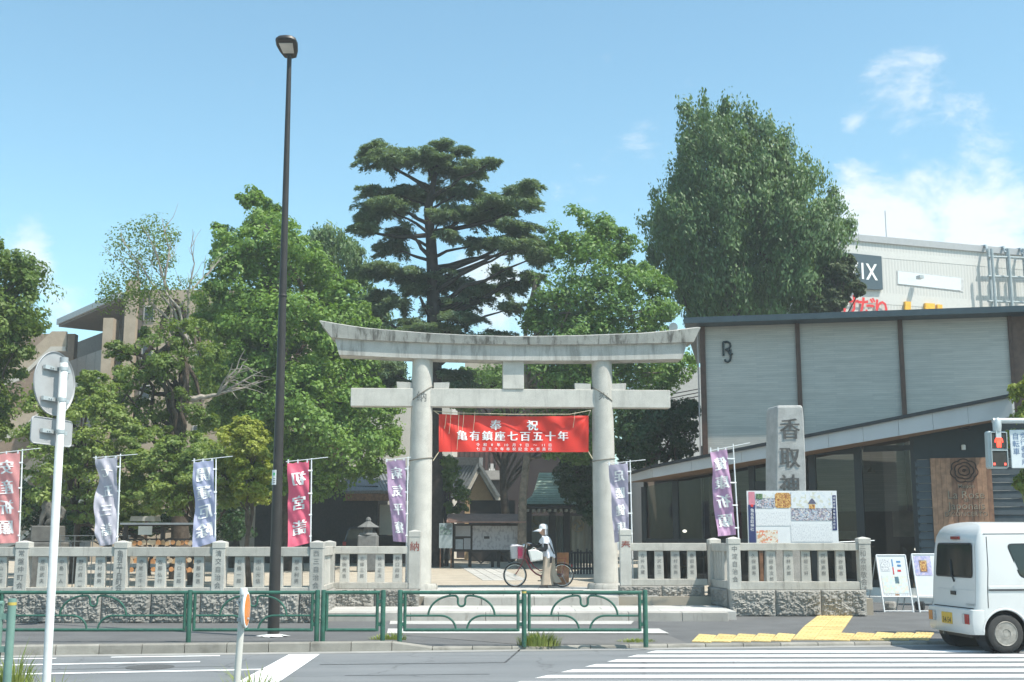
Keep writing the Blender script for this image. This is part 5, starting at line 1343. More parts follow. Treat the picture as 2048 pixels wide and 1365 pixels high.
soft_bag('white_liner', bk0.x + 0.01, bk1.x - 0.12, BYk - 0.14, BYk + 0.14, bk0.z + 0.02, bk1.z + 0.09, M('bag_white', (0.62, 0.60, 0.62), 0.6, 0.06), bag)
soft_bag('red_pouch', bk1.x - 0.16, bk1.x + 0.01, BYk - 0.18, BYk + 0.13, bk0.z + 0.01, bk1.z + 0.03, M('bag_red', (0.50, 0.03, 0.10), 0.6, 0.08), bag, 2)
m = MB(); zt_ = bk1.z + 0.04
m.grid(lambda u, v: Vector((bk0.x - 0.03 + (bk1.x - bk0.x + 0.06) * u, BYk - 0.19 + 0.36 * v, zt_ + 0.05 * math.sin(u * math.pi) * math.sin(v * math.pi))), 8, 8); m.build('cover_cloth', M('bag_white', (0.62, 0.60, 0.62)), bag, smooth=True)
bx0, bx1 = bp(1116, 1137), bp(1140, 1106)
tag(MB().box(bx0.x, bx1.x, BYk + 0.75, BYk + 0.80, GZ + 0.02, bx1.z).build('wooden_board', M('board_orange', (0.34, 0.15, 0.06), 0.6, 0.2, 8), loc=(bx0.x, BYk + 0.75, GZ)), 'orange brown wooden board standing behind the bicycle rear wheel', 'board')

# ------------------------------------------------------------------ person pushing the bicycle
PYp = BYk - 0.36
def wp(px, py, dy=0.0): p = pix(px, py, BYk); return Vector((p.x, PYp + dy, p.z))
person = thing('person', 'person in white sun hat, white shirt and beige wide trousers pushing a red bicycle', 'person', (wp(1096, 1170).x, PYp, GZ))
skin = M('skin', (0.50, 0.30, 0.21), 0.55, 0.06)
J = []; E_ = []; RAD = []
def jt(p, r, par=None):
    J.append(tuple(p)); RAD.append(r)
    if par is not None: E_.append((par, len(J) - 1))
    return len(J) - 1
pelvis = jt(wp(1096.5, 1117), 0.13)
belly = jt(wp(1096, 1106), 0.12, pelvis); chest = jt(wp(1093, 1088), 0.13, belly); neckb = jt(wp(1089.5, 1074.5), 0.055, chest); nk = jt(wp(1087, 1069.5), 0.048, neckb)
hd1 = jt(wp(1084, 1065.5), 0.080, nk); hd2 = jt(wp(1084.3, 1060), 0.092, hd1); hd3 = jt(wp(1085, 1055), 0.075, hd2)
nose = jt(wp(1076.6, 1063.0), 0.016, hd1)
hands = []
for s_, el, wr, tip in ((-1, (1090.5, 1097.5), (1076, 1099.5), (1070.5, 1099)), (1, (1075, 1093), (1063, 1090), (1057.5, 1088.5))):
    sh = jt(wp(1090.5, 1078, s_ * 0.17), 0.058, chest); e = jt(wp(el[0], el[1], s_ * (0.22 if s_ < 0 else 0.26)), 0.044, sh)
    hy = s_ * (0.19 if s_ < 0 else 0.40); w_ = jt(wp(wr[0], wr[1], hy), 0.030, e); pm = jt(wp((wr[0] + tip[0]) / 2, (wr[1] + tip[1]) / 2, hy), 0.036, w_)
    kn = jt(wp(tip[0], tip[1], hy), 0.034, pm)
    for k in range(4):
        dy_ = hy + (k - 1.5) * 0.021; L_ = (0.95, 1.1, 1.05, 0.85)[k]
        a_ = jt(wp(tip[0] - 1.6 * L_, tip[1] - 0.2, dy_), 0.009, kn); b_ = jt(wp(tip[0] - 3.0 * L_, tip[1] + 1.2, dy_), 0.008, a_); jt(wp(tip[0] - 2.6 * L_, tip[1] + 2.6, dy_), 0.007, b_)
    th = jt(wp(tip[0] + 1.2, tip[1] + 2.0, hy - 0.035), 0.011, pm); jt(wp(tip[0] - 0.6, tip[1] + 3.0, hy - 0.02), 0.009, th)
for s_, kn_, an_, toe in ((-1, (1093, 1143), (1092, 1167), (1086, 1171.2)), (1, (1100, 1143), (1107.5, 1163), (1102, 1169.5))):
    hp_ = jt(wp(1097, 1119, s_ * 0.085), 0.088, pelvis); k_ = jt(wp(kn_[0], kn_[1], s_ * 0.085), 0.058, hp_); a_ = jt(wp(an_[0], an_[1], s_ * 0.085), 0.036, k_); jt(wp(toe[0], toe[1], s_ * 0.085), 0.030, a_)
me = bpy.data.meshes.new('body'); off = WO[person]
me.from_pydata([tuple(Vector(p) - off) for p in J], E_, [])
bodyo = bpy.data.objects.new('body', me); COL.objects.link(bodyo)
md = bodyo.modifiers.new('skin', 'SKIN'); md.use_smooth_shade = True
for i, r_ in enumerate(RAD): me.skin_vertices[0].data[i].radius = (r_, r_)
me.skin_vertices[0].data[pelvis].use_root = True
sd = bodyo.modifiers.new('smooth', 'SUBSURF'); sd.levels = 1; sd.render_levels = 1
bpy.context.view_layer.update()
me2 = bpy.data.meshes.new_from_object(bodyo.evaluated_get(bpy.context.evaluated_depsgraph_get()))
bodyo.modifiers.clear(); bodyo.data = me2; me2.name = 'body'; me2.materials.clear(); me2.materials.append(skin)
bodyo.parent = person; WO[bodyo] = off
cloth_w = M('shirt_white', (0.74, 0.76, 0.82), 0.75, 0.05, 8); beige = M('trouser_beige', (0.44, 0.365, 0.285), 0.8, 0.08, 6); black_cloth = M('sleeve_black', (0.016, 0.017, 0.02), 0.75, 0.2, 10)
hatm = M('hat_pale', (0.70, 0.71, 0.72), 0.8, 0.05, 9)
def garment(name, rows, mat, par=person, seed=0, wr=0.008, seg=20):
    rr = random.Random(seed); rings = []
    ph = [rr.uniform(0, 6) for _ in range(3)]
    for i, (px, py, dy, rx, ry) in enumerate(rows):
        c = wp(px, py, dy)
        rings.append([c + Vector(((rx + wr * math.sin(a * 5 + ph[0] + i * 0.4)) * math.cos(a), (ry + wr * math.sin(a * 4 + ph[1] - i * 0.3)) * math.sin(a), 0.006 * math.sin(a * 3 + ph[2]))) for a in [2 * math.pi * k / seg for k in range(seg)]])
    m = MB(); m.loft(rings); return m.build(name, mat, par, smooth=True)
garment('shirt', [(1088.5, 1072, 0, 0.075, 0.075), (1090.2, 1074.5, 0, 0.10, 0.16), (1091.5, 1080, 0, 0.125, 0.20), (1093.5, 1089, 0, 0.135, 0.18), (1095.5, 1098, 0, 0.138, 0.175), (1097, 1106, 0, 0.15, 0.185), (1098, 1113, 0, 0.158, 0.195), (1098, 1116, 0, 0.152, 0.19)], cloth_w, seed=1, wr=0.013)
garment('trouser_leg', [(1097, 1113, -0.06, 0.14, 0.13), (1096, 1122, -0.085, 0.135, 0.12), (1094, 1135, -0.09, 0.12, 0.115), (1092.5, 1150, -0.09, 0.12, 0.115), (1092.5, 1162, -0.09, 0.15, 0.13), (1092.8, 1169, -0.09, 0.175, 0.14)], beige, seed=2, wr=0.014)
garment('trouser_leg', [(1098, 1113, 0.06, 0.14, 0.13), (1099, 1124, 0.085, 0.13, 0.12), (1101, 1138, 0.09, 0.12, 0.115), (1104, 1150, 0.09, 0.12, 0.12), (1108, 1159, 0.09, 0.15, 0.13), (1111, 1164.5, 0.09, 0.16, 0.14)], beige, seed=3, wr=0.014)
def sleeve(name, pts, rs, mat): m = MB(); m.tube(pts, rs, 12); return m.build(name, mat, person, smooth=True)
sleeve('short_sleeve', [wp(1090.5, 1077, -0.14), wp(1090.5, 1084, -0.20), wp(1090, 1088.5, -0.215)], [0.085, 0.085, 0.082], cloth_w)
sleeve('arm_cover', [wp(1090.2, 1088, -0.215), wp(1090.4, 1097.3, -0.22), wp(1089.5, 1098.6, -0.22), wp(1076.5, 1099.6, -0.19), wp(1071.5, 1099.2, -0.19)], [0.056, 0.056, 0.058, 0.044, 0.046], black_cloth)
sleeve('short_sleeve', [wp(1088.5, 1077, 0.14), wp(1084, 1083, 0.2), wp(1082, 1086, 0.22)], [0.08, 0.08, 0.075], cloth_w)
sleeve('arm_cover', [wp(1083, 1085, 0.215), wp(1075, 1093, 0.26), wp(1063.5, 1090.3, 0.40), wp(1059.5, 1089, 0.40)], [0.055, 0.052, 0.043, 0.042], black_cloth)
m = MB(); hc = wp(1086.2, 1057.6)
m.loft([[hc + Vector((r_ * 1.08 * math.cos(a), r_ * math.sin(a), z)) for a in [2 * math.pi * k / 20 for k in range(20)]] for r_, z in ((0.112, -0.015), (0.112, 0.03), (0.106, 0.07), (0.086, 0.103), (0.05, 0.122), (0.008, 0.128))]); hat = m.build('hat', hatm, person, smooth=True)
m = MB(); m.grid(lambda u, v: hc + Vector((-(0.10 + 0.21 * v) * math.cos(rad(-75 + 150 * u)) * (1 if True else 0), (0.115 + 0.02 * v) * math.sin(rad(-75 + 150 * u)), 0.0 - 0.085 * v)), 16, 4); m.build('hat_brim', hatm, hat, smooth=True)
m = MB(); m.grid(lambda u, v: hc + Vector(((0.11 + 0.015 * v) * math.cos(rad(-72 + 144 * u)), (0.113 + 0.012 * v) * math.sin(rad(-72 + 144 * u)), -0.01 - 0.16 * v)), 16, 5); m.build('neck_flap', M('flap_shaded', (0.42, 0.44, 0.47), 0.8, 0.08, 9), hat, smooth=True)  # the flap's shading is put into its grey colour
m = MB(); m.tube([wp(1089, 1074, -0.12), wp(1094.5, 1083, -0.20), wp(1101, 1095, -0.20), wp(1107, 1108, -0.10)], 0.018, 6); m.build('bag_strap', black_cloth, person)
m = MB(); m.lathe([(0.0, 0.0), (0.012, 0.0), (0.010, 0.006)], wp(1078.2, 1061.4, -0.045), (-1, -0.5, 0), 8); m.build('eye', black_plastic, person)
m = MB(); m.ball(wp(1079.8, 1066.4, -0.01), 0.008, 0.022, 0.006, 8, 6); m.build('mouth', M('lips', (0.36, 0.14, 0.12)), person)
for px, py, dy in ((1089, 1170.5, -0.09), (1108.5, 1168.6, 0.09)):
    c = wp(px, py, dy); c.z = max(c.z, GZ + 0.045)
    m = MB(); m.loft([[c + Vector((x * 0.12 - 0.02, w_ * 0.048, z)) for x, w_ in ((-1.1, -0.5), (-0.6, -1), (0.2, -0.9), (0.9, -0.8), (0.9, 0.8), (0.2, 0.9), (-0.6, 1), (-1.1, 0.5))] for z in (-0.045, -0.005)] + [[c + Vector((x * 0.10 - 0.0, w_ * 0.035, 0.04)) for x, w_ in ((-0.6, -0.5), (-0.3, -1), (0.2, -0.9), (0.8, -0.8), (0.8, 0.8), (0.2, 0.9), (-0.3, 1), (-0.6, 0.5))]]); m.build('shoe', M('shoe_grey', (0.16, 0.15, 0.15), 0.7), person, smooth=True)
m = MB(); q = wp(1100.5, 1119.5, -0.225); m.obox(q, (1, 0, 0), (0, 1, 0), (0.06, 0, 1), 0.03, 0.012, 0.085); m.build('phone_pouch', black_cloth, person, bevel=0.008)
# tote bag hanging from the near hand
tb = [wp(px, py, -0.20) for px, py in ((1061, 1123.5), (1084, 1120), (1086, 1105), (1071, 1098), (1055.5, 1100.5))]
tote = thing('tote_bag', 'flat white tote bag held against the bicycle frame', 'bag', tb[0])
m = MB(); n5 = len(tb); ctr = sum(tb, Vector()) / n5
m.loft([[p + Vector((0, -0.045, 0)) * (0.3) for p in tb], [ctr + (p - ctr) * 0.8 + Vector((0, -0.06, 0)) for p in tb]]); m.loft([[p + Vector((0, 0.013, 0)) for p in tb], [ctr + (p - ctr) * 0.8 + Vector((0, 0.05, 0)) for p in tb]])
m.build('bag_body', M('tote_white', (0.62, 0.64, 0.62), 0.8, 0.04, 8), tote, smooth=True)
m = MB(); m.tube([tb[4] + Vector((0.06, 0, 0)), wp(1067, 1095, -0.2), wp(1071, 1097.5, -0.19), tb[2]], 0.010, 6); m.build('bag_handle', M('tote_white', (0.62, 0.64, 0.62)), tote)
# ------------------------------------------------------------------ restaurant with folded roof
UA, UB = Vector((5.75, 37.6, 0)), Vector((16.6, 35.45, 0))           # foot line of the upper wall
UD = (UB - UA).normalized(); UN = Vector((UD.y, -UD.x, 0))            # UN faces the street
def up_at(px, py, off=0.0):                                           # pixel on the upper wall plane
    d = pixd(px, py); t = ((UA + UN * off - Vector((0, 0, CAMZ))).dot(UN)) / d.dot(UN)
    return Vector((0, 0, CAMZ)) + d * t
rest = thing('restaurant', 'modern restaurant with grey plank upper wall and sloping glazed ground floor', 'building', (10, 34, 0.1))
def siding(name, c1, c2, bw, bh, gapc):
    m, nt, b = new_mat(name); MATS[name] = m
    tc = nt.nodes.new('ShaderNodeTexCoord'); mp = nt.nodes.new('ShaderNodeMapping'); mp.inputs['Rotation'].default_value = (math.pi / 2, 0, 0)
    br = nt.nodes.new('ShaderNodeTexBrick'); br.inputs['Scale'].default_value = 1.0
    br.inputs['Brick Width'].default_value = bw; br.inputs['Row Height'].default_value = bh; br.inputs['Mortar Size'].default_value = 0.004
    br.inputs['Color1'].default_value = c1 + (1,); br.inputs['Color2'].default_value = c2 + (1,); br.inputs['Mortar'].default_value = gapc + (1,); br.offset = 0.37
    nt.links.new(tc.outputs['Object'], mp.inputs['Vector']); nt.links.new(mp.outputs[0], br.inputs['Vector'])
    nt.links.new(mixrgb(nt, 'MULTIPLY', 0.35, br.outputs['Color'], mixrgb(nt, 'MIX', ramp(nt, noise(nt, 2.5, 5, 0.6, (0.6, 0.6, 5)), 0.3, 0.7), (0.72, 0.72, 0.72), (1.12, 1.12, 1.12))), b.inputs['Base Color'])
    b.inputs['Roughness'].default_value = 0.7
    bump(nt, b, br.outputs['Fac'], -0.4, 0.01)
    return m
plank_grey = siding('plank_siding', (0.53, 0.505, 0.455), (0.46, 0.445, 0.405), 1.7, 0.066, (0.36, 0.36, 0.355))
post_brown = M('post_brown', (0.085, 0.042, 0.028), 0.5, 0.2, 6)
teal_fascia = M('roof_fascia', (0.038, 0.062, 0.078), 0.45, 0.1, 3)
ov = 0.75
zt0 = up_at(1400, 646, ov).z
z_low = 2.6
posts_px = [(1396, 1413), (1592, 1606), (1800, 1814), (2020, 2038)]
def wall_quad(name, pa, pb, z0, z1, off, mat, par=rest, depth=0.06):
    a = Vector((pa.x, pa.y, 0)); b = Vector((pb.x, pb.y, 0))
    lo = [a + UN * off, b + UN * off, b - UN * (depth - off), a - UN * (depth - off)]
    m = MB(); m.hexa([p + Vector((0, 0, z0)) for p in lo], [p + Vector((0, 0, z1)) for p in lo]); return m.build(name, mat, par)
edges_px = [1412, 1594, 1606, 1802, 1814, 2024, 2036, 2140]
for a, b in ((1412, 1594.5), (1602.5, 1801.5), (1809.5, 2023)):
    wall_quad('wall_panel', up_at(a, 750), up_at(b, 750), z_low, zt0 - 0.005, 0.0, plank_grey)
wall_quad('wall_panel', up_at(2030.5, 750), up_at(2150, 750), z_low, zt0 - 0.005, 0.0, M('dark_panel', (0.12, 0.07, 0.05), 0.6, 0.2))
for k, (a, b) in enumerate(((1402, 1412.5), (1594, 1603), (1801, 1810), (2022.5, 2030))):
    pa, pb = up_at(a, 760), up_at(b, 760)
    wall_quad('brown_post', pa, pb, 0.1 if k in (0, 3) else z_low, zt0 - 0.003, 0.09, post_brown, depth=0.2)
pa = up_at(1396, 760); wall_quad('drain_pipe', pa, up_at(1399, 760), 0.1, zt0 - 0.004, 0.11, M('pipe_grey', (0.33, 0.30, 0.29), 0.5), depth=0.06)
# side wall of the upper storey, returning backwards
c_ = up_at(1401, 760); m = MB(); d_ = -UN
m.hexa([Vector((c_.x, c_.y, 2.0)) + d_ * 0.02, Vector((c_.x, c_.y, 2.0)) + d_ * 7, Vector((c_.x, c_.y, 2.0)) + d_ * 7 + UD * 0.1, Vector((c_.x, c_.y, 2.0)) + d_ * 0.02 + UD * 0.1],
       [Vector((c_.x, c_.y, zt0)) + d_ * 0.02, Vector((c_.x, c_.y, zt0)) + d_ * 7, Vector((c_.x, c_.y, zt0)) + d_ * 7 + UD * 0.1, Vector((c_.x, c_.y, zt0)) + d_ * 0.02 + UD * 0.1]); m.build('side_wall', plank_grey, rest)
ra, rb = up_at(1370, 640), up_at(2150, 640); ra.z = rb.z = 0
lo = [ra + UN * ov, rb + UN * ov, rb - UN * 8, ra - UN * 8]
m = MB(); m.hexa([p + Vector((0, 0, zt0 + 0.0)) for p in lo], [p + Vector((0, 0, zt0 + 0.185)) for p in lo]); m.build('upper_roof', teal_fascia, rest)
# monogram on the wall
mg = up_at(1455, 705) + UN * 0.045
logo = M('monogram_black', (0.015, 0.03, 0.035), 0.4)
m = MB(); fR = lambda u, v: mg + UD * (u * 0.0138) + Vector((0, 0, -v * 0.0152))
def lt_(pts, r=0.035): m.tube([fR(*p) for p in pts], r, 8)
lt_([(-9, -21), (-9, 8)]); lt_([(-9, -21), (0, -22), (6, -18), (7, -12), (3, -7), (-5, -5)]); lt_([(-2, -5), (2, -1), (5, 4)])
lt_([(7, -5), (7, 12), (5, 18), (0, 21), (-5, 19), (-6, 15)]); lt_([(3, 4), (12, 4)], 0.03)
m.build('monogram', logo, rest, smooth=True)

# lower folded roof
L0, L1, L2 = pix(1250, 953, 37.4), pix(1305, 937, 35.6), pix(2023, 795, 31.2)
fas = M('fascia_panel', (0.50, 0.51, 0.525), 0.5, 0.04, 2)
def fascia_h(t): return 0.27 + (0.50 - 0.27) * t
def lp(t): return L1 + (L2 - L1) * t
cuts = [0.0, 0.12, 0.27, 0.40, 0.52, 0.615, 0.71, 0.80, 0.89, 1.0]
FD = (L2 - L1); FD.z = 0; FD.normalize(); FN = Vector((FD.y, -FD.x, 0))
for a, b in zip(cuts[:-1], cuts[1:]):
    p, q = lp(a) + FD * 0.004, lp(b) - FD * 0.004
    m = MB(); lo = [p - Vector((0, 0, fascia_h(a))), q - Vector((0, 0, fascia_h(b))), q - Vector((0, 0, fascia_h(b))) - FN * 0.06, p - Vector((0, 0, fascia_h(a))) - FN * 0.06]
    m.hexa(lo, [p, q, q - FN * 0.06, p - FN * 0.06]); m.build('fascia_panel', fas, rest)
m = MB(); m.hexa([L0 - Vector((0, 0, 0.20)), L1 - Vector((0, 0, 0.27)), L1 - Vector((0, -0.06, 0.27)), L0 - Vector((0, -0.06, 0.2))], [L0, L1, L1 + Vector((0, 0.06, 0)), L0 + Vector((0, 0.06, 0))]); m.build('fascia_panel', fas, rest)
gut_m = M('gutter_black', (0.022, 0.025, 0.03), 0.5)
m = MB(); m.bar(L1 + Vector((0, 0.0, 0.045)) + FN * 0.02, L2 + Vector((0, 0, 0.045)) + FN * 0.02, 0.16, 0.085); m.build('gutter', gut_m, rest)
m = MB(); m.bar(L0 + Vector((0, 0, 0.04)), L1 + Vector((0, 0, 0.04)), 0.14, 0.075); m.build('gutter', gut_m, rest)
soff = M('soffit_timber', (0.22, 0.14, 0.085), 0.6, 0.2, 4)
bk1 = up_at(1400, 900); bk2 = up_at(2060, 900)
m = MB(); m.add([L1 + Vector((0, 0.02, 0.0)), L2 + Vector((0, 0.02, 0.0)), Vector((L2.x + 0.6, bk2.y, L2.z + 0.15)), Vector((5.6, 37.7, L1.z + 0.25)), L0 + Vector((0, 0.05, 0))], [(0, 1, 2, 3, 4)]); m.build('lower_roof', gut_m, rest, fix=False)
m = MB(); m.add([L1 + Vector((0, 0.05, -0.27)), L2 + Vector((0, 0.05, -0.50)), Vector((L2.x + 0.6, bk2.y, L2.z - 0.45)), Vector((5.6, 37.7, L1.z - 0.25)), L0 + Vector((0, 0.08, -0.2))], [(4, 3, 2, 1, 0)]); m.build('soffit', soff, rest, fix=False)
m = MB(); m.hexa([L2 - Vector((0, 0, 0.5)), L2 + Vector((0.06, 0.0, -0.5)), Vector((L2.x + 0.66, bk2.y, L2.z - 0.45)), Vector((L2.x + 0.6, bk2.y, L2.z - 0.45))], [L2, L2 + Vector((0.06, 0, 0)), Vector((L2.x + 0.66, bk2.y, L2.z + 0.15)), Vector((L2.x + 0.6, bk2.y, L2.z + 0.15))]); m.build('roof_end', fas, rest)
# glazed front
GA, GB = pix(1284, 1080, 37.2), pix(1838, 1080, 33.3); GA.z = GB.z = 0
GD = (GB - GA).normalized(); GN = Vector((GD.y, -GD.x, 0))
def gl_at(px, py):
    d = pixd(px, py); t = ((GA - Vector((0, 0, CAMZ))).dot(GN)) / d.dot(GN); return Vector((0, 0, CAMZ)) + d * t
shop_glass = glassmat('shop_glass', (0.36, 0.38, 0.37), 0.0)
frame_dk = M('frame_dark', (0.020, 0.024, 0.027), 0.45, 0.1)
gz0 = 0.46
def soffit_z(p): 
    t = (p - L1).dot(FD) / (L2 - L1).length; return (L1.z + (L2.z - L1.z) * t) - 0.36
mull = [(1284, 1293), (1346, 1357), (1500, 1511), (1565, 1569), (1620, 1634), (1712, 1727), (1826, 1838)]
for a, b in mull:
    pa, pb = gl_at(a, 1000), gl_at(b, 1000); pa.z = pb.z = 0
    m = MB(); lo = [pa + GN * 0.06, pb + GN * 0.06, pb - GN * 0.10, pa - GN * 0.10]; h = soffit_z((pa + pb) / 2)
    m.hexa([p + Vector((0, 0, gz0)) for p in lo], [p + Vector((0, 0, h)) for p in lo]); m.build('mullion', frame_dk, rest)
for (a, b) in zip(mull[:-1], mull[1:]):
    pa, pb = gl_at(a[1], 1000), gl_at(b[0], 1000); h0, h1 = soffit_z(pa), soffit_z(pb); pa.z = pb.z = 0
    m = MB(); m.add([pa + Vector((0, 0, gz0 + 0.02)), pb + Vector((0, 0, gz0 + 0.02)), pb + Vector((0, 0, h1)), pa + Vector((0, 0, h0))], [(0, 1, 2, 3)]); m.build('glass_pane', shop_glass, rest, fix=False)
for a, b, y0, y1 in ((1634, 1712, 898, 908), (1727, 1826, 890, 901), (1511, 1565, 962, 985), (1293, 1500, 1078, 1092), (1634, 1826, 1165, 1180)):
    pa, pb = gl_at(a, y1), gl_at(b, y1); hh = abs(gl_at(a, y0).z - pa.z); pa2 = pa.copy()
    m = MB(); z_ = min(pa.z, pb.z) if y0 < 1000 else max(gz0, pa.z); lo = [Vector((p.x, p.y, z_)) + GN * o for p, o in ((pa, 0.05), (pb, 0.05), (pb, -0.08), (pa, -0.08))]
    m.hexa(lo, [p + Vector((0, 0, hh)) for p in lo]); m.build('transom', frame_dk, rest)
# base plinth of the glazed front and pale step
pa, pb = GA.copy(), GB + GD * 8
m = MB(); lo = [pa + GN * 0.12, pb + GN * 0.12, pb - GN * 0.3, pa - GN * 0.3]; m.hexa([p + Vector((0, 0, 0.0)) for p in lo], [p + Vector((0, 0, gz0)) for p in lo]); m.build('plinth', M('plinth_white', (0.62, 0.61, 0.58), 0.8, 0.08, 3, grime=0.3, gcol=(0.4, 0.38, 0.34)), rest)
lo = [pa + GN * 1.0 + GD * 4.9, pb + GN * 1.0, pb + GN * 0.125, pa + GN * 0.125 + GD * 4.9]
m = MB(); m.hexa([p + Vector((0, 0, 0.0)) for p in lo], [p + Vector((0, 0, 0.26)) for p in lo]); m.build('front_step', M('plinth_white', (0.62, 0.61, 0.58)), rest, bevel=0.01)
# interior: floor, back wall, ceiling strip, tables
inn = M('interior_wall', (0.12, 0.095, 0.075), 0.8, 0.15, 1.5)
ia, ib = GA - GN * 5.5, GB - GN * 4.6 + GD * 4
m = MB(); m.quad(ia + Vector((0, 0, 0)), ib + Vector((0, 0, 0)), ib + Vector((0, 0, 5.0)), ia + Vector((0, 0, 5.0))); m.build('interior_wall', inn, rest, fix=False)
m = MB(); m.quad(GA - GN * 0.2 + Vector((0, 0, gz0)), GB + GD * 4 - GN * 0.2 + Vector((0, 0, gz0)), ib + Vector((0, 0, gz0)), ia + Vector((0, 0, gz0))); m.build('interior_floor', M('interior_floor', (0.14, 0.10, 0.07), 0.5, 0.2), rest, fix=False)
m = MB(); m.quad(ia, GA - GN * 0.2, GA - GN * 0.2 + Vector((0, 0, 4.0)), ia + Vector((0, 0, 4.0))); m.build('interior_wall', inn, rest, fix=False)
for k, (s_, d_, w_, h_) in enumerate(((1.6, 2.2, 0.9, 0.75), (3.4, 2.6, 1.0, 0.75), (6.8, 2.4, 0.9, 0.75), (5.2, 3.6, 1.8, 1.1))):
    c_ = GA + GD * s_ - GN * d_
    m = MB(); m.obox(c_ + Vector((0, 0, gz0 + h_)), GD, GN, (0, 0, 1), w_ / 2, 0.4, 0.025); m.obox(c_ + Vector((0, 0, gz0 + h_ / 2)), GD, GN, (0, 0, 1), 0.05, 0.05, h_ / 2); m.build('table', M('table_wood', (0.28, 0.17, 0.10), 0.5, 0.2), rest)
for k, (px, py) in enumerate(((1316, 962), (1332, 1062), (1812, 1100))):
    c_ = gl_at(px, py) - GN * 1.6; m = MB(); m.ball(c_, 0.07, 0.07, 0.05); m.build('pendant_lamp', emit('pendant_glow', (1.0, 0.92, 0.8), 2.5), rest, smooth=True)
for k, (s_, d_, z_, w_, h_) in enumerate(((0.9, 4.4, 2.2, 0.9, 0.7), (2.6, 4.4, 2.3, 1.2, 0.8), (5.0, 4.2, 1.9, 1.4, 0.25), (7.2, 4.0, 2.3, 1.0, 0.9), (8.3, 3.2, 1.3, 0.5, 0.9))):
    c_ = GA + GD * s_ - GN * d_; m = MB(); m.obox(c_ + Vector((0, 0, z_)), GD, GN, (0, 0, 1), w_ / 2, 0.04, h_ / 2); m.build('wall_picture', M('picture_%d' % (k % 3), ((0.45, 0.42, 0.36), (0.30, 0.32, 0.34), (0.50, 0.46, 0.38))[k % 3], 0.6, 0.2, 3), rest)
for k in range(9):
    c_ = GA + GD * (0.8 + k * 1.05) - GN * (1.7 + 0.5 * (k % 3)); m = MB(); m.obox(c_ + Vector((0, 0, gz0 + 0.46)), GD, GN, (0, 0, 1), 0.21, 0.21, 0.02); m.obox(c_ + Vector((0, 0, gz0 + 0.70)) - GN * 0.2, GD, GN, (0, 0, 1), 0.20, 0.015, 0.2)
    for e0 in (-0.18, 0.18):
        for e1 in (-0.18, 0.18): m.obox(c_ + GD * e0 + GN * e1 + Vector((0, 0, gz0 + 0.22)), GD, GN, (0, 0, 1), 0.015, 0.015, 0.22)
    m.build('dining_chair', M('chair_wood', (0.24, 0.15, 0.09), 0.5, 0.2), rest)
for k in range(5):
    c_ = GA + GD * (1.4 + k * 1.7) - GN * 2.2; z_ = soffit_z(c_) - 0.5; m = MB(); m.tube([c_ + Vector((0, 0, z_ + 0.6)), c_ + Vector((0, 0, z_))], 0.006, 5); m.lathe([(0.03, 0.0), (0.13, -0.14), (0.125, -0.15), (0.02, -0.02)], c_ + Vector((0, 0, z_)), (0, 0, 1), 14); m.build('pendant_shade', M('shade_pale', (0.55, 0.5, 0.42), 0.6), rest)
# dark boarded wall with timber sign
DA, DB_ = pix(1838, 1080, 33.25), pix(2075, 1080, 32.5); DA.z = DB_.z = 0
DDv = (DB_ - DA).normalized(); DN = Vector((DDv.y, -DDv.x, 0))
def dk_at(px, py, off=0.0):
    d = pixd(px, py); t = ((DA + DN * off - Vector((0, 0, CAMZ))).dot(DN)) / d.dot(DN); return Vector((0, 0, CAMZ)) + d * t
board_dk = M('boarding_dark', (0.060, 0.076, 0.088), 0.5, 0.12, 4)
z0 = 0.46; k = 0
while z0 < dk_at(1900, 922).z:
    m = MB(); lo = [DA + DN * 0.035, DB_ + DN * 0.035, DB_ - DN * 0.05, DA - DN * 0.05]; hi = [DA + DN * 0.005, DB_ + DN * 0.005, DB_ - DN * 0.05, DA - DN * 0.05]
    m.hexa([p + Vector((0, 0, z0)) for p in lo], [p + Vector((0, 0, z0 + 0.205)) for p in hi]); m.build('board', board_dk, rest); z0 += 0.218
m = MB(); lo = [DA + DN * 0.02, DB_ + DN * 0.02, DB_ - DN * 0.1, DA - DN * 0.1]; m.hexa([p + Vector((0, 0, z0)) for p in lo], [p + Vector((0, 0, 5.0)) for p in lo]); m.build('header_wall', M('header_dark', (0.016, 0.026, 0.032), 0.5, 0.1), rest)
m = MB(); q = dk_at(1927, 895, 0.1); m.lathe([(0.055, 0.0), (0.06, 0.12), (0.04, 0.14)], q - Vector((0, 0, 0.07)), (0, 0, 1), 14); m.build('wall_lamp', white_pole, rest, smooth=True)
m = MB(); m.obox(dk_at(1930, 852, 0.25), DDv, DN, (0, 0, 1), 0.12, 0.12, 0.10); m.build('ceiling_speaker', black_plastic, rest)
sgn_t = thing('restaurant_sign', 'tall brown timber plank sign with a rose emblem on the dark boarded wall', 'sign', dk_at(1930, 1050, 0.1))
W0, W1 = 1868, 1991; npl = 12
woodv = [M('sign_wood_%s' % n_, c_, 0.6, 0.22, 7, grime=0.25, gcol=(0.10, 0.05, 0.03), gscale=2, streak=True) for n_, c_ in (('red', (0.33, 0.175, 0.11)), ('brown', (0.27, 0.145, 0.092)), ('tan', (0.38, 0.215, 0.135)))]
wr_ = random.Random(5)
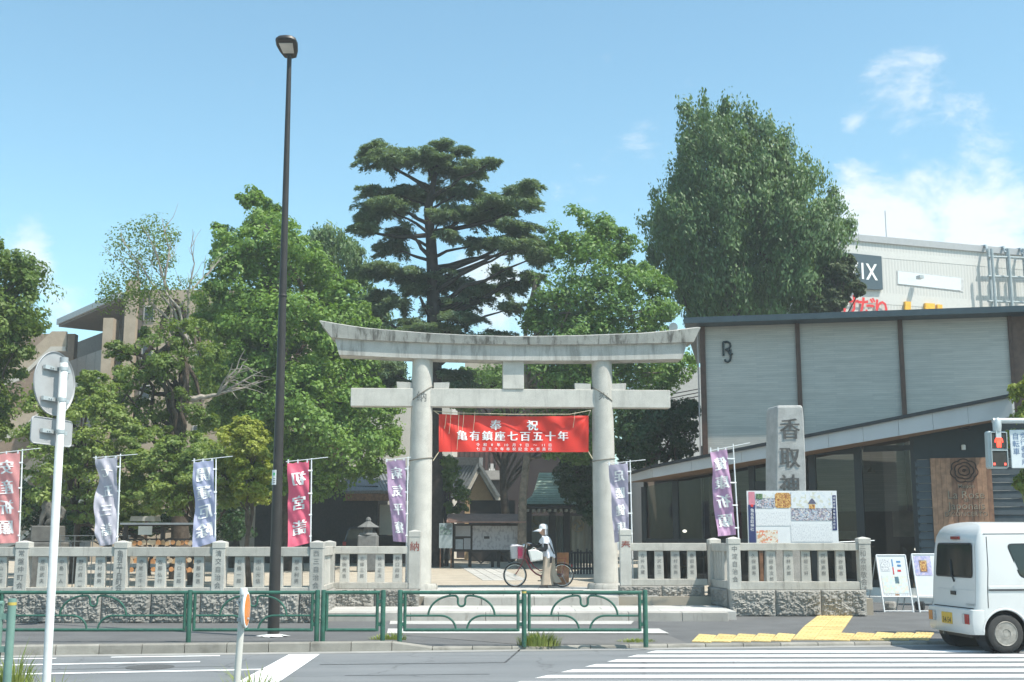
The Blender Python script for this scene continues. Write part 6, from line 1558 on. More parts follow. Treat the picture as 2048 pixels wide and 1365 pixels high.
for k in range(npl):
    a = dk_at(W0 + (W1 - W0) * k / npl, 1060, 0.09); b = dk_at(W0 + (W1 - W0) * (k + 1) / npl - 0.35, 1060, 0.09); zt_ = dk_at(1868, 917, 0.09).z; zb_ = dk_at(1930, 1085, 0.09).z
    a.z = b.z = 0; o = wr_.uniform(0, 0.012)
    m = MB(); lo = [a + DN * o, b + DN * o, b - DN * 0.05, a - DN * 0.05]; m.hexa([p + Vector((0, 0, zb_)) for p in lo], [p + Vector((0, 0, zt_)) for p in lo]); m.build('plank', woodv[wr_.randrange(3)], sgn_t)
em = M('sign_relief', (0.045, 0.026, 0.02), 0.6); lite = M('sign_letter', (0.34, 0.28, 0.21), 0.6, 0.1)
ec = dk_at(1928, 942, 0.125)
def ep(u, v, o=0.0): return ec + DDv * u + Vector((0, 0, v)) + DN * o
m = MB()
for r_, n_, ph in ((0.31, 7, 0.2), (0.22, 5, 0.6), (0.13, 3, 0.1)):
    for k in range(n_):
        a0 = 2 * math.pi * k / n_ + ph; sp_ = 2 * math.pi / n_ * 1.15
        m.tube([ep(r_ * (1 + 0.16 * math.sin(math.pi * i / 8)) * math.cos(a0 + sp_ * i / 8), 0.9 * r_ * (1 + 0.16 * math.sin(math.pi * i / 8)) * math.sin(a0 + sp_ * i / 8)) for i in range(9)], 0.016, 6)
m.tube([ep(0.05 * math.cos(a * 0.7) * (1 - a / 16), 0.05 * math.sin(a * 0.7) * (1 - a / 16)) for a in range(14)], 0.014, 6)
m.build('rose_emblem', em, sgn_t, smooth=True)
for tx, py, sz in (('Maison', 973, 0.15), ('La Rose', 990, 0.30), ('de', 1000.5, 0.13), ('Japonais', 1012, 0.29), ('D.CONCERTO', 1029, 0.17)):
    m = MB(); line(m, tx, sheet(dk_at(1933, py, 0.115), DDv, (0, 0, 1), 0.002), 0, 0, sz, bold=0.004); o_ = m.build('lettering_line', em, sgn_t, fix=False)
    m = MB(); line(m, tx, sheet(dk_at(1932.2, py - 0.7, 0.118), DDv, (0, 0, 1), 0.004), 0, 0, sz, bold=-0.004); m.build('letter_edge', lite, o_, fix=False)

# ------------------------------------------------------------------ shopping centre behind
QA, QB = pix(1640, 1000, 69.5), pix(2300, 1000, 77.0); QA.z = QB.z = 0
QD = (QB - QA).normalized(); QN = Vector((QD.y, -QD.x, 0))
def q_at(px, py, off=0.0):
    d = pixd(px, py); t = ((QA + QN * off - Vector((0, 0, CAMZ))).dot(QN)) / d.dot(QN); return Vector((0, 0, CAMZ)) + d * t
mall = thing('shopping_centre', 'large pale ribbed metal shopping centre rising behind the restaurant roof', 'building', (QA.x + 10, QA.y, 0))
def ribbed(name, col, n):
    m, nt, b = new_mat(name); MATS[name] = m
    tc = nt.nodes.new('ShaderNodeTexCoord'); wv = nt.nodes.new('ShaderNodeTexWave'); wv.wave_type = 'BANDS'; wv.bands_direction = 'X'; wv.inputs['Scale'].default_value = n
    nt.links.new(tc.outputs['Object'], wv.inputs['Vector'])
    nt.links.new(mixrgb(nt, 'MIX', ramp(nt, wv.outputs['Fac'], 0.2, 0.5), tuple(c * 0.90 for c in col), col), b.inputs['Base Color']); b.inputs['Roughness'].default_value = 0.5
    bump(nt, b, wv.outputs['Fac'], 0.25, 0.03); return m
rib = ribbed('ribbed_cladding', (0.54, 0.53, 0.505), 1.5); smooth_clad = M('smooth_cladding', (0.56, 0.55, 0.525), 0.5, 0.03)
zt_ = q_at(1690, 468).z
def qwall(name, z0, z1, off, mat, a=QA, b=QB, d=0.3):
    lo = [a + QN * off, b + QN * off, b - QN * d, a - QN * d]; m = MB(); m.hexa([p + Vector((0, 0, z0)) for p in lo], [p + Vector((0, 0, z1)) for p in lo]); return m.build(name, mat, mall)
zs = [0, q_at(1840, 602).z - 0.1, q_at(1840, 594).z, q_at(1820, 528).z, q_at(1820, 507).z, zt_ - 0.45]
qwall('wall', 0, q_at(1840, 614).z, 0.0, rib); qwall('wall_band', q_at(1840, 614).z, q_at(1840, 592).z, 0.015, smooth_clad)
qwall('wall', q_at(1840, 592).z, q_at(1820, 521).z, 0.0, rib); qwall('wall_band', q_at(1820, 521).z, q_at(1820, 507.5).z, 0.015, smooth_clad); qwall('wall', q_at(1820, 507.5).z, zt_ - 0.4, 0.0, rib)
qwall('parapet', zt_ - 0.4, zt_, 0.12, M('parapet_grey', (0.36, 0.37, 0.38), 0.5, 0.05))
m = MB(); m.hexa([p + Vector((0, 0, 0)) for p in (QA - QN * 0.3, QB - QN * 0.3, QB - QN * 14, QA - QN * 8)], [p + Vector((0, 0, zt_ - 0.6)) for p in (QA - QN * 0.3, QB - QN * 0.3, QB - QN * 14, QA - QN * 8)]); m.build('rear_mass', smooth_clad, mall)
def qpatch(name, pts, off, mat, th=0.1, par=None):
    p = [q_at(x, y, off) for x, y in pts]; m = MB(); m.prism(p, -QN * th); return m.build(name, mat, par or mall)
win = qpatch('window', [(1794, 541), (1927, 556), (1927.5, 584), (1794.5, 569)], 0.03, M('window_frame_pale', (0.5, 0.5, 0.5)), 0.02)
sky_paint = M('sky_reflection_paint', (0.66, 0.70, 0.73), 0.08, 0.02)  # pale paint standing in for the sky mirrored in the pane
qpatch('pane', [(1796, 543), (1921, 557.3), (1921.5, 581.5), (1796.5, 568)], 0.05, sky_paint, 0.015, win)
m = MB(); m.obox(q_at(1840, 555, 0.5), QD, QN, (0, 0, 1), 0.14, 0.2, 0.10); m.build('flood_lamp', grey_metal, mall)
m = MB(); m.tube([q_at(1773, 478), q_at(1770, 422)], 0.03, 6); m.build('antenna', grey_metal, mall)
sgb = qpatch('cinema_sign', [(1645, 500.7), (1763, 513), (1766, 579.5), (1645, 576.5)], 0.22, M('sign_slate', (0.055, 0.085, 0.105), 0.5, 0.06), 0.2)
m = MB()
for ch, px, py in (('X', 1743, 543.5), ('I', 1725, 541.5), ('V', 1707, 539.5), ('O', 1684, 537), ('M', 1658, 534)):
    fn = sheet(q_at(px, py, 0.235), QD, (0, 0, 1), 0.01); v, fs = glyphs(ch, 0.02); mid = (v[:, 0].max() + v[:, 0].min()) / 2
    m.add([fn((p[0] - mid) * 1.05, (p[1] - 0.36) * 1.38) for p in v], fs)
m.build('sign_lettering', white_print, sgb, fix=False)
m = MB()
for ch, px, py in (('だ', 1733, 614), ('り', 1763, 619), ('あ', 1668, 604), ('け', 1700, 609)):
    fn = sheet(q_at(px, py, 0.16), QD, (0, 0, 1), 0.01); cjk(m, ch, fn, 0, 0, 1.35, bold=0.02)
m.build('red_lettering', M('letter_red', (0.62, 0.03, 0.03), 0.5), mall, fix=False)
m = MB()
letter_or = M('letter_amber', (0.78, 0.42, 0.04), 0.5)
for x0, x1, y0 in ((1811, 1822, 603), (1851, 1870, 606.5), (1875, 1885, 609)):
    qpatch('amber_letter', [(x0, y0), (x1, y0 + 1), (x1, 650), (x0, 650)], 0.2, letter_or, 0.18)
steel = M('frame_steel', (0.30, 0.35, 0.37), 0.5, 0.08)
for px in (1976, 1983, 2013, 2016.5, 2046, 2050):
    m = MB(); m.tube([q_at(px, 498, 0.5 + 0.5 * (px in (1983, 2016.5, 2050))), q_at(px + 10, 640, 0.5 + 0.5 * (px in (1983, 2016.5, 2050)))], 0.09, 8); m.build('frame_post', steel, mall)
for py in (514, 553, 603):
    m = MB(); m.tube([q_at(1976, py, 0.6), q_at(2150, py + 6, 0.6)], 0.08, 8); m.build('frame_bar', steel, mall)
for px in (1975, 2011, 2045):
    m = MB(); m.tube([q_at(px - 32, 497 + (px - 1975) * 0.09, -1.5), q_at(px - 3, 492 + (px - 1975) * 0.09, 0.3), q_at(px, 503 + (px - 1975) * 0.09, 0.5)], 0.09, 8); m.build('frame_hook', steel, mall)

# ------------------------------------------------------------------ apartment block at the left
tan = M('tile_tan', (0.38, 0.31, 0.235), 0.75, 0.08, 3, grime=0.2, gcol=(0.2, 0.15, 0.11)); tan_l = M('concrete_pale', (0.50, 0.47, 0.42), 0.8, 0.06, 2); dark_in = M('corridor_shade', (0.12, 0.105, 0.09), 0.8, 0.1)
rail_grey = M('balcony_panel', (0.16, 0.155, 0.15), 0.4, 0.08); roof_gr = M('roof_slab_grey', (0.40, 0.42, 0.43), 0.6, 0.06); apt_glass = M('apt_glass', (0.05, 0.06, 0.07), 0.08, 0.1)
AY = 56.0
apt = thing('apartment_block', 'tan tiled apartment block with open corridors behind the sparse tree', 'building', pix(300, 1140, AY))
def abox(name, px0, px1, z0, z1, y0, y1, mat, par=apt):
    a = pix(px0, 800, AY).x; b = pix(px1, 800, AY).x; m = MB(); m.box(a, b, y0, y1, z0, z1); return m.build(name, mat, par)
ztop = pix(230, 580, AY).z
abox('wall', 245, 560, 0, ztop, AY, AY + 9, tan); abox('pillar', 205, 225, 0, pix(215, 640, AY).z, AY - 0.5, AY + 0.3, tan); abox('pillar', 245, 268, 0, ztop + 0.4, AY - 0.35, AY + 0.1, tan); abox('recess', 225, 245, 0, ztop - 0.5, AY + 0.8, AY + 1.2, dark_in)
for fl, (ya, yb) in enumerate(((612, 642), (690, 722), (770, 800), (850, 880))):
    for px0, px1 in ((279, 302), (388, 410), (470, 492)):
        w = abox('window', px0, px1, pix(0, yb, AY).z, pix(0, ya, AY).z, AY - 0.06, AY + 0.05, tan_l); abox('pane', px0 + 3, px1 - 3, pix(0, yb - 3, AY).z, pix(0, ya + 3, AY).z, AY - 0.09, AY - 0.062, apt_glass, w)
    abox('pipe_strip', 268, 279, pix(0, yb + 40, AY).z, pix(0, ya - 30, AY).z, AY - 0.02, AY + 0.1, dark_in)
WA, WB = pix(207, 700, AY), pix(92, 700, 63.0); WA.z = WB.z = 0; _n = Vector((-(WB - WA).y, (WB - WA).x, 0)).normalized(); _n = -_n if _n.y > 0 else _n; WA = WA - _n * 1.6; WB = WB - _n * 1.6; WDv = (WB - WA).normalized(); WNv = Vector((-WDv.y, WDv.x, 0))
if WNv.y > 0: WNv = -WNv
def wing(name, t0, t1, z0, z1, off, dep, mat):
    a = WA + (WB - WA) * t0; b = WA + (WB - WA) * t1; lo = [a + WNv * off, b + WNv * off, b - WNv * dep, a - WNv * dep]
    m = MB(); m.hexa([p + Vector((0, 0, z0)) for p in lo], [p + Vector((0, 0, z1)) for p in lo]); return m.build(name, mat, apt)
zr = pix(207, 597, AY).z; fh = (zr - 0.6) / 4.0
wing('roof_slab', -0.05, 0.98, zr, zr + 0.30, 1.2, 8, roof_gr); wing('soffit', -0.04, 0.97, zr - 0.12, zr - 0.004, 1.1, 7.9, M('soffit_shade', (0.13, 0.115, 0.10), 0.8)); wing('back_wall', 0, 2.4, 0, zr, -1.6, 8, dark_in)  # added soffit slab, coloured dark for the shade under the roof
for k in range(4):
    z = zr - 3.35 - k * 3.0
    if z < -1: break
    wing('floor_slab', -0.02, 0.75, z - 0.35, z, 1.1, 2, tan_l)
    for j in range(5): wing('balcony_panel', 0.0 + 0.15 * j, 0.145 + 0.15 * j, z + 0.05, z + 1.15, 1.08, -1.02, rail_grey)
    for j in range(3): wing('flat_door', 0.12 + 0.25 * j, 0.19 + 0.25 * j, z, z + 2.1, -1.55, 1.62, M('door_grey', (0.10, 0.10, 0.11)))
# zigzag stair parapets left of the wing
SYs = 61.0
m = MB(); a = pix(-90, 668, SYs + 2.5); b = pix(150, 668, SYs + 2.5); m.box(a.x, b.x, SYs + 2.5, SYs + 3, 0, a.z); m.build('stair_back', M('stair_brick', (0.27, 0.20, 0.15), 0.8, 0.1), apt)
for k in range(5):
    dy = 108 * k
    for nm, th, up_, mt, dd in (('stair_parapet', 31, 0, tan, 0.15), ('stair_edge', 9, 31.5, tan_l, 0.3)):
        tops = [(-40, 760), (0, 735), (40, 722), (62, 702), (104, 663), (133, 663)]
        m = MB()
        for p, q in zip(tops[:-1], tops[1:]):
            f4 = [pix(p[0], p[1] + dy + up_ + th, SYs), pix(q[0], q[1] + dy + up_ + th, SYs), pix(q[0], q[1] + dy + up_, SYs), pix(p[0], p[1] + dy + up_, SYs)]
            m.prism([v_ - Vector((0, dd - 0.15, 0)) for v_ in f4], (0, dd, 0))
        m.build(nm, mt, apt)

def block(name, label, px0, px1, py_top, Y, mat, depth=10, py_bot=1140):
    a = pix(px0, py_top, Y); b = pix(px1, py_top, Y)
    t = thing(name, label, 'building', ((a.x + b.x) / 2, Y, 0))
    m = MB(); m.box(a.x, b.x, Y, Y + depth, 0, a.z); m.build('wall', mat, t)
    return t
def onface(t, name, px0, px1, y0, y1, Y, mat, d=0.06, par=None):
    a = pix(px0, y1, Y); b = pix(px1, y0, Y); m = MB(); m.box(a.x, b.x, Y - d, Y + 0.02, a.z, b.z); return m.build(name, mat, par or t)
wbm = M('render_white', (0.60, 0.585, 0.54), 0.8, 0.04, 2)
wb_ = block('white_house', 'off white rendered house with a dark window behind the violet flag', 690, 905, 800, 62, wbm)
w = onface(wb_, 'window', 762, 791, 862, 888, 62, frame_dk); onface(wb_, 'pane', 765, 788, 865, 885, 61.92, apt_glass, 0.03, w)
w = onface(wb_, 'window', 806, 830, 938, 950, 62, frame_dk); onface(wb_, 'pane', 808, 828, 940, 948, 61.92, apt_glass, 0.03, w)
bb = block('brown_apartment', 'pinkish brown apartment wall glimpsed between the trees above the yellow bush', 470, 680, 740, 66, M('tile_pink', (0.30, 0.17, 0.125), 0.8, 0.08, 3))
for x0, y0 in ((655, 798), (610, 798), (560, 800)):
    w = onface(bb, 'window', x0, x0 + 16, y0, y0 + 34, 66, rail_grey); onface(bb, 'pane', x0 + 2, x0 + 14, y0 + 2, y0 + 32, 65.92, apt_glass, 0.03, w)
onface(bb, 'balcony', 470, 560, 880, 893, 66, tan_l, 1.0); onface(bb, 'balcony_panel', 480, 545, 855, 878, 66, M('balcony_grey', (0.30, 0.30, 0.30)), 0.9); onface(bb, 'balcony', 560, 660, 850, 862, 66, tan_l, 1.0)
db = block('dark_house', 'dark plum brown house with a balcony seen through the gate', 885, 1215, 740, 68, M('plum_clad_shaded', (0.036, 0.027, 0.028), 0.7, 0.12, 2))  # plum cladding darkened in its colour for the shade on the house
onface(db, 'upper_panel', 905, 1005, 890, 940, 68, M('plum_slats', (0.11, 0.06, 0.055), 0.6, 0.2, 6), 0.1)
for k in range(9): onface(db, 'slat', 908 + k * 10, 911 + k * 10, 892, 938, 67.9, M('plum_dark', (0.04, 0.028, 0.028)), 0.05)
onface(db, 'balcony_front', 968, 1000, 943, 961, 68, M('balcony_tile', (0.34, 0.335, 0.33), 0.7, 0.1, 8), 0.8)
for k in range(9): onface(db, 'balcony_rail', 970 + k * 3.4, 971 + k * 3.4, 924, 943, 67.3, black_plastic, 0.03)
onface(db, 'curtained_window', 977, 990, 928, 942, 68, white_paint, 0.15)
for k in range(7): 
    a = pix(982 + k * 2.6, 962, 67.4); m = MB(); m.bar(a, pix(982 + k * 2.6 + 14, 998, 67.4), 0.03, 0.05); m.build('trellis_bar', black_plastic, db); m = MB(); m.bar(pix(1000 - k * 2.6, 962, 67.35), pix(1000 - k * 2.6 - 14, 998, 67.35), 0.03, 0.05); m.build('trellis_bar', black_plastic, db)
gm = M('distant_beige', (0.42, 0.36, 0.28), 0.8, 0.05)
gb = block('beige_block', 'distant beige block glimpsed under the top beam of the gate', 930, 1010, 700, 90, gm)
wb2 = block('pale_hall', 'pale grey sheet metal hall behind the bushes between gate and restaurant', 1290, 1420, 735, 60, M('hall_pale', (0.52, 0.53, 0.53), 0.6, 0.05))
for k in range(3):
    m = MB(); m.tube([pix(1325, 808 - k * 8, 57), pix(1400, 792 - k * 7, 57)], 0.025, 5); tag(m.build('overhead_wire', black_plastic, loc=pix(1325, 808 - k * 8, 57)), ['lowest overhead wire crossing before the pale hall', 'middle overhead wire crossing before the pale hall', 'topmost overhead wire crossing before the pale hall'][k], 'wire')

# ------------------------------------------------------------------ shrine buildings and court furniture
tile_gr = M('roof_tile_grey', (0.20, 0.215, 0.225), 0.45, 0.15, 10)
cream = M('gable_cream', (0.48, 0.33, 0.19), 0.75, 0.06, 3)
hall = thing('shrine_office', 'shrine office with grey tiled gable roof and cream gable inside the gate', 'building', pix(950, 1130, 60))
GYh = 60.0
rid, le, re_ = pix(958, 936, GYh), pix(925, 1000, GYh), pix(998, 1002, GYh)
m = MB(); m.add([rid + Vector((0, 0.3, -0.2)), le + Vector((0.2, 0.3, -0.1)), re_ + Vector((-0.2, 0.3, -0.1))], [(0, 1, 2)]); m.build('gable_wall', cream, hall, fix=False)
m = MB(); m.box(le.x + 0.1, re_.x - 0.1, GYh + 0.32, GYh + 4, 0.5, le.z); m.build('wall', cream, hall)
for a, b, nm in ((rid, le, 'barge_board'), (rid, re_, 'barge_board')):
    m = MB(); m.bar(a, b, 0.12, 0.24); m.build(nm, M('barge_pale', (0.60, 0.56, 0.50), 0.7), hall)
    m = MB(); m.bar(a + Vector((0, 0, 0.22)), b + Vector((0, 0, 0.22)), 0.3, 0.14); m.build('verge', tile_gr, hall)
back = Vector((-3.6, 4.0, 0.35))
for k in range(22):
    f0 = k / 22; o_ = back * f0
    m = MB(); m.tube([rid + back * f0 + Vector((0, 0, 0.12)), le + back * f0 + Vector((-0.2, 0, 0.05))], 0.085, 6); m.build('roof_tile_row', tile_gr, hall, smooth=True)
m = MB(); m.quad(rid + Vector((0, 0, 0.1)), rid + back + Vector((0, 0, 0.1)), le + back + Vector((-0.2, 0, 0)), le + Vector((-0.2, 0, 0))); m.quad(rid + Vector((0, 0, 0.1)), rid + back + Vector((0, 0, 0.1)), re_ + back + Vector((0.2, 0, 0)), re_ + Vector((0.2, 0, 0.0))); m.build('roof', tile_gr, hall, fix=False)
m = MB(); m.bar(rid + Vector((0.1, -0.1, 0.3)), rid + back + Vector((0, 0, 0.3)), 0.25, 0.4); m.build('ridge', tile_gr, hall)
m = MB(); m.box(pix(940, 1000, 57).x, pix(1030, 1000, 57).x, 57, 57.3, 0.5, pix(985, 1001, 57).z); tag(m.build('wooden_wall', M('black_boards', (0.035, 0.032, 0.030), 0.7, 0.2, 3), loc=pix(985, 1130, 57)), 'dark boarded garden wall below the shrine office gable', 'wall')
# side hall with tiled roof beyond the violet flag
sh = thing('side_hall', 'low shrine hall with grey tiled roof and dark eaves beside the left pillar', 'building', pix(700, 1130, 54))
r0, r1, e0, e1 = pix(690, 935, 55), pix(835, 955, 55), pix(660, 980, 52), pix(835, 985, 52)
r0, r1 = pix(700, 938, 55), pix(740, 946, 55)
def rows(p0, p1, q0, q1, n, par):
    for k in range(n):
        f0 = k / (n - 1); m = MB(); m.tube([p0 + (p1 - p0) * f0, q0 + (q1 - q0) * f0], 0.08, 6); m.build('roof_tile_row', tile_gr, par, smooth=True)
rows(pix(665, 925, 56), pix(735, 945, 56), pix(690, 985, 52), pix(762, 984, 52), 16, sh)
m = MB(); m.quad(pix(665, 925, 56), pix(735, 945, 56), pix(762, 986, 52), pix(690, 987, 52)); m.build('roof', tile_gr, sh, fix=False)
rows(pix(740, 945, 56), pix(850, 930, 56), pix(764, 985, 52), pix(850, 985, 52), 16, sh)
m = MB(); m.quad(pix(740, 945, 56), pix(850, 930, 56), pix(850, 987, 52), pix(764, 986, 52)); m.build('roof', tile_gr, sh, fix=False)
a, b = pix(690, 990, 52), pix(850, 990, 52); m = MB(); m.box(a.x, b.x, 52.02, 52.3, a.z - 0.25, a.z + 0.05); m.build('eaves', brown_wood, sh)
m = MB(); m.box(pix(525, 1000, 54).x, pix(762, 1000, 54).x, 52.6, 57, 0.5, pix(700, 975, 54).z); m.build('hall_wall', dark_wood, sh)
m = MB(); m.box(pix(760, 1000, 53).x, pix(850, 1000, 53).x, 53, 53.2, pix(0, 1070, 53).z, pix(0, 1010, 53).z); m.build('pale_wall', wbm, sh)
m = MB(); m.box(pix(756, 1000, 53).x, pix(850, 1000, 53).x, 52.9, 53.3, 0.5, pix(0, 1070, 53).z - 0.01); m.build('wall_base', dark_wood, sh)
# copper roofed gate house with crested curtains
ch = thing('water_pavilion', 'small pavilion with sweeping green copper roof and crested curtains inside the gate', 'pavilion', pix(1120, 1130, 52))
copper = M('copper_green', (0.34, 0.44, 0.37), 0.55, 0.15, 3, grime=0.3, gcol=(0.20, 0.27, 0.23))
CY_ = 52.0
prof = [(1037, 1010), (1050, 1004), (1063, 993), (1070, 978), (1075, 960), (1079, 945)]
m = MB()
def cring(px, py, yo, half):
    a = pix(px, py, CY_); c = pix(1120, py, CY_); w = c.x - a.x
    return [Vector((c.x - w, CY_ - yo, a.z)), Vector((c.x + w, CY_ - yo, a.z)), Vector((c.x + w, CY_ + 3 + yo * 0.3, a.z)), Vector((c.x - w, CY_ + 3 + yo * 0.3, a.z))]
rings = [cring(px, py, 1.3 * (i_ == 0) + (1.1, 1.05, 0.75, 0.35, 0.0, -0.35)[i_] * (i_ > 0), 0) for i_, (px, py) in enumerate(prof)]
m.loft(rings); m.build('copper_roof', copper, ch, smooth=True)
for i_, (px, py) in enumerate(prof[:-1]):
    for k in range(3):
        r_ = [rings[i_][q] + (rings[i_ + 1][q] - rings[i_][q]) * (k / 3) for q in range(4)]
        mm = MB(); mm.bar(r_[0] + Vector((0, -0.012, 0)), r_[1] + Vector((0, -0.012, 0)), 0.025, 0.02); mm.build('roof_seam', M('copper_dark', (0.20, 0.28, 0.24), 0.6), ch)
m = MB(); a, b = pix(1040, 1018, CY_ - 1.2), pix(1200, 1011, CY_ - 1.2); m.box(a.x, b.x, CY_ - 1.2, CY_ + 3, a.z, b.z); m.build('eaves', dark_wood, ch)
for k in range(12):
    q = pix(1056 + k * 11, 1021, CY_ - 1.1); m = MB(); m.box(q.x - 0.05, q.x + 0.05, CY_ - 1.15, CY_ + 2, q.z - 0.05, q.z + 0.05); m.build('rafter_end', M('rafter_pale', (0.40, 0.38, 0.33)), ch)
for px in (1057, 1105, 1134, 1190):
    a = pix(px, 1130, CY_); m = MB(); m.box(a.x - 0.14, a.x + 0.14, CY_ - 0.1, CY_ + 0.18, 0.6, pix(px, 1020, CY_).z); m.build('post', dark_wood, ch)
curt = M('curtain_grey', (0.30, 0.31, 0.27), 0.85, 0.06, 2); crest = M('crest_gold', (0.33, 0.28, 0.17), 0.7)
for x0, x1, cx_ in ((1058, 1103, 1068), (1107, 1133, None), (1136, 1188, 1156)):
    a, b = pix(x0, 1092, CY_ + 0.3), pix(x1, 1032, CY_ + 0.3); m = MB(); m.grid(lambda u, v: Vector((a.x + (b.x - a.x) * u, CY_ + 0.3 + 0.03 * math.sin(u * 30), 0.75 + (b.z - 0.75) * v)), 24, 3); cu = m.build('curtain', curt, ch, smooth=2)
    if cx_:
        c_ = pix(cx_, 1052, CY_ + 0.24); m = MB(); m.tube([c_ + Vector((0.25 * math.cos(t), 0, 0.25 * math.sin(t))) for t in [2 * math.pi * k / 24 for k in range(24)]], 0.02, 6, closed=True)
        m.build('crest_ring', crest, cu)
        for k in range(3):
            a0 = 2 * math.pi * k / 3 + 0.5; pts = [c_ + Vector((r_ * math.cos(a0 + t), -0.005, r_ * math.sin(a0 + t))) for r_, t in ((0.10, 0), (0.13, 0.35), (0.16, 0.75), (0.18, 1.2), (0.19, 1.7))]
            m = MB(); m.tube(pts, [0.068, 0.06, 0.045, 0.03, 0.01], 8); m.build('comma_crest', crest, cu, smooth=True)
# roofed notice board and poster stand
NB2 = 47.5
nbr = thing('roofed_notice_board', 'dark timber notice board with a small roof, papered with grey notices, inside the court', 'notice board', pix(985, 1125, NB2))
a, b = pix(903, 1104, NB2), pix(1048, 1048, NB2)
m = MB(); m.box(a.x, b.x, NB2, NB2 + 0.1, a.z, b.z); bd2 = m.build('board', dark_wood, nbr)
for x0, x1, y0, y1, mt in ((911, 941, 1052, 1073, M('notice_grey', (0.34, 0.35, 0.37), 0.6, 0.06)), (911, 926, 1079, 1099, M('notice_blue', (0.33, 0.37, 0.40), 0.6)), (927.5, 941, 1077, 1099, M('notice_grey', (0.34, 0.35, 0.37))), (945, 1041, 1052, 1100, textmat('notice_sheet', (0.27, 0.28, 0.30), (0.38, 0.39, 0.41), 9, 6))):
    p, q = pix(x0, y1, NB2 - 0.01), pix(x1, y0, NB2 - 0.01); m = MB(); m.box(p.x, q.x, NB2 - 0.02, NB2 - 0.003, p.z, q.z); m.build('notice', mt, bd2)
p, q = pix(968, 1078, NB2 - 0.03), pix(979, 1073, NB2 - 0.03); m = MB(); m.box(p.x, q.x, NB2 - 0.035, NB2 - 0.022, p.z, q.z); m.build('dark_label', black_plastic, bd2)
for px in (905, 940, 985, 997, 1047):
    q = pix(px, 1050, NB2); m = MB(); m.box(q.x - 0.06, q.x + 0.06, NB2 + 0.11, NB2 + 0.23, 0.66, pix(px, 1046, NB2).z); m.build('post', dark_wood, nbr)
for x0, x1 in ((940, 962), (985, 962), (997, 1020), (1047, 1020)):
    m = MB(); m.bar(pix(x0, 1105, NB2 + 0.2), pix(x1, 1127, NB2 + 0.2), 0.06, 0.06); m.build('brace', dark_wood, nbr)
e0, e1 = pix(893, 1046, NB2 - 0.7), pix(1052, 1042, NB2 - 0.7)
m = MB(); m.hexa([e0, Vector((e1.x, e0.y, e0.z)), Vector((e1.x, NB2 + 0.4, e0.z + 0.32)), Vector((e0.x, NB2 + 0.4, e0.z + 0.32))], [e0 + Vector((0, 0, 0.05)), Vector((e1.x, e0.y, e0.z + 0.05)), Vector((e1.x, NB2 + 0.4, e0.z + 0.37)), Vector((e0.x, NB2 + 0.4, e0.z + 0.37))]); m.build('roof', M('board_roof', (0.25, 0.15, 0.12), 0.7, 0.15, 4), nbr)
q0, q1 = pix(878, 1097, NB2 - 0.6), pix(905, 1047, NB2 - 0.6)
psd = thing('poster_stand', 'pale blue poster on a leg stand beside the roofed notice board', 'poster stand', (q0.x + 0.3, NB2 - 0.6, 0.68))
m = MB(); m.box(q0.x, q1.x, NB2 - 0.6, NB2 - 0.56, q0.z, q1.z); pst = m.build('poster', M('poster_blue', (0.32, 0.38, 0.40), 0.5, 0.05), psd)
m = MB(); m.box(q0.x + 0.03, q1.x - 0.03, NB2 - 0.61, NB2 - 0.602, q0.z + (q1.z - q0.z) * 0.55, q1.z - 0.04); m.build('picture', photomat('poster_pic', [(0.10, 0.16, 0.14), (0.2, 0.26, 0.25), (0.30, 0.36, 0.38), (0.12, 0.15, 0.16)], 12, 9), pst)
for x in (q0.x + 0.05, q1.x - 0.05): m = MB(); m.box(x - 0.02, x + 0.02, NB2 - 0.555, NB2 - 0.5, 0.66, q0.z + 0.3); m.build('leg', brown_wood, psd)
# low dark fence by the right pillar and timber planks under the board
drf = thing('iron_fence', 'black iron fence behind the bicycle by the right pillar', 'fence', pix(1160, 1145, 42))
for k in range(10):
    a = pix(1138 + k * 6, 1145, 42); m = MB(); m.box(a.x - 0.03, a.x + 0.03, 42, 42.06, cz(42), pix(1138 + k * 6, 1098 + (k % 3) * 3, 42).z); m.build('bar', black_plastic, drf)
for py in (1106, 1138):
    a, b = pix(1136, py, 42), pix(1196, py, 42); m = MB(); m.box(a.x, b.x, 42.062, 42.10, a.z - 0.03, a.z + 0.03); m.build('rail', black_plastic, drf)
# stone lantern and dark car in the shade left of the gate
lnY = 44.0
ln = thing('stone_lantern', 'grey stone lantern standing in the shade behind the recessed fence', 'stone lantern', pix(735, 1140, lnY))
c_ = pix(735, 1140, lnY); gl_ = lambda py: pix(735, py, lnY).z
lst = M('lantern_stone_shaded', (0.16, 0.165, 0.165), 0.85, 0.15, 6, 0.4, 50)  # stone colour lowered to carry the shade round the lantern
m = MB(); m.box(c_.x - 0.36, c_.x + 0.36, lnY - 0.3, lnY + 0.3, cz(44), gl_(1070)); m.build('pedestal', lst, ln, bevel=0.05)
m = MB(); m.lathe([(0.34, gl_(1070)), (0.30, gl_(1066))], (c_.x, lnY, 0), seg=8); m.lathe([(0.16, gl_(1066)), (0.16, gl_(1056))], (c_.x, lnY, 0), seg=8); m.build('fire_box', lst, ln)
m = MB(); m.lathe([(0.40, gl_(1055)), (0.36, gl_(1053)), (0.18, gl_(1047)), (0.08, gl_(1043)), (0.10, gl_(1040)), (0.07, gl_(1036)), (0.01, gl_(1034))], (c_.x, lnY, 0), seg=8); m.build('cap', lst, ln)
kc = thing('parked_car', 'dark car parked deep in the tree shade behind the stone lantern', 'car', pix(712, 1140, 50))
a, b = pix(682, 1135, 50), pix(742, 1058, 50); z0 = cz(50); w_ = b.x - a.x
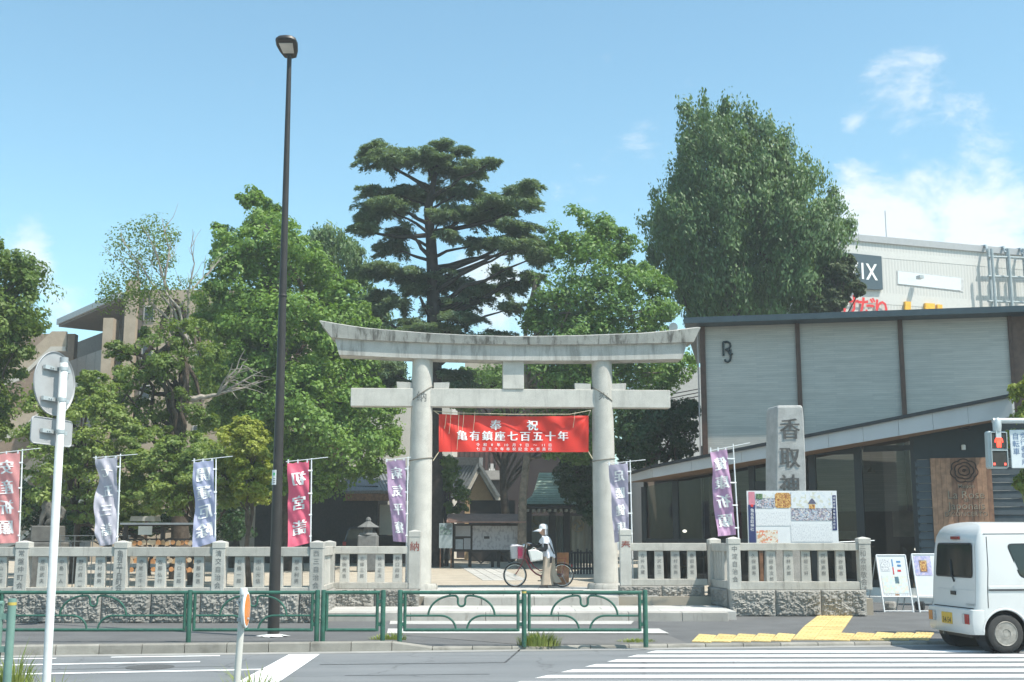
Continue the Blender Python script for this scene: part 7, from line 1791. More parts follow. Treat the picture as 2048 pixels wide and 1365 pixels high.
prf = [(-0.02, 0.35), (0.0, 0.85), (0.10, 1.0), (0.20, 1.45), (0.30, 1.56), (0.70, 1.56), (0.80, 1.45), (0.90, 1.0), (1.0, 0.85), (1.02, 0.35)]
m = MB(); m.prism([Vector((a.x + w_ * x_, 50, z0 + z_)) for x_, z_ in prf], (0, 3.2, 0)); m.build('body', M('car_dark', (0.02, 0.022, 0.025), 0.25), kc, bevel=0.05)
m = MB(); m.add([Vector((a.x + w_ * x_, 49.985, z0 + z_)) for x_, z_ in ((0.16, 1.02), (0.84, 1.02), (0.77, 1.42), (0.23, 1.42))], [(0, 1, 2, 3)]); m.build('window', dark_glass, kc, fix=False)
for x_ in (0.10, 0.90):
    m = MB(); m.lathe([(0.31, 0), (0.31, 0.2)], (a.x + w_ * x_, 50.1, z0 + 0.31), (0, 1, 0), 16); m.build('wheel', rubber, kc)
    m = MB(); m.box(a.x + w_ * (x_ - 0.06), a.x + w_ * (x_ + 0.06), 49.97, 49.99, z0 + 0.8, z0 + 0.95); m.build('tail_lamp', tail_red, kc)
# guardian lion on a plinth, far left; stone coloured dark for tree shade
kY = 34.5
kl = thing('guardian_lion', 'weathered stone guardian lion on a tall plinth behind the sign pole', 'statue', pix(96, 1120, kY))
c_ = pix(97, 1100, kY); f_ = lambda py: pix(97, py, kY).z
m = MB(); m.box(c_.x - 0.55, c_.x + 0.45, kY - 0.4, kY + 0.4, 0.44, f_(1085)); m.box(c_.x - 0.42, c_.x + 0.34, kY - 0.32, kY + 0.32, f_(1085) + 0.002, f_(1052)); m.build('plinth', M('plinth_shaded', (0.13, 0.125, 0.115), 0.9, 0.2, 5), kl, bevel=0.03)
m = MB(); zb_ = f_(1052)
m.tube([(c_.x + 0.22, kY, zb_ + 0.12), (c_.x + 0.08, kY, zb_ + 0.30), (c_.x - 0.08, kY, zb_ + 0.46), (c_.x - 0.14, kY, zb_ + 0.62), (c_.x - 0.20, kY, zb_ + 0.66)], [0.20, 0.19, 0.17, 0.16, 0.10], 14)
for s_ in (-1, 1): m.tube([(c_.x - 0.10, kY + s_ * 0.11, zb_ + 0.45), (c_.x - 0.20, kY + s_ * 0.12, zb_ + 0.22), (c_.x - 0.22, kY + s_ * 0.12, zb_ - 0.005), (c_.x - 0.28, kY + s_ * 0.12, zb_ + 0.01)], [0.09, 0.07, 0.055, 0.05], 10); m.tube([(c_.x + 0.2, kY + s_ * 0.13, zb_ + 0.18), (c_.x + 0.02, kY + s_ * 0.17, zb_ + 0.10), (c_.x - 0.06, kY + s_ * 0.17, zb_ + 0.02)], [0.12, 0.09, 0.05], 10)
m.tube([(c_.x + 0.3, kY, zb_ + 0.2), (c_.x + 0.36, kY, zb_ + 0.42), (c_.x + 0.28, kY, zb_ + 0.55)], [0.06, 0.08, 0.03], 10)
m.build('lion', M('lion_stone_shaded', (0.10, 0.095, 0.085), 0.9, 0.25, 8, 0.6, 30), kl, smooth=True)
# plaque racks: dark frames hung with wooden votive plaques
wood_pale = [M('plaque_%s' % n_, c_, 0.7, 0.12, 14) for n_, c_ in (('pine', (0.42, 0.27, 0.14)), ('pale', (0.48, 0.37, 0.25)), ('orange', (0.42, 0.20, 0.08)))]
pk = random.Random(11)
RYk = 31.0
rk = thing('plaque_rack', 'long dark rack hung with many wooden votive plaques behind the stone fence', 'plaque rack', pix(320, 1150, RYk))
a, b = pix(246, 1150, RYk), pix(397, 1050, RYk)
for px in (247, 322, 397):
    q = pix(px, 1100, RYk); m = MB(); m.box(q.x - 0.05, q.x + 0.05, RYk + 0.06, RYk + 0.16, 0.44, pix(px, 1050, RYk).z); m.build('post', dark_wood, rk)
for py in (1051, 1079, 1098, 1120, 1137):
    z_ = pix(300, py, RYk).z; m = MB(); m.box(a.x, b.x, RYk + 0.04, RYk + 0.08, z_ - 0.02, z_ + 0.02); m.build('bar', dark_wood, rk)
m = MB(); z_ = pix(300, 1050, RYk).z; m.box(a.x - 0.1, b.x + 0.1, RYk - 0.15, RYk + 0.35, z_, z_ + 0.05); m.build('roof', M('rack_roof', (0.20, 0.22, 0.23), 0.5), rk)
lion_rows = ((1086, 16), (1104, 15), (1122, 14), (1140, 12))
pent = MB(); pent.prism([Vector((x_, 0, z_)) for x_, z_ in ((-0.06, -0.06), (0.06, -0.06), (0.06, 0.03), (0.0, 0.075), (-0.06, 0.03))], (0, 0.02, 0)); pent_m = [pent.mesh('plaque', mats=[w_]) for w_ in wood_pale]
rnd = MB(); rnd.lathe([(0.058, 0.0), (0.062, 0.01), (0.058, 0.02)], (0, 0, 0), (0, 1, 0), 12); rnd_m = [rnd.mesh('plaque', mats=[w_]) for w_ in wood_pale]
for py, n_ in lion_rows:
    for k in range(n_):
        px = 252 + (392 - 252) * (k + pk.uniform(-.25, .25)) / (n_ - 1); q = pix(px, py + pk.uniform(-1.5, 1.5), RYk)
        mm_ = pk.choice(pent_m + rnd_m); link('plaque', mm_, rk, q + Vector((0, pk.uniform(-0.03, 0.02), 0)) - WO[rk], (0, pk.uniform(-.15, .15), pk.uniform(-.3, .3)))
# thin iron handrail behind the fence at the left
hr = thing('iron_handrail', 'thin dark iron handrail among the shrubs behind the fence', 'handrail', pix(170, 1130, 33))
for py in (1072, 1083): m = MB(); m.tube([pix(118, py, 33), pix(262, py, 33)], 0.014, 6); m.build('rail', M('rail_iron', (0.10, 0.11, 0.11), 0.6), hr)
for px in (122, 150, 186, 225, 258): q = pix(px, 1072, 33); m = MB(); m.tube([q, Vector((q.x, q.y, 0.45))], 0.014, 6); m.build('post', M('rail_iron', (0.10, 0.11, 0.11)), hr)
sg_ = thing('court_sign', 'small roofed white sign board among the dark shrubs', 'sign', pix(290, 1110, 36)); q = pix(290, 1060, 36)
m = MB(); m.box(q.x - 0.20, q.x + 0.20, 36, 36.05, pix(0, 1070, 36).z, pix(0, 1046, 36).z); m.build('panel', white_paint, sg_)
m = MB(); z_ = pix(0, 1036, 36).z; m.prism([Vector((q.x - 0.38, 35.7, z_ - 0.10)), Vector((q.x + 0.38, 35.7, z_ - 0.10)), Vector((q.x + 0.34, 35.7, z_ + 0.04)), Vector((q.x - 0.34, 35.7, z_ + 0.04))], (0, 0.6, 0)); m.build('roof', M('pale_roof', (0.45, 0.45, 0.43)), sg_)
m = MB(); m.box(q.x - 0.04, q.x + 0.04, 36.06, 36.12, 0.45, z_ - 0.1); m.build('post', brown_wood, sg_)
# ------------------------------------------------------------------ trees and shrubs
NR_ = np.random.default_rng(20)
def leaf_mesh(name, P, Nn, size, mat, aspect=0.62, tang=None):
    n = len(P); size = np.broadcast_to(np.asarray(size), (n,))[:, None]
    Nn = Nn / (np.linalg.norm(Nn, axis=1, keepdims=True) + 1e-9)
    r = NR_.normal(size=(n, 3)) if tang is None else tang + NR_.normal(size=(n, 3)) * 0.25
    T = r - Nn * (r * Nn).sum(1, keepdims=True); T /= np.linalg.norm(T, axis=1, keepdims=True) + 1e-9
    B = np.cross(Nn, T)
    V = np.stack([P - T * size * 0.5, P + B * size * aspect * 0.5 + Nn * size * 0.08, P + T * size * 0.5, P - B * size * aspect * 0.5 + Nn * size * 0.08], 1).reshape(-1, 3)
    me = bpy.data.meshes.new(name); me.vertices.add(4 * n); me.vertices.foreach_set('co', V.astype(np.float32).ravel())
    me.loops.add(4 * n); me.loops.foreach_set('vertex_index', np.arange(4 * n, dtype=np.int32))
    me.polygons.add(n); me.polygons.foreach_set('loop_start', np.arange(0, 4 * n, 4, dtype=np.int32))
    me.materials.append(mat); me.update(calc_edges=True); me.validate()
    return me
def inside(poly, x, y):
    c = np.zeros(len(x), bool); n = len(poly)
    for i in range(n):
        x0, y0 = poly[i]; x1, y1 = poly[(i + 1) % n]
        cond = (y0 > y) != (y1 > y)
        xi = (x1 - x0) * (y - y0) / ((y1 - y0) if y1 != y0 else 1e-9) + x0
        c ^= cond & (x < xi)
    return c
def edge_dist(poly, x, y):
    d = np.full(len(x), 1e9); n = len(poly)
    for i in range(n):
        a = np.array(poly[i], float); b = np.array(poly[(i + 1) % n], float); ab = b - a
        t = np.clip(((x - a[0]) * ab[0] + (y - a[1]) * ab[1]) / (ab @ ab + 1e-9), 0, 1)
        d = np.minimum(d, np.hypot(x - a[0] - t * ab[0], y - a[1] - t * ab[1]))
    return d
def crown_pts(poly, Y, n, dr=0.9, shell=0.45):
    """clump centres spread through a rounded volume whose outline is the polygon"""
    xs = [p[0] for p in poly]; ys = [p[1] for p in poly]; out = []
    m = 0; X = []; D = []
    while m < n:
        x = NR_.uniform(min(xs), max(xs), 4000); y = NR_.uniform(min(ys), max(ys), 4000); k = inside(poly, x, y)
        x, y = x[k], y[k]; X.append(np.stack([x, y], 1)); m += len(x)
    X = np.concatenate(X)[:n]; d = edge_dist(poly, X[:, 0], X[:, 1]) * Y / 2433.0
    Rm = max(d.max(), 0.5); h = np.sqrt(np.maximum(0, 2 * Rm * d - d * d)) * dr
    u = NR_.uniform(-1, 1, n); u = np.sign(u) * np.abs(u) ** shell
    c0 = pix(0, 0, Y); ex = pix(1, 0, Y) - c0
    P = np.array([tuple(pix(a, b, Y)) for a, b in X]); P[:, 1] += u * h
    return P, d, h
def puff(C, r, k, up=0.5, flat=0.8):
    """k leaves round every clump centre; returns points and facing directions"""
    n = len(C); r = np.broadcast_to(np.asarray(r), (n,))
    d = NR_.normal(size=(n, k, 3)); d /= np.linalg.norm(d, axis=2, keepdims=True)
    rad_ = NR_.uniform(0.25, 1.0, (n, k, 1)) ** 0.5
    off = d * rad_ * r[:, None, None]; off[..., 2] *= flat
    P = C[:, None, :] + off
    Nn = d * 0.7 + NR_.normal(size=d.shape) * 0.55; Nn[..., 2] += up
    return P.reshape(-1, 3), Nn.reshape(-1, 3)
def add_crown(tree, name, P, Nn, size, mat, aspect=0.62, tang=None):
    off = np.array(WO[tree]); me = leaf_mesh(name, P - off, Nn, size, mat, aspect, tang)
    o = bpy.data.objects.new(name, me); COL.objects.link(o); o.parent = tree; WO[o] = WO[tree]; return o
def limb(mb, a, b, r0, r1, seed=0, n=6, wob=0.12, sag=0.0):
    a, b = Vector(a), Vector(b); L = (b - a).length; rr = random.Random(seed); pts = []
    for i in range(n + 1):
        t = i / n; p = a + (b - a) * t
        k = wob * L * math.sin(math.pi * t) * 0.5
        p += Vector((rr.uniform(-1, 1) * k, rr.uniform(-1, 1) * k, rr.uniform(-1, 1) * k * 0.5 + sag * L * math.sin(math.pi * t)))
        pts.append(p)
    mb.tube(pts, [r0 + (r1 - r0) * (i / n) for i in range(n + 1)], 8)
    return pts
def tree(label, name, base, trunk_pts, r0, r1, tips, bmat, cat='tree', group='trees behind the fence', seed=1):
    t = thing(name, label, cat, base, group)
    m = MB(); P = [Vector(p) for p in trunk_pts]; n = len(P)
    m.tube(P, [r0 + (r1 - r0) * (i / (n - 1)) ** 0.8 for i in range(n)], 12); m.build('trunk', bmat, t, smooth=True)
    if tips:
        m = MB()
        for i, q in enumerate(tips):
            s = P[0] + (P[-1] - P[0]) * random.Random(seed + i).uniform(0.35, 0.95); j = random.Random(seed * 7 + i).randrange(max(1, n // 3), n)
            limb(m, P[j], q, r0 * 0.32, 0.02, seed * 31 + i)
        m.build('limbs', bmat, t, smooth=True)
    return t
L_gink = leafmat('leaf_ginkgo', (0.090, 0.180, 0.036), (0.215, 0.335, 0.075), 0.32)
L_gink2 = leafmat('leaf_ginkgo_two', (0.080, 0.165, 0.042), (0.185, 0.300, 0.080), 0.32)
L_tall = leafmat('leaf_tall', (0.065, 0.130, 0.052), (0.150, 0.235, 0.088), 0.28)
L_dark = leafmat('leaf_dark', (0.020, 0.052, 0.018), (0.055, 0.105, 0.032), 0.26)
L_mid = leafmat('leaf_mid', (0.080, 0.145, 0.030), (0.185, 0.250, 0.062), 0.38)
L_shrub = leafmat('leaf_shrub', (0.110, 0.180, 0.040), (0.270, 0.335, 0.095), 0.34, sc=0.7)
L_yel = leafmat('leaf_yellow', (0.18, 0.24, 0.035), (0.36, 0.38, 0.075), 0.34)
L_ced = leafmat('needle_cedar', (0.090, 0.150, 0.098), (0.200, 0.270, 0.170), 0.32, rough=0.6)
L_pine = leafmat('needle_pine', (0.030, 0.050, 0.022), (0.070, 0.095, 0.035), 0.15, rough=0.6)
L_bam = leafmat('leaf_bamboo', (0.16, 0.22, 0.035), (0.32, 0.36, 0.07), 0.38)

def leafy(label, name, poly, Y, ncl, per, rad_m, size, mat, trunk_px, dr=0.9, bmat=bark, up=0.5, flat=0.8, r0=0.3, shell=0.45, spires=0.0, group='trees behind the fence', cat='tree', skirt=1.0):
    tb_, tt_ = trunk_px
    b = pix(tb_[0], tb_[1], Y); top_ = pix(tt_[0], tt_[1], Y); b.z = min(b.z, cz(Y) - 0.05)
    R = rad_m * 1.75
    nb = max(10, int(ncl / 4.2))
    B, d, h = crown_pts(poly, Y, nb * 3, dr, shell)
    keep = np.where(d > (0.22 + 0.20 * min(1, spires)) * R)[0][:nb]; B, d = B[keep], d[keep]; nb = len(B)
    Ri = R * NR_.uniform(0.5, 1.05, nb) * np.clip(0.30 + d / R * 0.8, 0.30, 1.0)
    idx = NR_.choice(nb, min(26, nb), replace=False)
    n = 8; tr = [b + (top_ - b) * (i / n) + Vector((0.25 * math.sin(i * 1.3 + Y), 0.2 * math.sin(i * 0.9 + Y), 0)) * (i / n) for i in range(n + 1)]
    t = tree(label, name, b, tr, r0, r0 * 0.3, [B[i] for i in idx], bmat, cat, group, int(Y))
    kc = 6
    D = NR_.normal(size=(nb, kc, 3)); D[..., 2] = D[..., 2] + 0.35; D[..., 1] -= 0.15; D /= np.linalg.norm(D, axis=2, keepdims=True)
    vs_ = 1.0 + spires * 1.3
    U = NR_.uniform(0.45, 1.0, (nb, kc, 1)); O = D * U * Ri[:, None, None]; O[..., 2] *= (0.72 * vs_); O[..., :2] *= (1.0 if not spires else 0.62)
    if spires:
        ax = np.zeros((nb, 3)); outd = B[:, :2] - B[:, :2].mean(0); ax[:, :2] = outd / (np.abs(outd).max() + 1e-6) * 0.45
        O[..., :2] += ax[:, None, :2] * O[..., 2:3]
    P = (B[:, None, :] + O).reshape(-1, 3)
    r = (np.repeat(Ri, kc) * 0.46) * NR_.uniform(0.7, 1.25, nb * kc)
    Pl, Nn = puff(P, r, per, up, flat)
    Nn += np.repeat(D.reshape(-1, 3), per, 0) * 0.55
    if spires: Pl[:, 2] += NR_.uniform(-1, 1, len(Pl)) ** 3 * spires * 0.5
    tg = None
    if spires:
        tg = np.zeros((len(Pl), 3)); tg[:, 2] = 1.0; tg[:, :2] = np.repeat(np.repeat(ax[:, :2], kc, 0), per, 0); Nn[:, 2] *= 0.35
    add_crown(t, 'crown', Pl, Nn, size * NR_.uniform(0.5, 1.5, len(Pl)) * (1.25 if spires else 1.0), mat, 0.45 if spires else 0.62, tg)
    return t
leafy('broad dark green tree filling the far left edge above the stairs', 'street_tree', [(-70, 440), (0, 472), (18, 476), (40, 500), (66, 508), (76, 560), (94, 612), (86, 650), (62, 690), (72, 722), (40, 760), (30, 800), (10, 850), (0, 880), (-70, 900)], 38, 420, 70, 0.62, 0.12, L_mid, ((-90, 1140), (-40, 560)))
big = [(415, 640), (398, 600), (440, 560), (418, 520), (445, 470), (490, 440), (475, 420), (512, 392), (540, 392), (580, 440), (620, 470), (640, 500), (660, 540), (690, 560), (722, 600), (752, 640), (765, 700), (735, 740), (765, 780), (802, 820), (815, 860), (795, 900), (762, 940), (735, 975), (690, 1000), (600, 1000), (550, 1000), (520, 960), (480, 900), (400, 850), (385, 760), (402, 690)]
leafy('huge bright green ginkgo rising behind the street lamp', 'ginkgo_tree', big, 45, 1150, 90, 0.72, 0.135, L_gink, ((585, 1135), (545, 450)), r0=0.42, shell=0.40)
leafy('darker pointed green tree behind the huge ginkgo, beside the cedar', 'ginkgo_tree', [(590, 480), (610, 445), (630, 462), (648, 438), (668, 446), (690, 470), (712, 488), (738, 520), (762, 580), (792, 650), (800, 720), (830, 780), (780, 830), (700, 790), (610, 700)], 54, 420, 80, 0.66, 0.135, L_tall, ((700, 1120), (650, 480)), spires=0.6)
rg_ = [(1045, 640), (1062, 570), (1092, 525), (1098, 475), (1120, 455), (1142, 418), (1168, 442), (1190, 432), (1214, 418), (1236, 450), (1262, 458), (1272, 498), (1256, 522), (1290, 520), (1312, 532), (1332, 562), (1337, 620), (1348, 680), (1392, 700), (1396, 760), (1335, 790), (1305, 850), (1330, 900), (1250, 932), (1180, 930), (1090, 930), (1062, 800), (1050, 720)]
leafy('bright green two-peaked ginkgo behind the right arm of the gate', 'ginkgo_tree', rg_, 47, 800, 85, 0.68, 0.13, L_gink2, ((1043, 1135), (1062, 560)), bmat=bark_pale, r0=0.20, shell=0.40)
leafy('very tall dense oval green tree towering over the restaurant roof', 'ginkgo_tree', [(1336, 310), (1352, 262), (1372, 226), (1390, 220), (1418, 208), (1450, 226), (1478, 232), (1500, 246), (1522, 270), (1552, 288), (1578, 322), (1612, 372), (1640, 402), (1662, 418), (1688, 440), (1692, 480), (1692, 530), (1684, 600), (1655, 660), (1380, 660), (1330, 602), (1305, 552), (1286, 500), (1277, 410), (1300, 386), (1318, 378), (1342, 412), (1334, 350)], 51, 1100, 95, 0.72, 0.135, L_tall, ((1500, 1120), (1440, 260)), r0=0.5, spires=1.0, shell=0.40)
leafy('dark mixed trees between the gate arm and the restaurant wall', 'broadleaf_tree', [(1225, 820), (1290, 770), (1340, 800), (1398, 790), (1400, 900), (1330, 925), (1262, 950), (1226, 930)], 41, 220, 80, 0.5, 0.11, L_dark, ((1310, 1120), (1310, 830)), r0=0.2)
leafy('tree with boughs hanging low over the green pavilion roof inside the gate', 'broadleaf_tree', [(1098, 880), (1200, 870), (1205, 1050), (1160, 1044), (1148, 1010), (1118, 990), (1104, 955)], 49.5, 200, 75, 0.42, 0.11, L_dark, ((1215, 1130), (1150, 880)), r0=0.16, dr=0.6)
leafy('small pale leaved tree seen just inside the left gate pillar', 'broadleaf_tree', [(880, 905), (905, 905), (922, 925), (915, 955), (935, 975), (957, 1000), (938, 1032), (900, 1032), (880, 1015)], 49, 110, 75, 0.34, 0.10, L_mid, ((893, 1125), (893, 930)), r0=0.10)
leafy('leafy green trees closing the view between tie beam and banner', 'broadleaf_tree', [(872, 728), (940, 735), (1000, 722), (1060, 735), (1182, 722), (1188, 850), (1120, 890), (1040, 850), (960, 862), (900, 840)], 56.5, 200, 75, 0.6, 0.13, L_gink2, ((1010, 1120), (1010, 760)), r0=0.25)
leafy('mid green tree filling the gap between the sparse tree and the ginkgo', 'broadleaf_tree', [(395, 620), (450, 590), (520, 620), (540, 720), (545, 860), (470, 860), (420, 800), (400, 700)], 47.5, 220, 75, 0.6, 0.13, L_mid, ((470, 1120), (465, 640)), r0=0.25)
# sparse lopped tree
lt_t = leafy('half bare lopped tree with grey dead branches before the apartment block', 'lopped_tree', [(190, 880), (230, 740), (215, 650), (262, 640), (300, 655), (330, 640), (392, 620), (440, 690), (436, 800), (405, 880), (340, 890), (250, 890)], 38.5, 230, 60, 0.40, 0.105, L_mid, ((360, 1120), (362, 600)), bmat=bark, r0=0.34)
P, d, h = crown_pts([(212, 560), (222, 480), (250, 455), (300, 442), (330, 430), (345, 470), (330, 560), (400, 560), (420, 600), (330, 640), (250, 620), (205, 620)], 38.5, 120, 0.8)
Pl, Nn = puff(P, 0.40, 42); add_crown(lt_t, 'upper_crown', Pl, Nn, 0.095, L_mid)
m = MB(); rt = random.Random(4)
hub = pix(365, 720, 38.5)
for k, (px, py) in enumerate(((335, 446), (300, 464), (395, 470), (425, 500), (250, 476), (235, 510), (270, 560))):
    e = pix(px, py, 38.5) + Vector((0, rt.uniform(-1.2, 1.2), 0)); s = pix(355 + rt.uniform(-15, 30), 640 + rt.uniform(-20, 60), 38.5)
    pts = limb(m, s, e, 0.055, 0.008, 90 + k, 7, 0.10)
    for j in range(7):
        a = pts[3 + j % 4]; d_ = (e - s).normalized() + Vector((rt.uniform(-.7, .7), rt.uniform(-.6, .6), rt.uniform(-.1, .6))); limb(m, a, a + d_ * rt.uniform(0.4, 0.8), 0.015, 0.004, 200 + k * 9 + j, 4, 0.15)
for k, (px, py) in enumerate(((525, 740), (500, 720), (515, 760), (490, 700), (470, 730), (505, 775))):
    s = pix(435, 790, 38.5); e = pix(px, py, 38.5) + Vector((0, rt.uniform(-.5, .5), 0)); pts = limb(m, s, e, 0.04, 0.008, 300 + k, 5, 0.15)
    for j in range(4): a = pts[2 + j % 3]; limb(m, a, a + Vector((rt.uniform(.1, .7), rt.uniform(-.3, .3), rt.uniform(-.3, .4))), 0.014, 0.004, 400 + k * 5 + j, 4, 0.1)
limb(m, pix(368, 800, 38.5), pix(436, 790, 38.5), 0.12, 0.05, 77)
m.build('dead_branches', twig, lt_t, smooth=True)
# shrubs low at the left
leafy('wide pale green maple shrub mass behind the left fence', 'maple_shrub', [(40, 1010), (60, 860), (72, 790), (112, 765), (178, 722), (228, 765), (262, 830), (300, 868), (330, 905), (310, 980), (330, 1050), (250, 1065), (190, 1062), (140, 1050), (90, 1060)], 36, 480, 75, 0.42, 0.095, L_shrub, ((150, 1125), (150, 860)), r0=0.14, up=0.8, flat=0.55, group='shrubs behind the fence')
leafy('rounded pale green maple shrub between the blue and lavender flags', 'maple_shrub', [(285, 900), (330, 872), (380, 868), (425, 860), (470, 900), (520, 960), (535, 1000), (505, 1020), (430, 1030), (370, 1050), (300, 1030), (250, 1000)], 35, 330, 75, 0.42, 0.095, L_shrub, ((385, 1125), (390, 920)), r0=0.12, up=0.8, flat=0.55, group='shrubs behind the fence')
leafy('yellow green bush beside the blue flag and lamp post', 'yellow_bush', [(436, 890), (450, 856), (478, 838), (504, 834), (532, 856), (544, 905), (536, 955), (545, 1010), (520, 1040), (480, 1010), (462, 950)], 33.8, 240, 75, 0.34, 0.09, L_yel, ((500, 1125), (495, 880)), r0=0.09, up=0.7, flat=0.6, group='shrubs behind the fence')
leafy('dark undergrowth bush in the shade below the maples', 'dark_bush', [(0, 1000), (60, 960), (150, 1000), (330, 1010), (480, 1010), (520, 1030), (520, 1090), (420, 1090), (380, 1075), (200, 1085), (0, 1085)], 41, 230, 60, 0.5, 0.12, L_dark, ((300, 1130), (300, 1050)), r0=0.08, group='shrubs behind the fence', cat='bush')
# bamboo at the right edge
leafy('yellow green bamboo clump at the picture edge beside the signal', 'bamboo', [(2022, 760), (2040, 735), (2090, 730), (2100, 1040), (2040, 1040), (2030, 940), (2026, 850)], 30.2, 150, 60, 0.30, 0.10, L_bam, ((2055, 1100), (2050, 800)), r0=0.03, bmat=M('bamboo_cane', (0.25, 0.27, 0.08), 0.5), dr=0.5)

# Himalayan cedar: bare trunk, long limbs, flat plates of needles
CYd = 48.5
cb = pix(868, 1128, CYd); cb.z = cz(CYd) - 0.05
ced = thing('cedar_tree', 'tall dark cedar with flat layered branches behind the top beam of the gate', 'tree', cb, 'trees behind the fence')
ctr = [cb, pix(868, 900, CYd), pix(868, 720, CYd), pix(868, 640, CYd), pix(866, 560, CYd), pix(862, 480, CYd), pix(856, 420, CYd), pix(868, 360, CYd), pix(885, 300, CYd)]
m = MB(); m.tube(ctr, [0.40, 0.34, 0.32, 0.30, 0.26, 0.22, 0.18, 0.11, 0.03], 14); m.build('trunk', M('cedar_bark', (0.040, 0.033, 0.029), 0.95, 0.3, 6, 0.8, 20), ced, smooth=True)
pads = [(890, 292, 36, 10), (928, 300, 26, 10), (750, 307, 34, 9), (728, 318, 16, 7), (800, 314, 52, 12), (850, 322, 60, 13), (905, 330, 66, 13), (770, 338, 60, 10), (960, 346, 38, 8), (990, 347, 20, 5), (735, 372, 34, 8), (795, 374, 66, 11), (870, 366, 56, 11), (930, 380, 52, 11), (985, 396, 44, 9),
        (1040, 384, 44, 9), (1062, 400, 34, 9), (1010, 416, 62, 11), (950, 430, 70, 10), (895, 442, 46, 10), (748, 396, 44, 8), (772, 422, 60, 8), (728, 440, 40, 8), (790, 452, 44, 7), (730, 468, 36, 7), (768, 478, 48, 7), (1062, 440, 34, 8), (1078, 466, 26, 7), (1040, 480, 54, 9), (965, 470, 52, 9), (900, 484, 34, 7),
        (1066, 496, 44, 9), (1010, 500, 34, 8), (1046, 520, 46, 10), (1030, 565, 44, 9), (1075, 540, 34, 8), (1008, 540, 36, 9), (1066, 558, 36, 9), (1085, 520, 30, 9), (800, 546, 64, 9), (756, 544, 50, 9), (870, 552, 62, 9), (930, 552, 60, 9), (985, 556, 34, 8), (840, 574, 52, 8), (960, 584, 50, 8), (900, 602, 60, 9), (820, 648, 48, 9), (872, 660, 70, 9), (930, 642, 48, 8), (745, 575, 50, 13), (722, 622, 50, 14), (790, 610, 46, 11),
        (770, 742, 60, 11), (740, 762, 40, 9), (800, 772, 56, 9), (905, 742, 52, 9), (925, 772, 50, 9), (860, 690, 60, 9), (960, 690, 50, 9), (1010, 660, 44, 9), (1030, 620, 40, 9)]
rc2 = random.Random(9); PP = []; NN_ = []; TT = []
lm = MB()
for i, (px, py, hw, hh) in enumerate(pads):
    dyo = rc2.uniform(-2.2, 2.2) * (0.4 + abs(px - 868) / 200.0)
    c = pix(px, py, CYd) + Vector((0, dyo, 0)); w = hw * CYd / 2433.0; t_ = hh * CYd / 2433.0
    # limb from the trunk
    fr = min(1, max(0, (py + 34 + abs(px - 868) * 0.25 - 300) / 830)); 
    anc = pix(868 if py > 470 else 860, min(1000, py + 26 + abs(px - 868) * 0.22), CYd)
    if i % 2: limb(lm, anc, c + Vector((0, 0, -t_ * 0.4)), 0.045 + 0.0004 * abs(px - 868), 0.015, 500 + i, 6, 0.08, 0.02)
    side = max(-1.0, min(1.0, (px - 868) / 60.0))
    ntw = max(10, int(22 * hw / 45.0))
    for q_ in range(ntw):                              # thin twigs fan out from the limb, hung with needles
        an = rc2.uniform(-math.pi, math.pi) * (1 - 0.45 * abs(side)) + (0.0 if side >= 0 else math.pi)
        L_ = w * rc2.uniform(0.60, 1.35) * (0.75 + 0.25 * abs(side)); dx_, dy_ = math.cos(an), math.sin(an)
        st_ = c + Vector((-side * w * 0.45 + rc2.uniform(-.35, .35) * w, rc2.uniform(-.45, .45) * w, rc2.uniform(-0.7, 0.7) * t_))
        rise = rc2.uniform(-0.02, 0.20)
        n = int(150 * L_ + 30)
        tt = NR_.uniform(0, 1, n) ** 0.8; wd = 0.20 * (1 - 0.75 * tt) * min(1.0, L_ + 0.3)
        lat = NR_.normal(0, 1, n) * wd; zz = rise * L_ * tt - 0.30 * L_ * tt ** 2.2 - np.abs(NR_.normal(0, 0.075, n)) + NR_.normal(0, 0.03, n)
        PP.append(np.stack([st_.x + dx_ * L_ * tt - dy_ * lat, st_.y + dy_ * L_ * tt + dx_ * lat, st_.z + zz], 1))
        N0 = NR_.normal(size=(n, 3)) * 0.5; N0[:, 2] += 1.0; NN_.append(N0)
        sg_l = np.sign(lat) * 0.7
        TT.append(np.stack([dx_ - dy_ * sg_l, dy_ + dx_ * sg_l, np.full(n, -0.35) - 0.4 * tt], 1))
lm.build('limbs', MATS['cedar_bark'], ced, smooth=True)
PP = np.concatenate(PP); NN_ = np.concatenate(NN_); TT = np.concatenate(TT)
add_crown(ced, 'crown', PP, NN_, 0.20 * NR_.uniform(0.6, 1.3, len(PP)), L_ced, 0.26, TT)
# heavy leaning lower limb and fork
m = MB()
for a, b, r0_, r1_ in (((868, 640), (1030, 562), 0.18, 0.05), ((874, 545), (1010, 495), 0.14, 0.05), ((866, 520), (830, 480), 0.12, 0.05), ((862, 470), (730, 470), 0.11, 0.04), ((858, 450), (790, 405), 0.10, 0.04), ((862, 465), (1040, 425), 0.12, 0.05), ((866, 640), (842, 600), 0.12, 0.05)):
    limb(m, pix(a[0], a[1], CYd), pix(b[0], b[1], CYd) + Vector((0, -0.6, 0)), r0_, r1_, a[0] + b[0], 7, 0.06, -0.05)
m.build('heavy_limbs', MATS['cedar_bark'], ced, smooth=True)
# pine beside the shopping centre sign
pn = leafy('ragged dark pine bough in front of the slate cinema sign', 'pine_tree', [(1640, 560), (1662, 512), (1700, 508), (1722, 516), (1714, 540), (1732, 558), (1716, 572), (1738, 588), (1712, 604), (1690, 612), (1680, 640), (1630, 650), (1610, 600)], 49, 150, 80, 0.42, 0.16, L_pine, ((1640, 1120), (1660, 560)), r0=0.2)
# two dim trunks that show in the shade behind the fence
for i, (px, w, Y) in enumerate(((585, 0.33, 44), (660, 0.25, 50))): pass

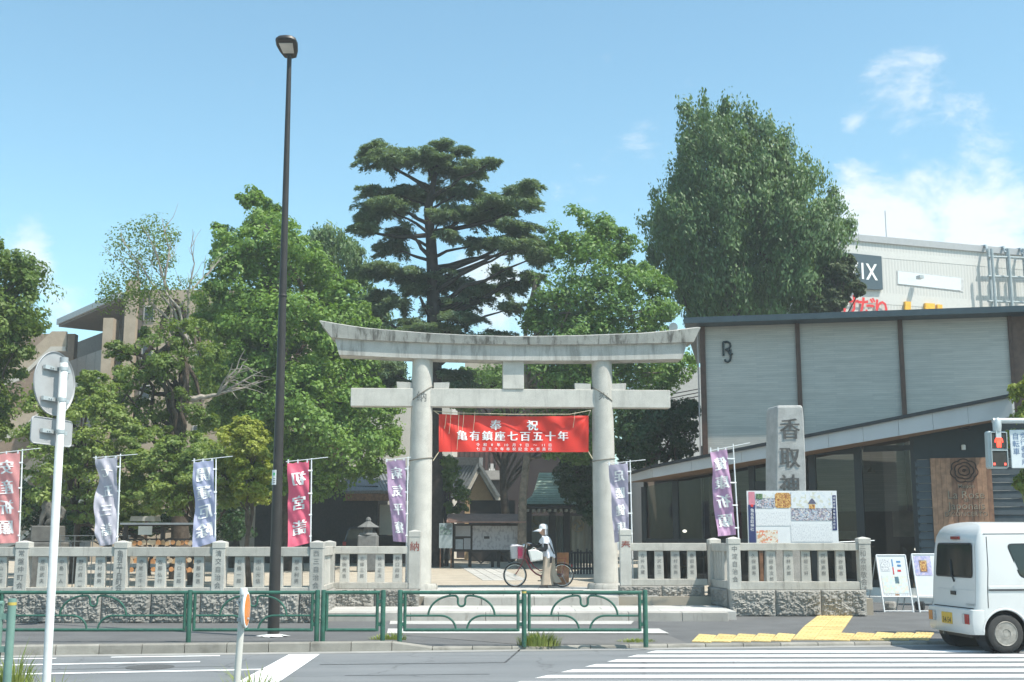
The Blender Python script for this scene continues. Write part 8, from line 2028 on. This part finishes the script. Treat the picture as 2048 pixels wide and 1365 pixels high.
# ------------------------------------------------------------------ weeds
L_weed = leafmat('weed_green', (0.17, 0.24, 0.05), (0.36, 0.38, 0.12), 0.35, sc=3)
def weeds(label, px, py, n, h, spread, z=0.1, Y=None, dry=0.0):
    c = gnd(px, py, z) if Y is None else Vector((pix(px, py, Y).x, Y, z))
    m = MB(); rr = random.Random(int(px + py))
    for k in range(n):
        a = rr.uniform(0, 6.28); r_ = spread * math.sqrt(rr.random()); b = c + Vector((r_ * math.cos(a), 0.5 * r_ * math.sin(a), 0)); hh = h * rr.uniform(0.45, 1.1) * (1 - 0.5 * r_ / spread)
        le = Vector((math.cos(a), math.sin(a) * 0.6, 0)) * hh * rr.uniform(0.2, 0.75); w = rr.uniform(0.004, 0.009); sd = Vector((-math.sin(a), math.cos(a), 0)) * w
        p1 = b + le * 0.35 + Vector((0, 0, hh * 0.6)); p2 = b + le + Vector((0, 0, hh * rr.uniform(0.75, 1.0)))
        m.add([b - sd, b + sd, p1 + sd * 0.8, p1 - sd * 0.8, p2], [(0, 1, 2, 3), (3, 2, 4)])
    o = m.build('weed_tuft', L_weed, loc=c, fix=False); return tag(o, label, 'weeds', 'weeds along the kerb')
weeds('largest green weed tuft at the foot of the yellow banded guardrail post', 1078, 1292, 420, 0.36, 0.36, 0.05)
weeds('small weed tuft beside the post of the plain short guardrail', 762, 1281, 130, 0.14, 0.22)
weeds('small weed tuft at the sloping end of the kerb', 790, 1281, 160, 0.20, 0.20)
weeds('low spread of weeds under the last guardrail post by the crossing', 1272, 1284, 190, 0.10, 0.34, 0.06)
weeds('seeding grass growing below the orange reflector post', 508, 1365, 240, 0.62, 0.34, 0.0, 12.9)
weeds('wispy grass below the traffic sign pole', 112, 1365, 160, 0.55, 0.35, 0.0, 12.9)
weeds('grass tuft beside the nearer guardrail post at the picture edge', 34, 1300, 160, 0.62, 0.22, 0.12, 13.6)
weeds('tiny weed growing at the rock base behind the guardrail arch', 510, 1244, 60, 0.14, 0.12)
weeds('tiny weed in the lower step joint', 735, 1239, 50, 0.16, 0.10)
weeds('tiny weed at the step corner before the right fence', 1390, 1232, 70, 0.10, 0.16)
m = MB(); m.bar(gnd(880, 1182.5, ZC + 0.012), gnd(1166, 1182, ZC + 0.012), 0.10, 0.02); tag(m.build('cable_cover', black_plastic, loc=gnd(1020, 1182, ZC)), 'flat black cable cover lying across the paving between the gate pillars', 'cable cover')
# ------------------------------------------------------------------ haze volume added over the whole place to lift dark tones
hz = MB(); hz.box(-455, 455, -155, 705, -1.05, 27.0)
hm = bpy.data.materials.new('tone_lift_haze'); hm.use_nodes = True; hn = hm.node_tree; hn.nodes.clear()
h_out = hn.nodes.new('ShaderNodeOutputMaterial'); h_v = hn.nodes.new('ShaderNodeVolumePrincipled')
h_v.inputs['Color'].default_value = (0.86, 0.93, 0.96, 1); h_v.inputs['Density'].default_value = 0.0012; h_v.inputs['Anisotropy'].default_value = 0.0
hn.links.new(h_v.outputs[0], h_out.inputs['Volume'])
haze = hz.build('haze', hm)
haze['kind'] = 'stuff'; haze['label'] = 'thin pale haze added over the whole street to lift its dark tones'; haze['category'] = 'haze'
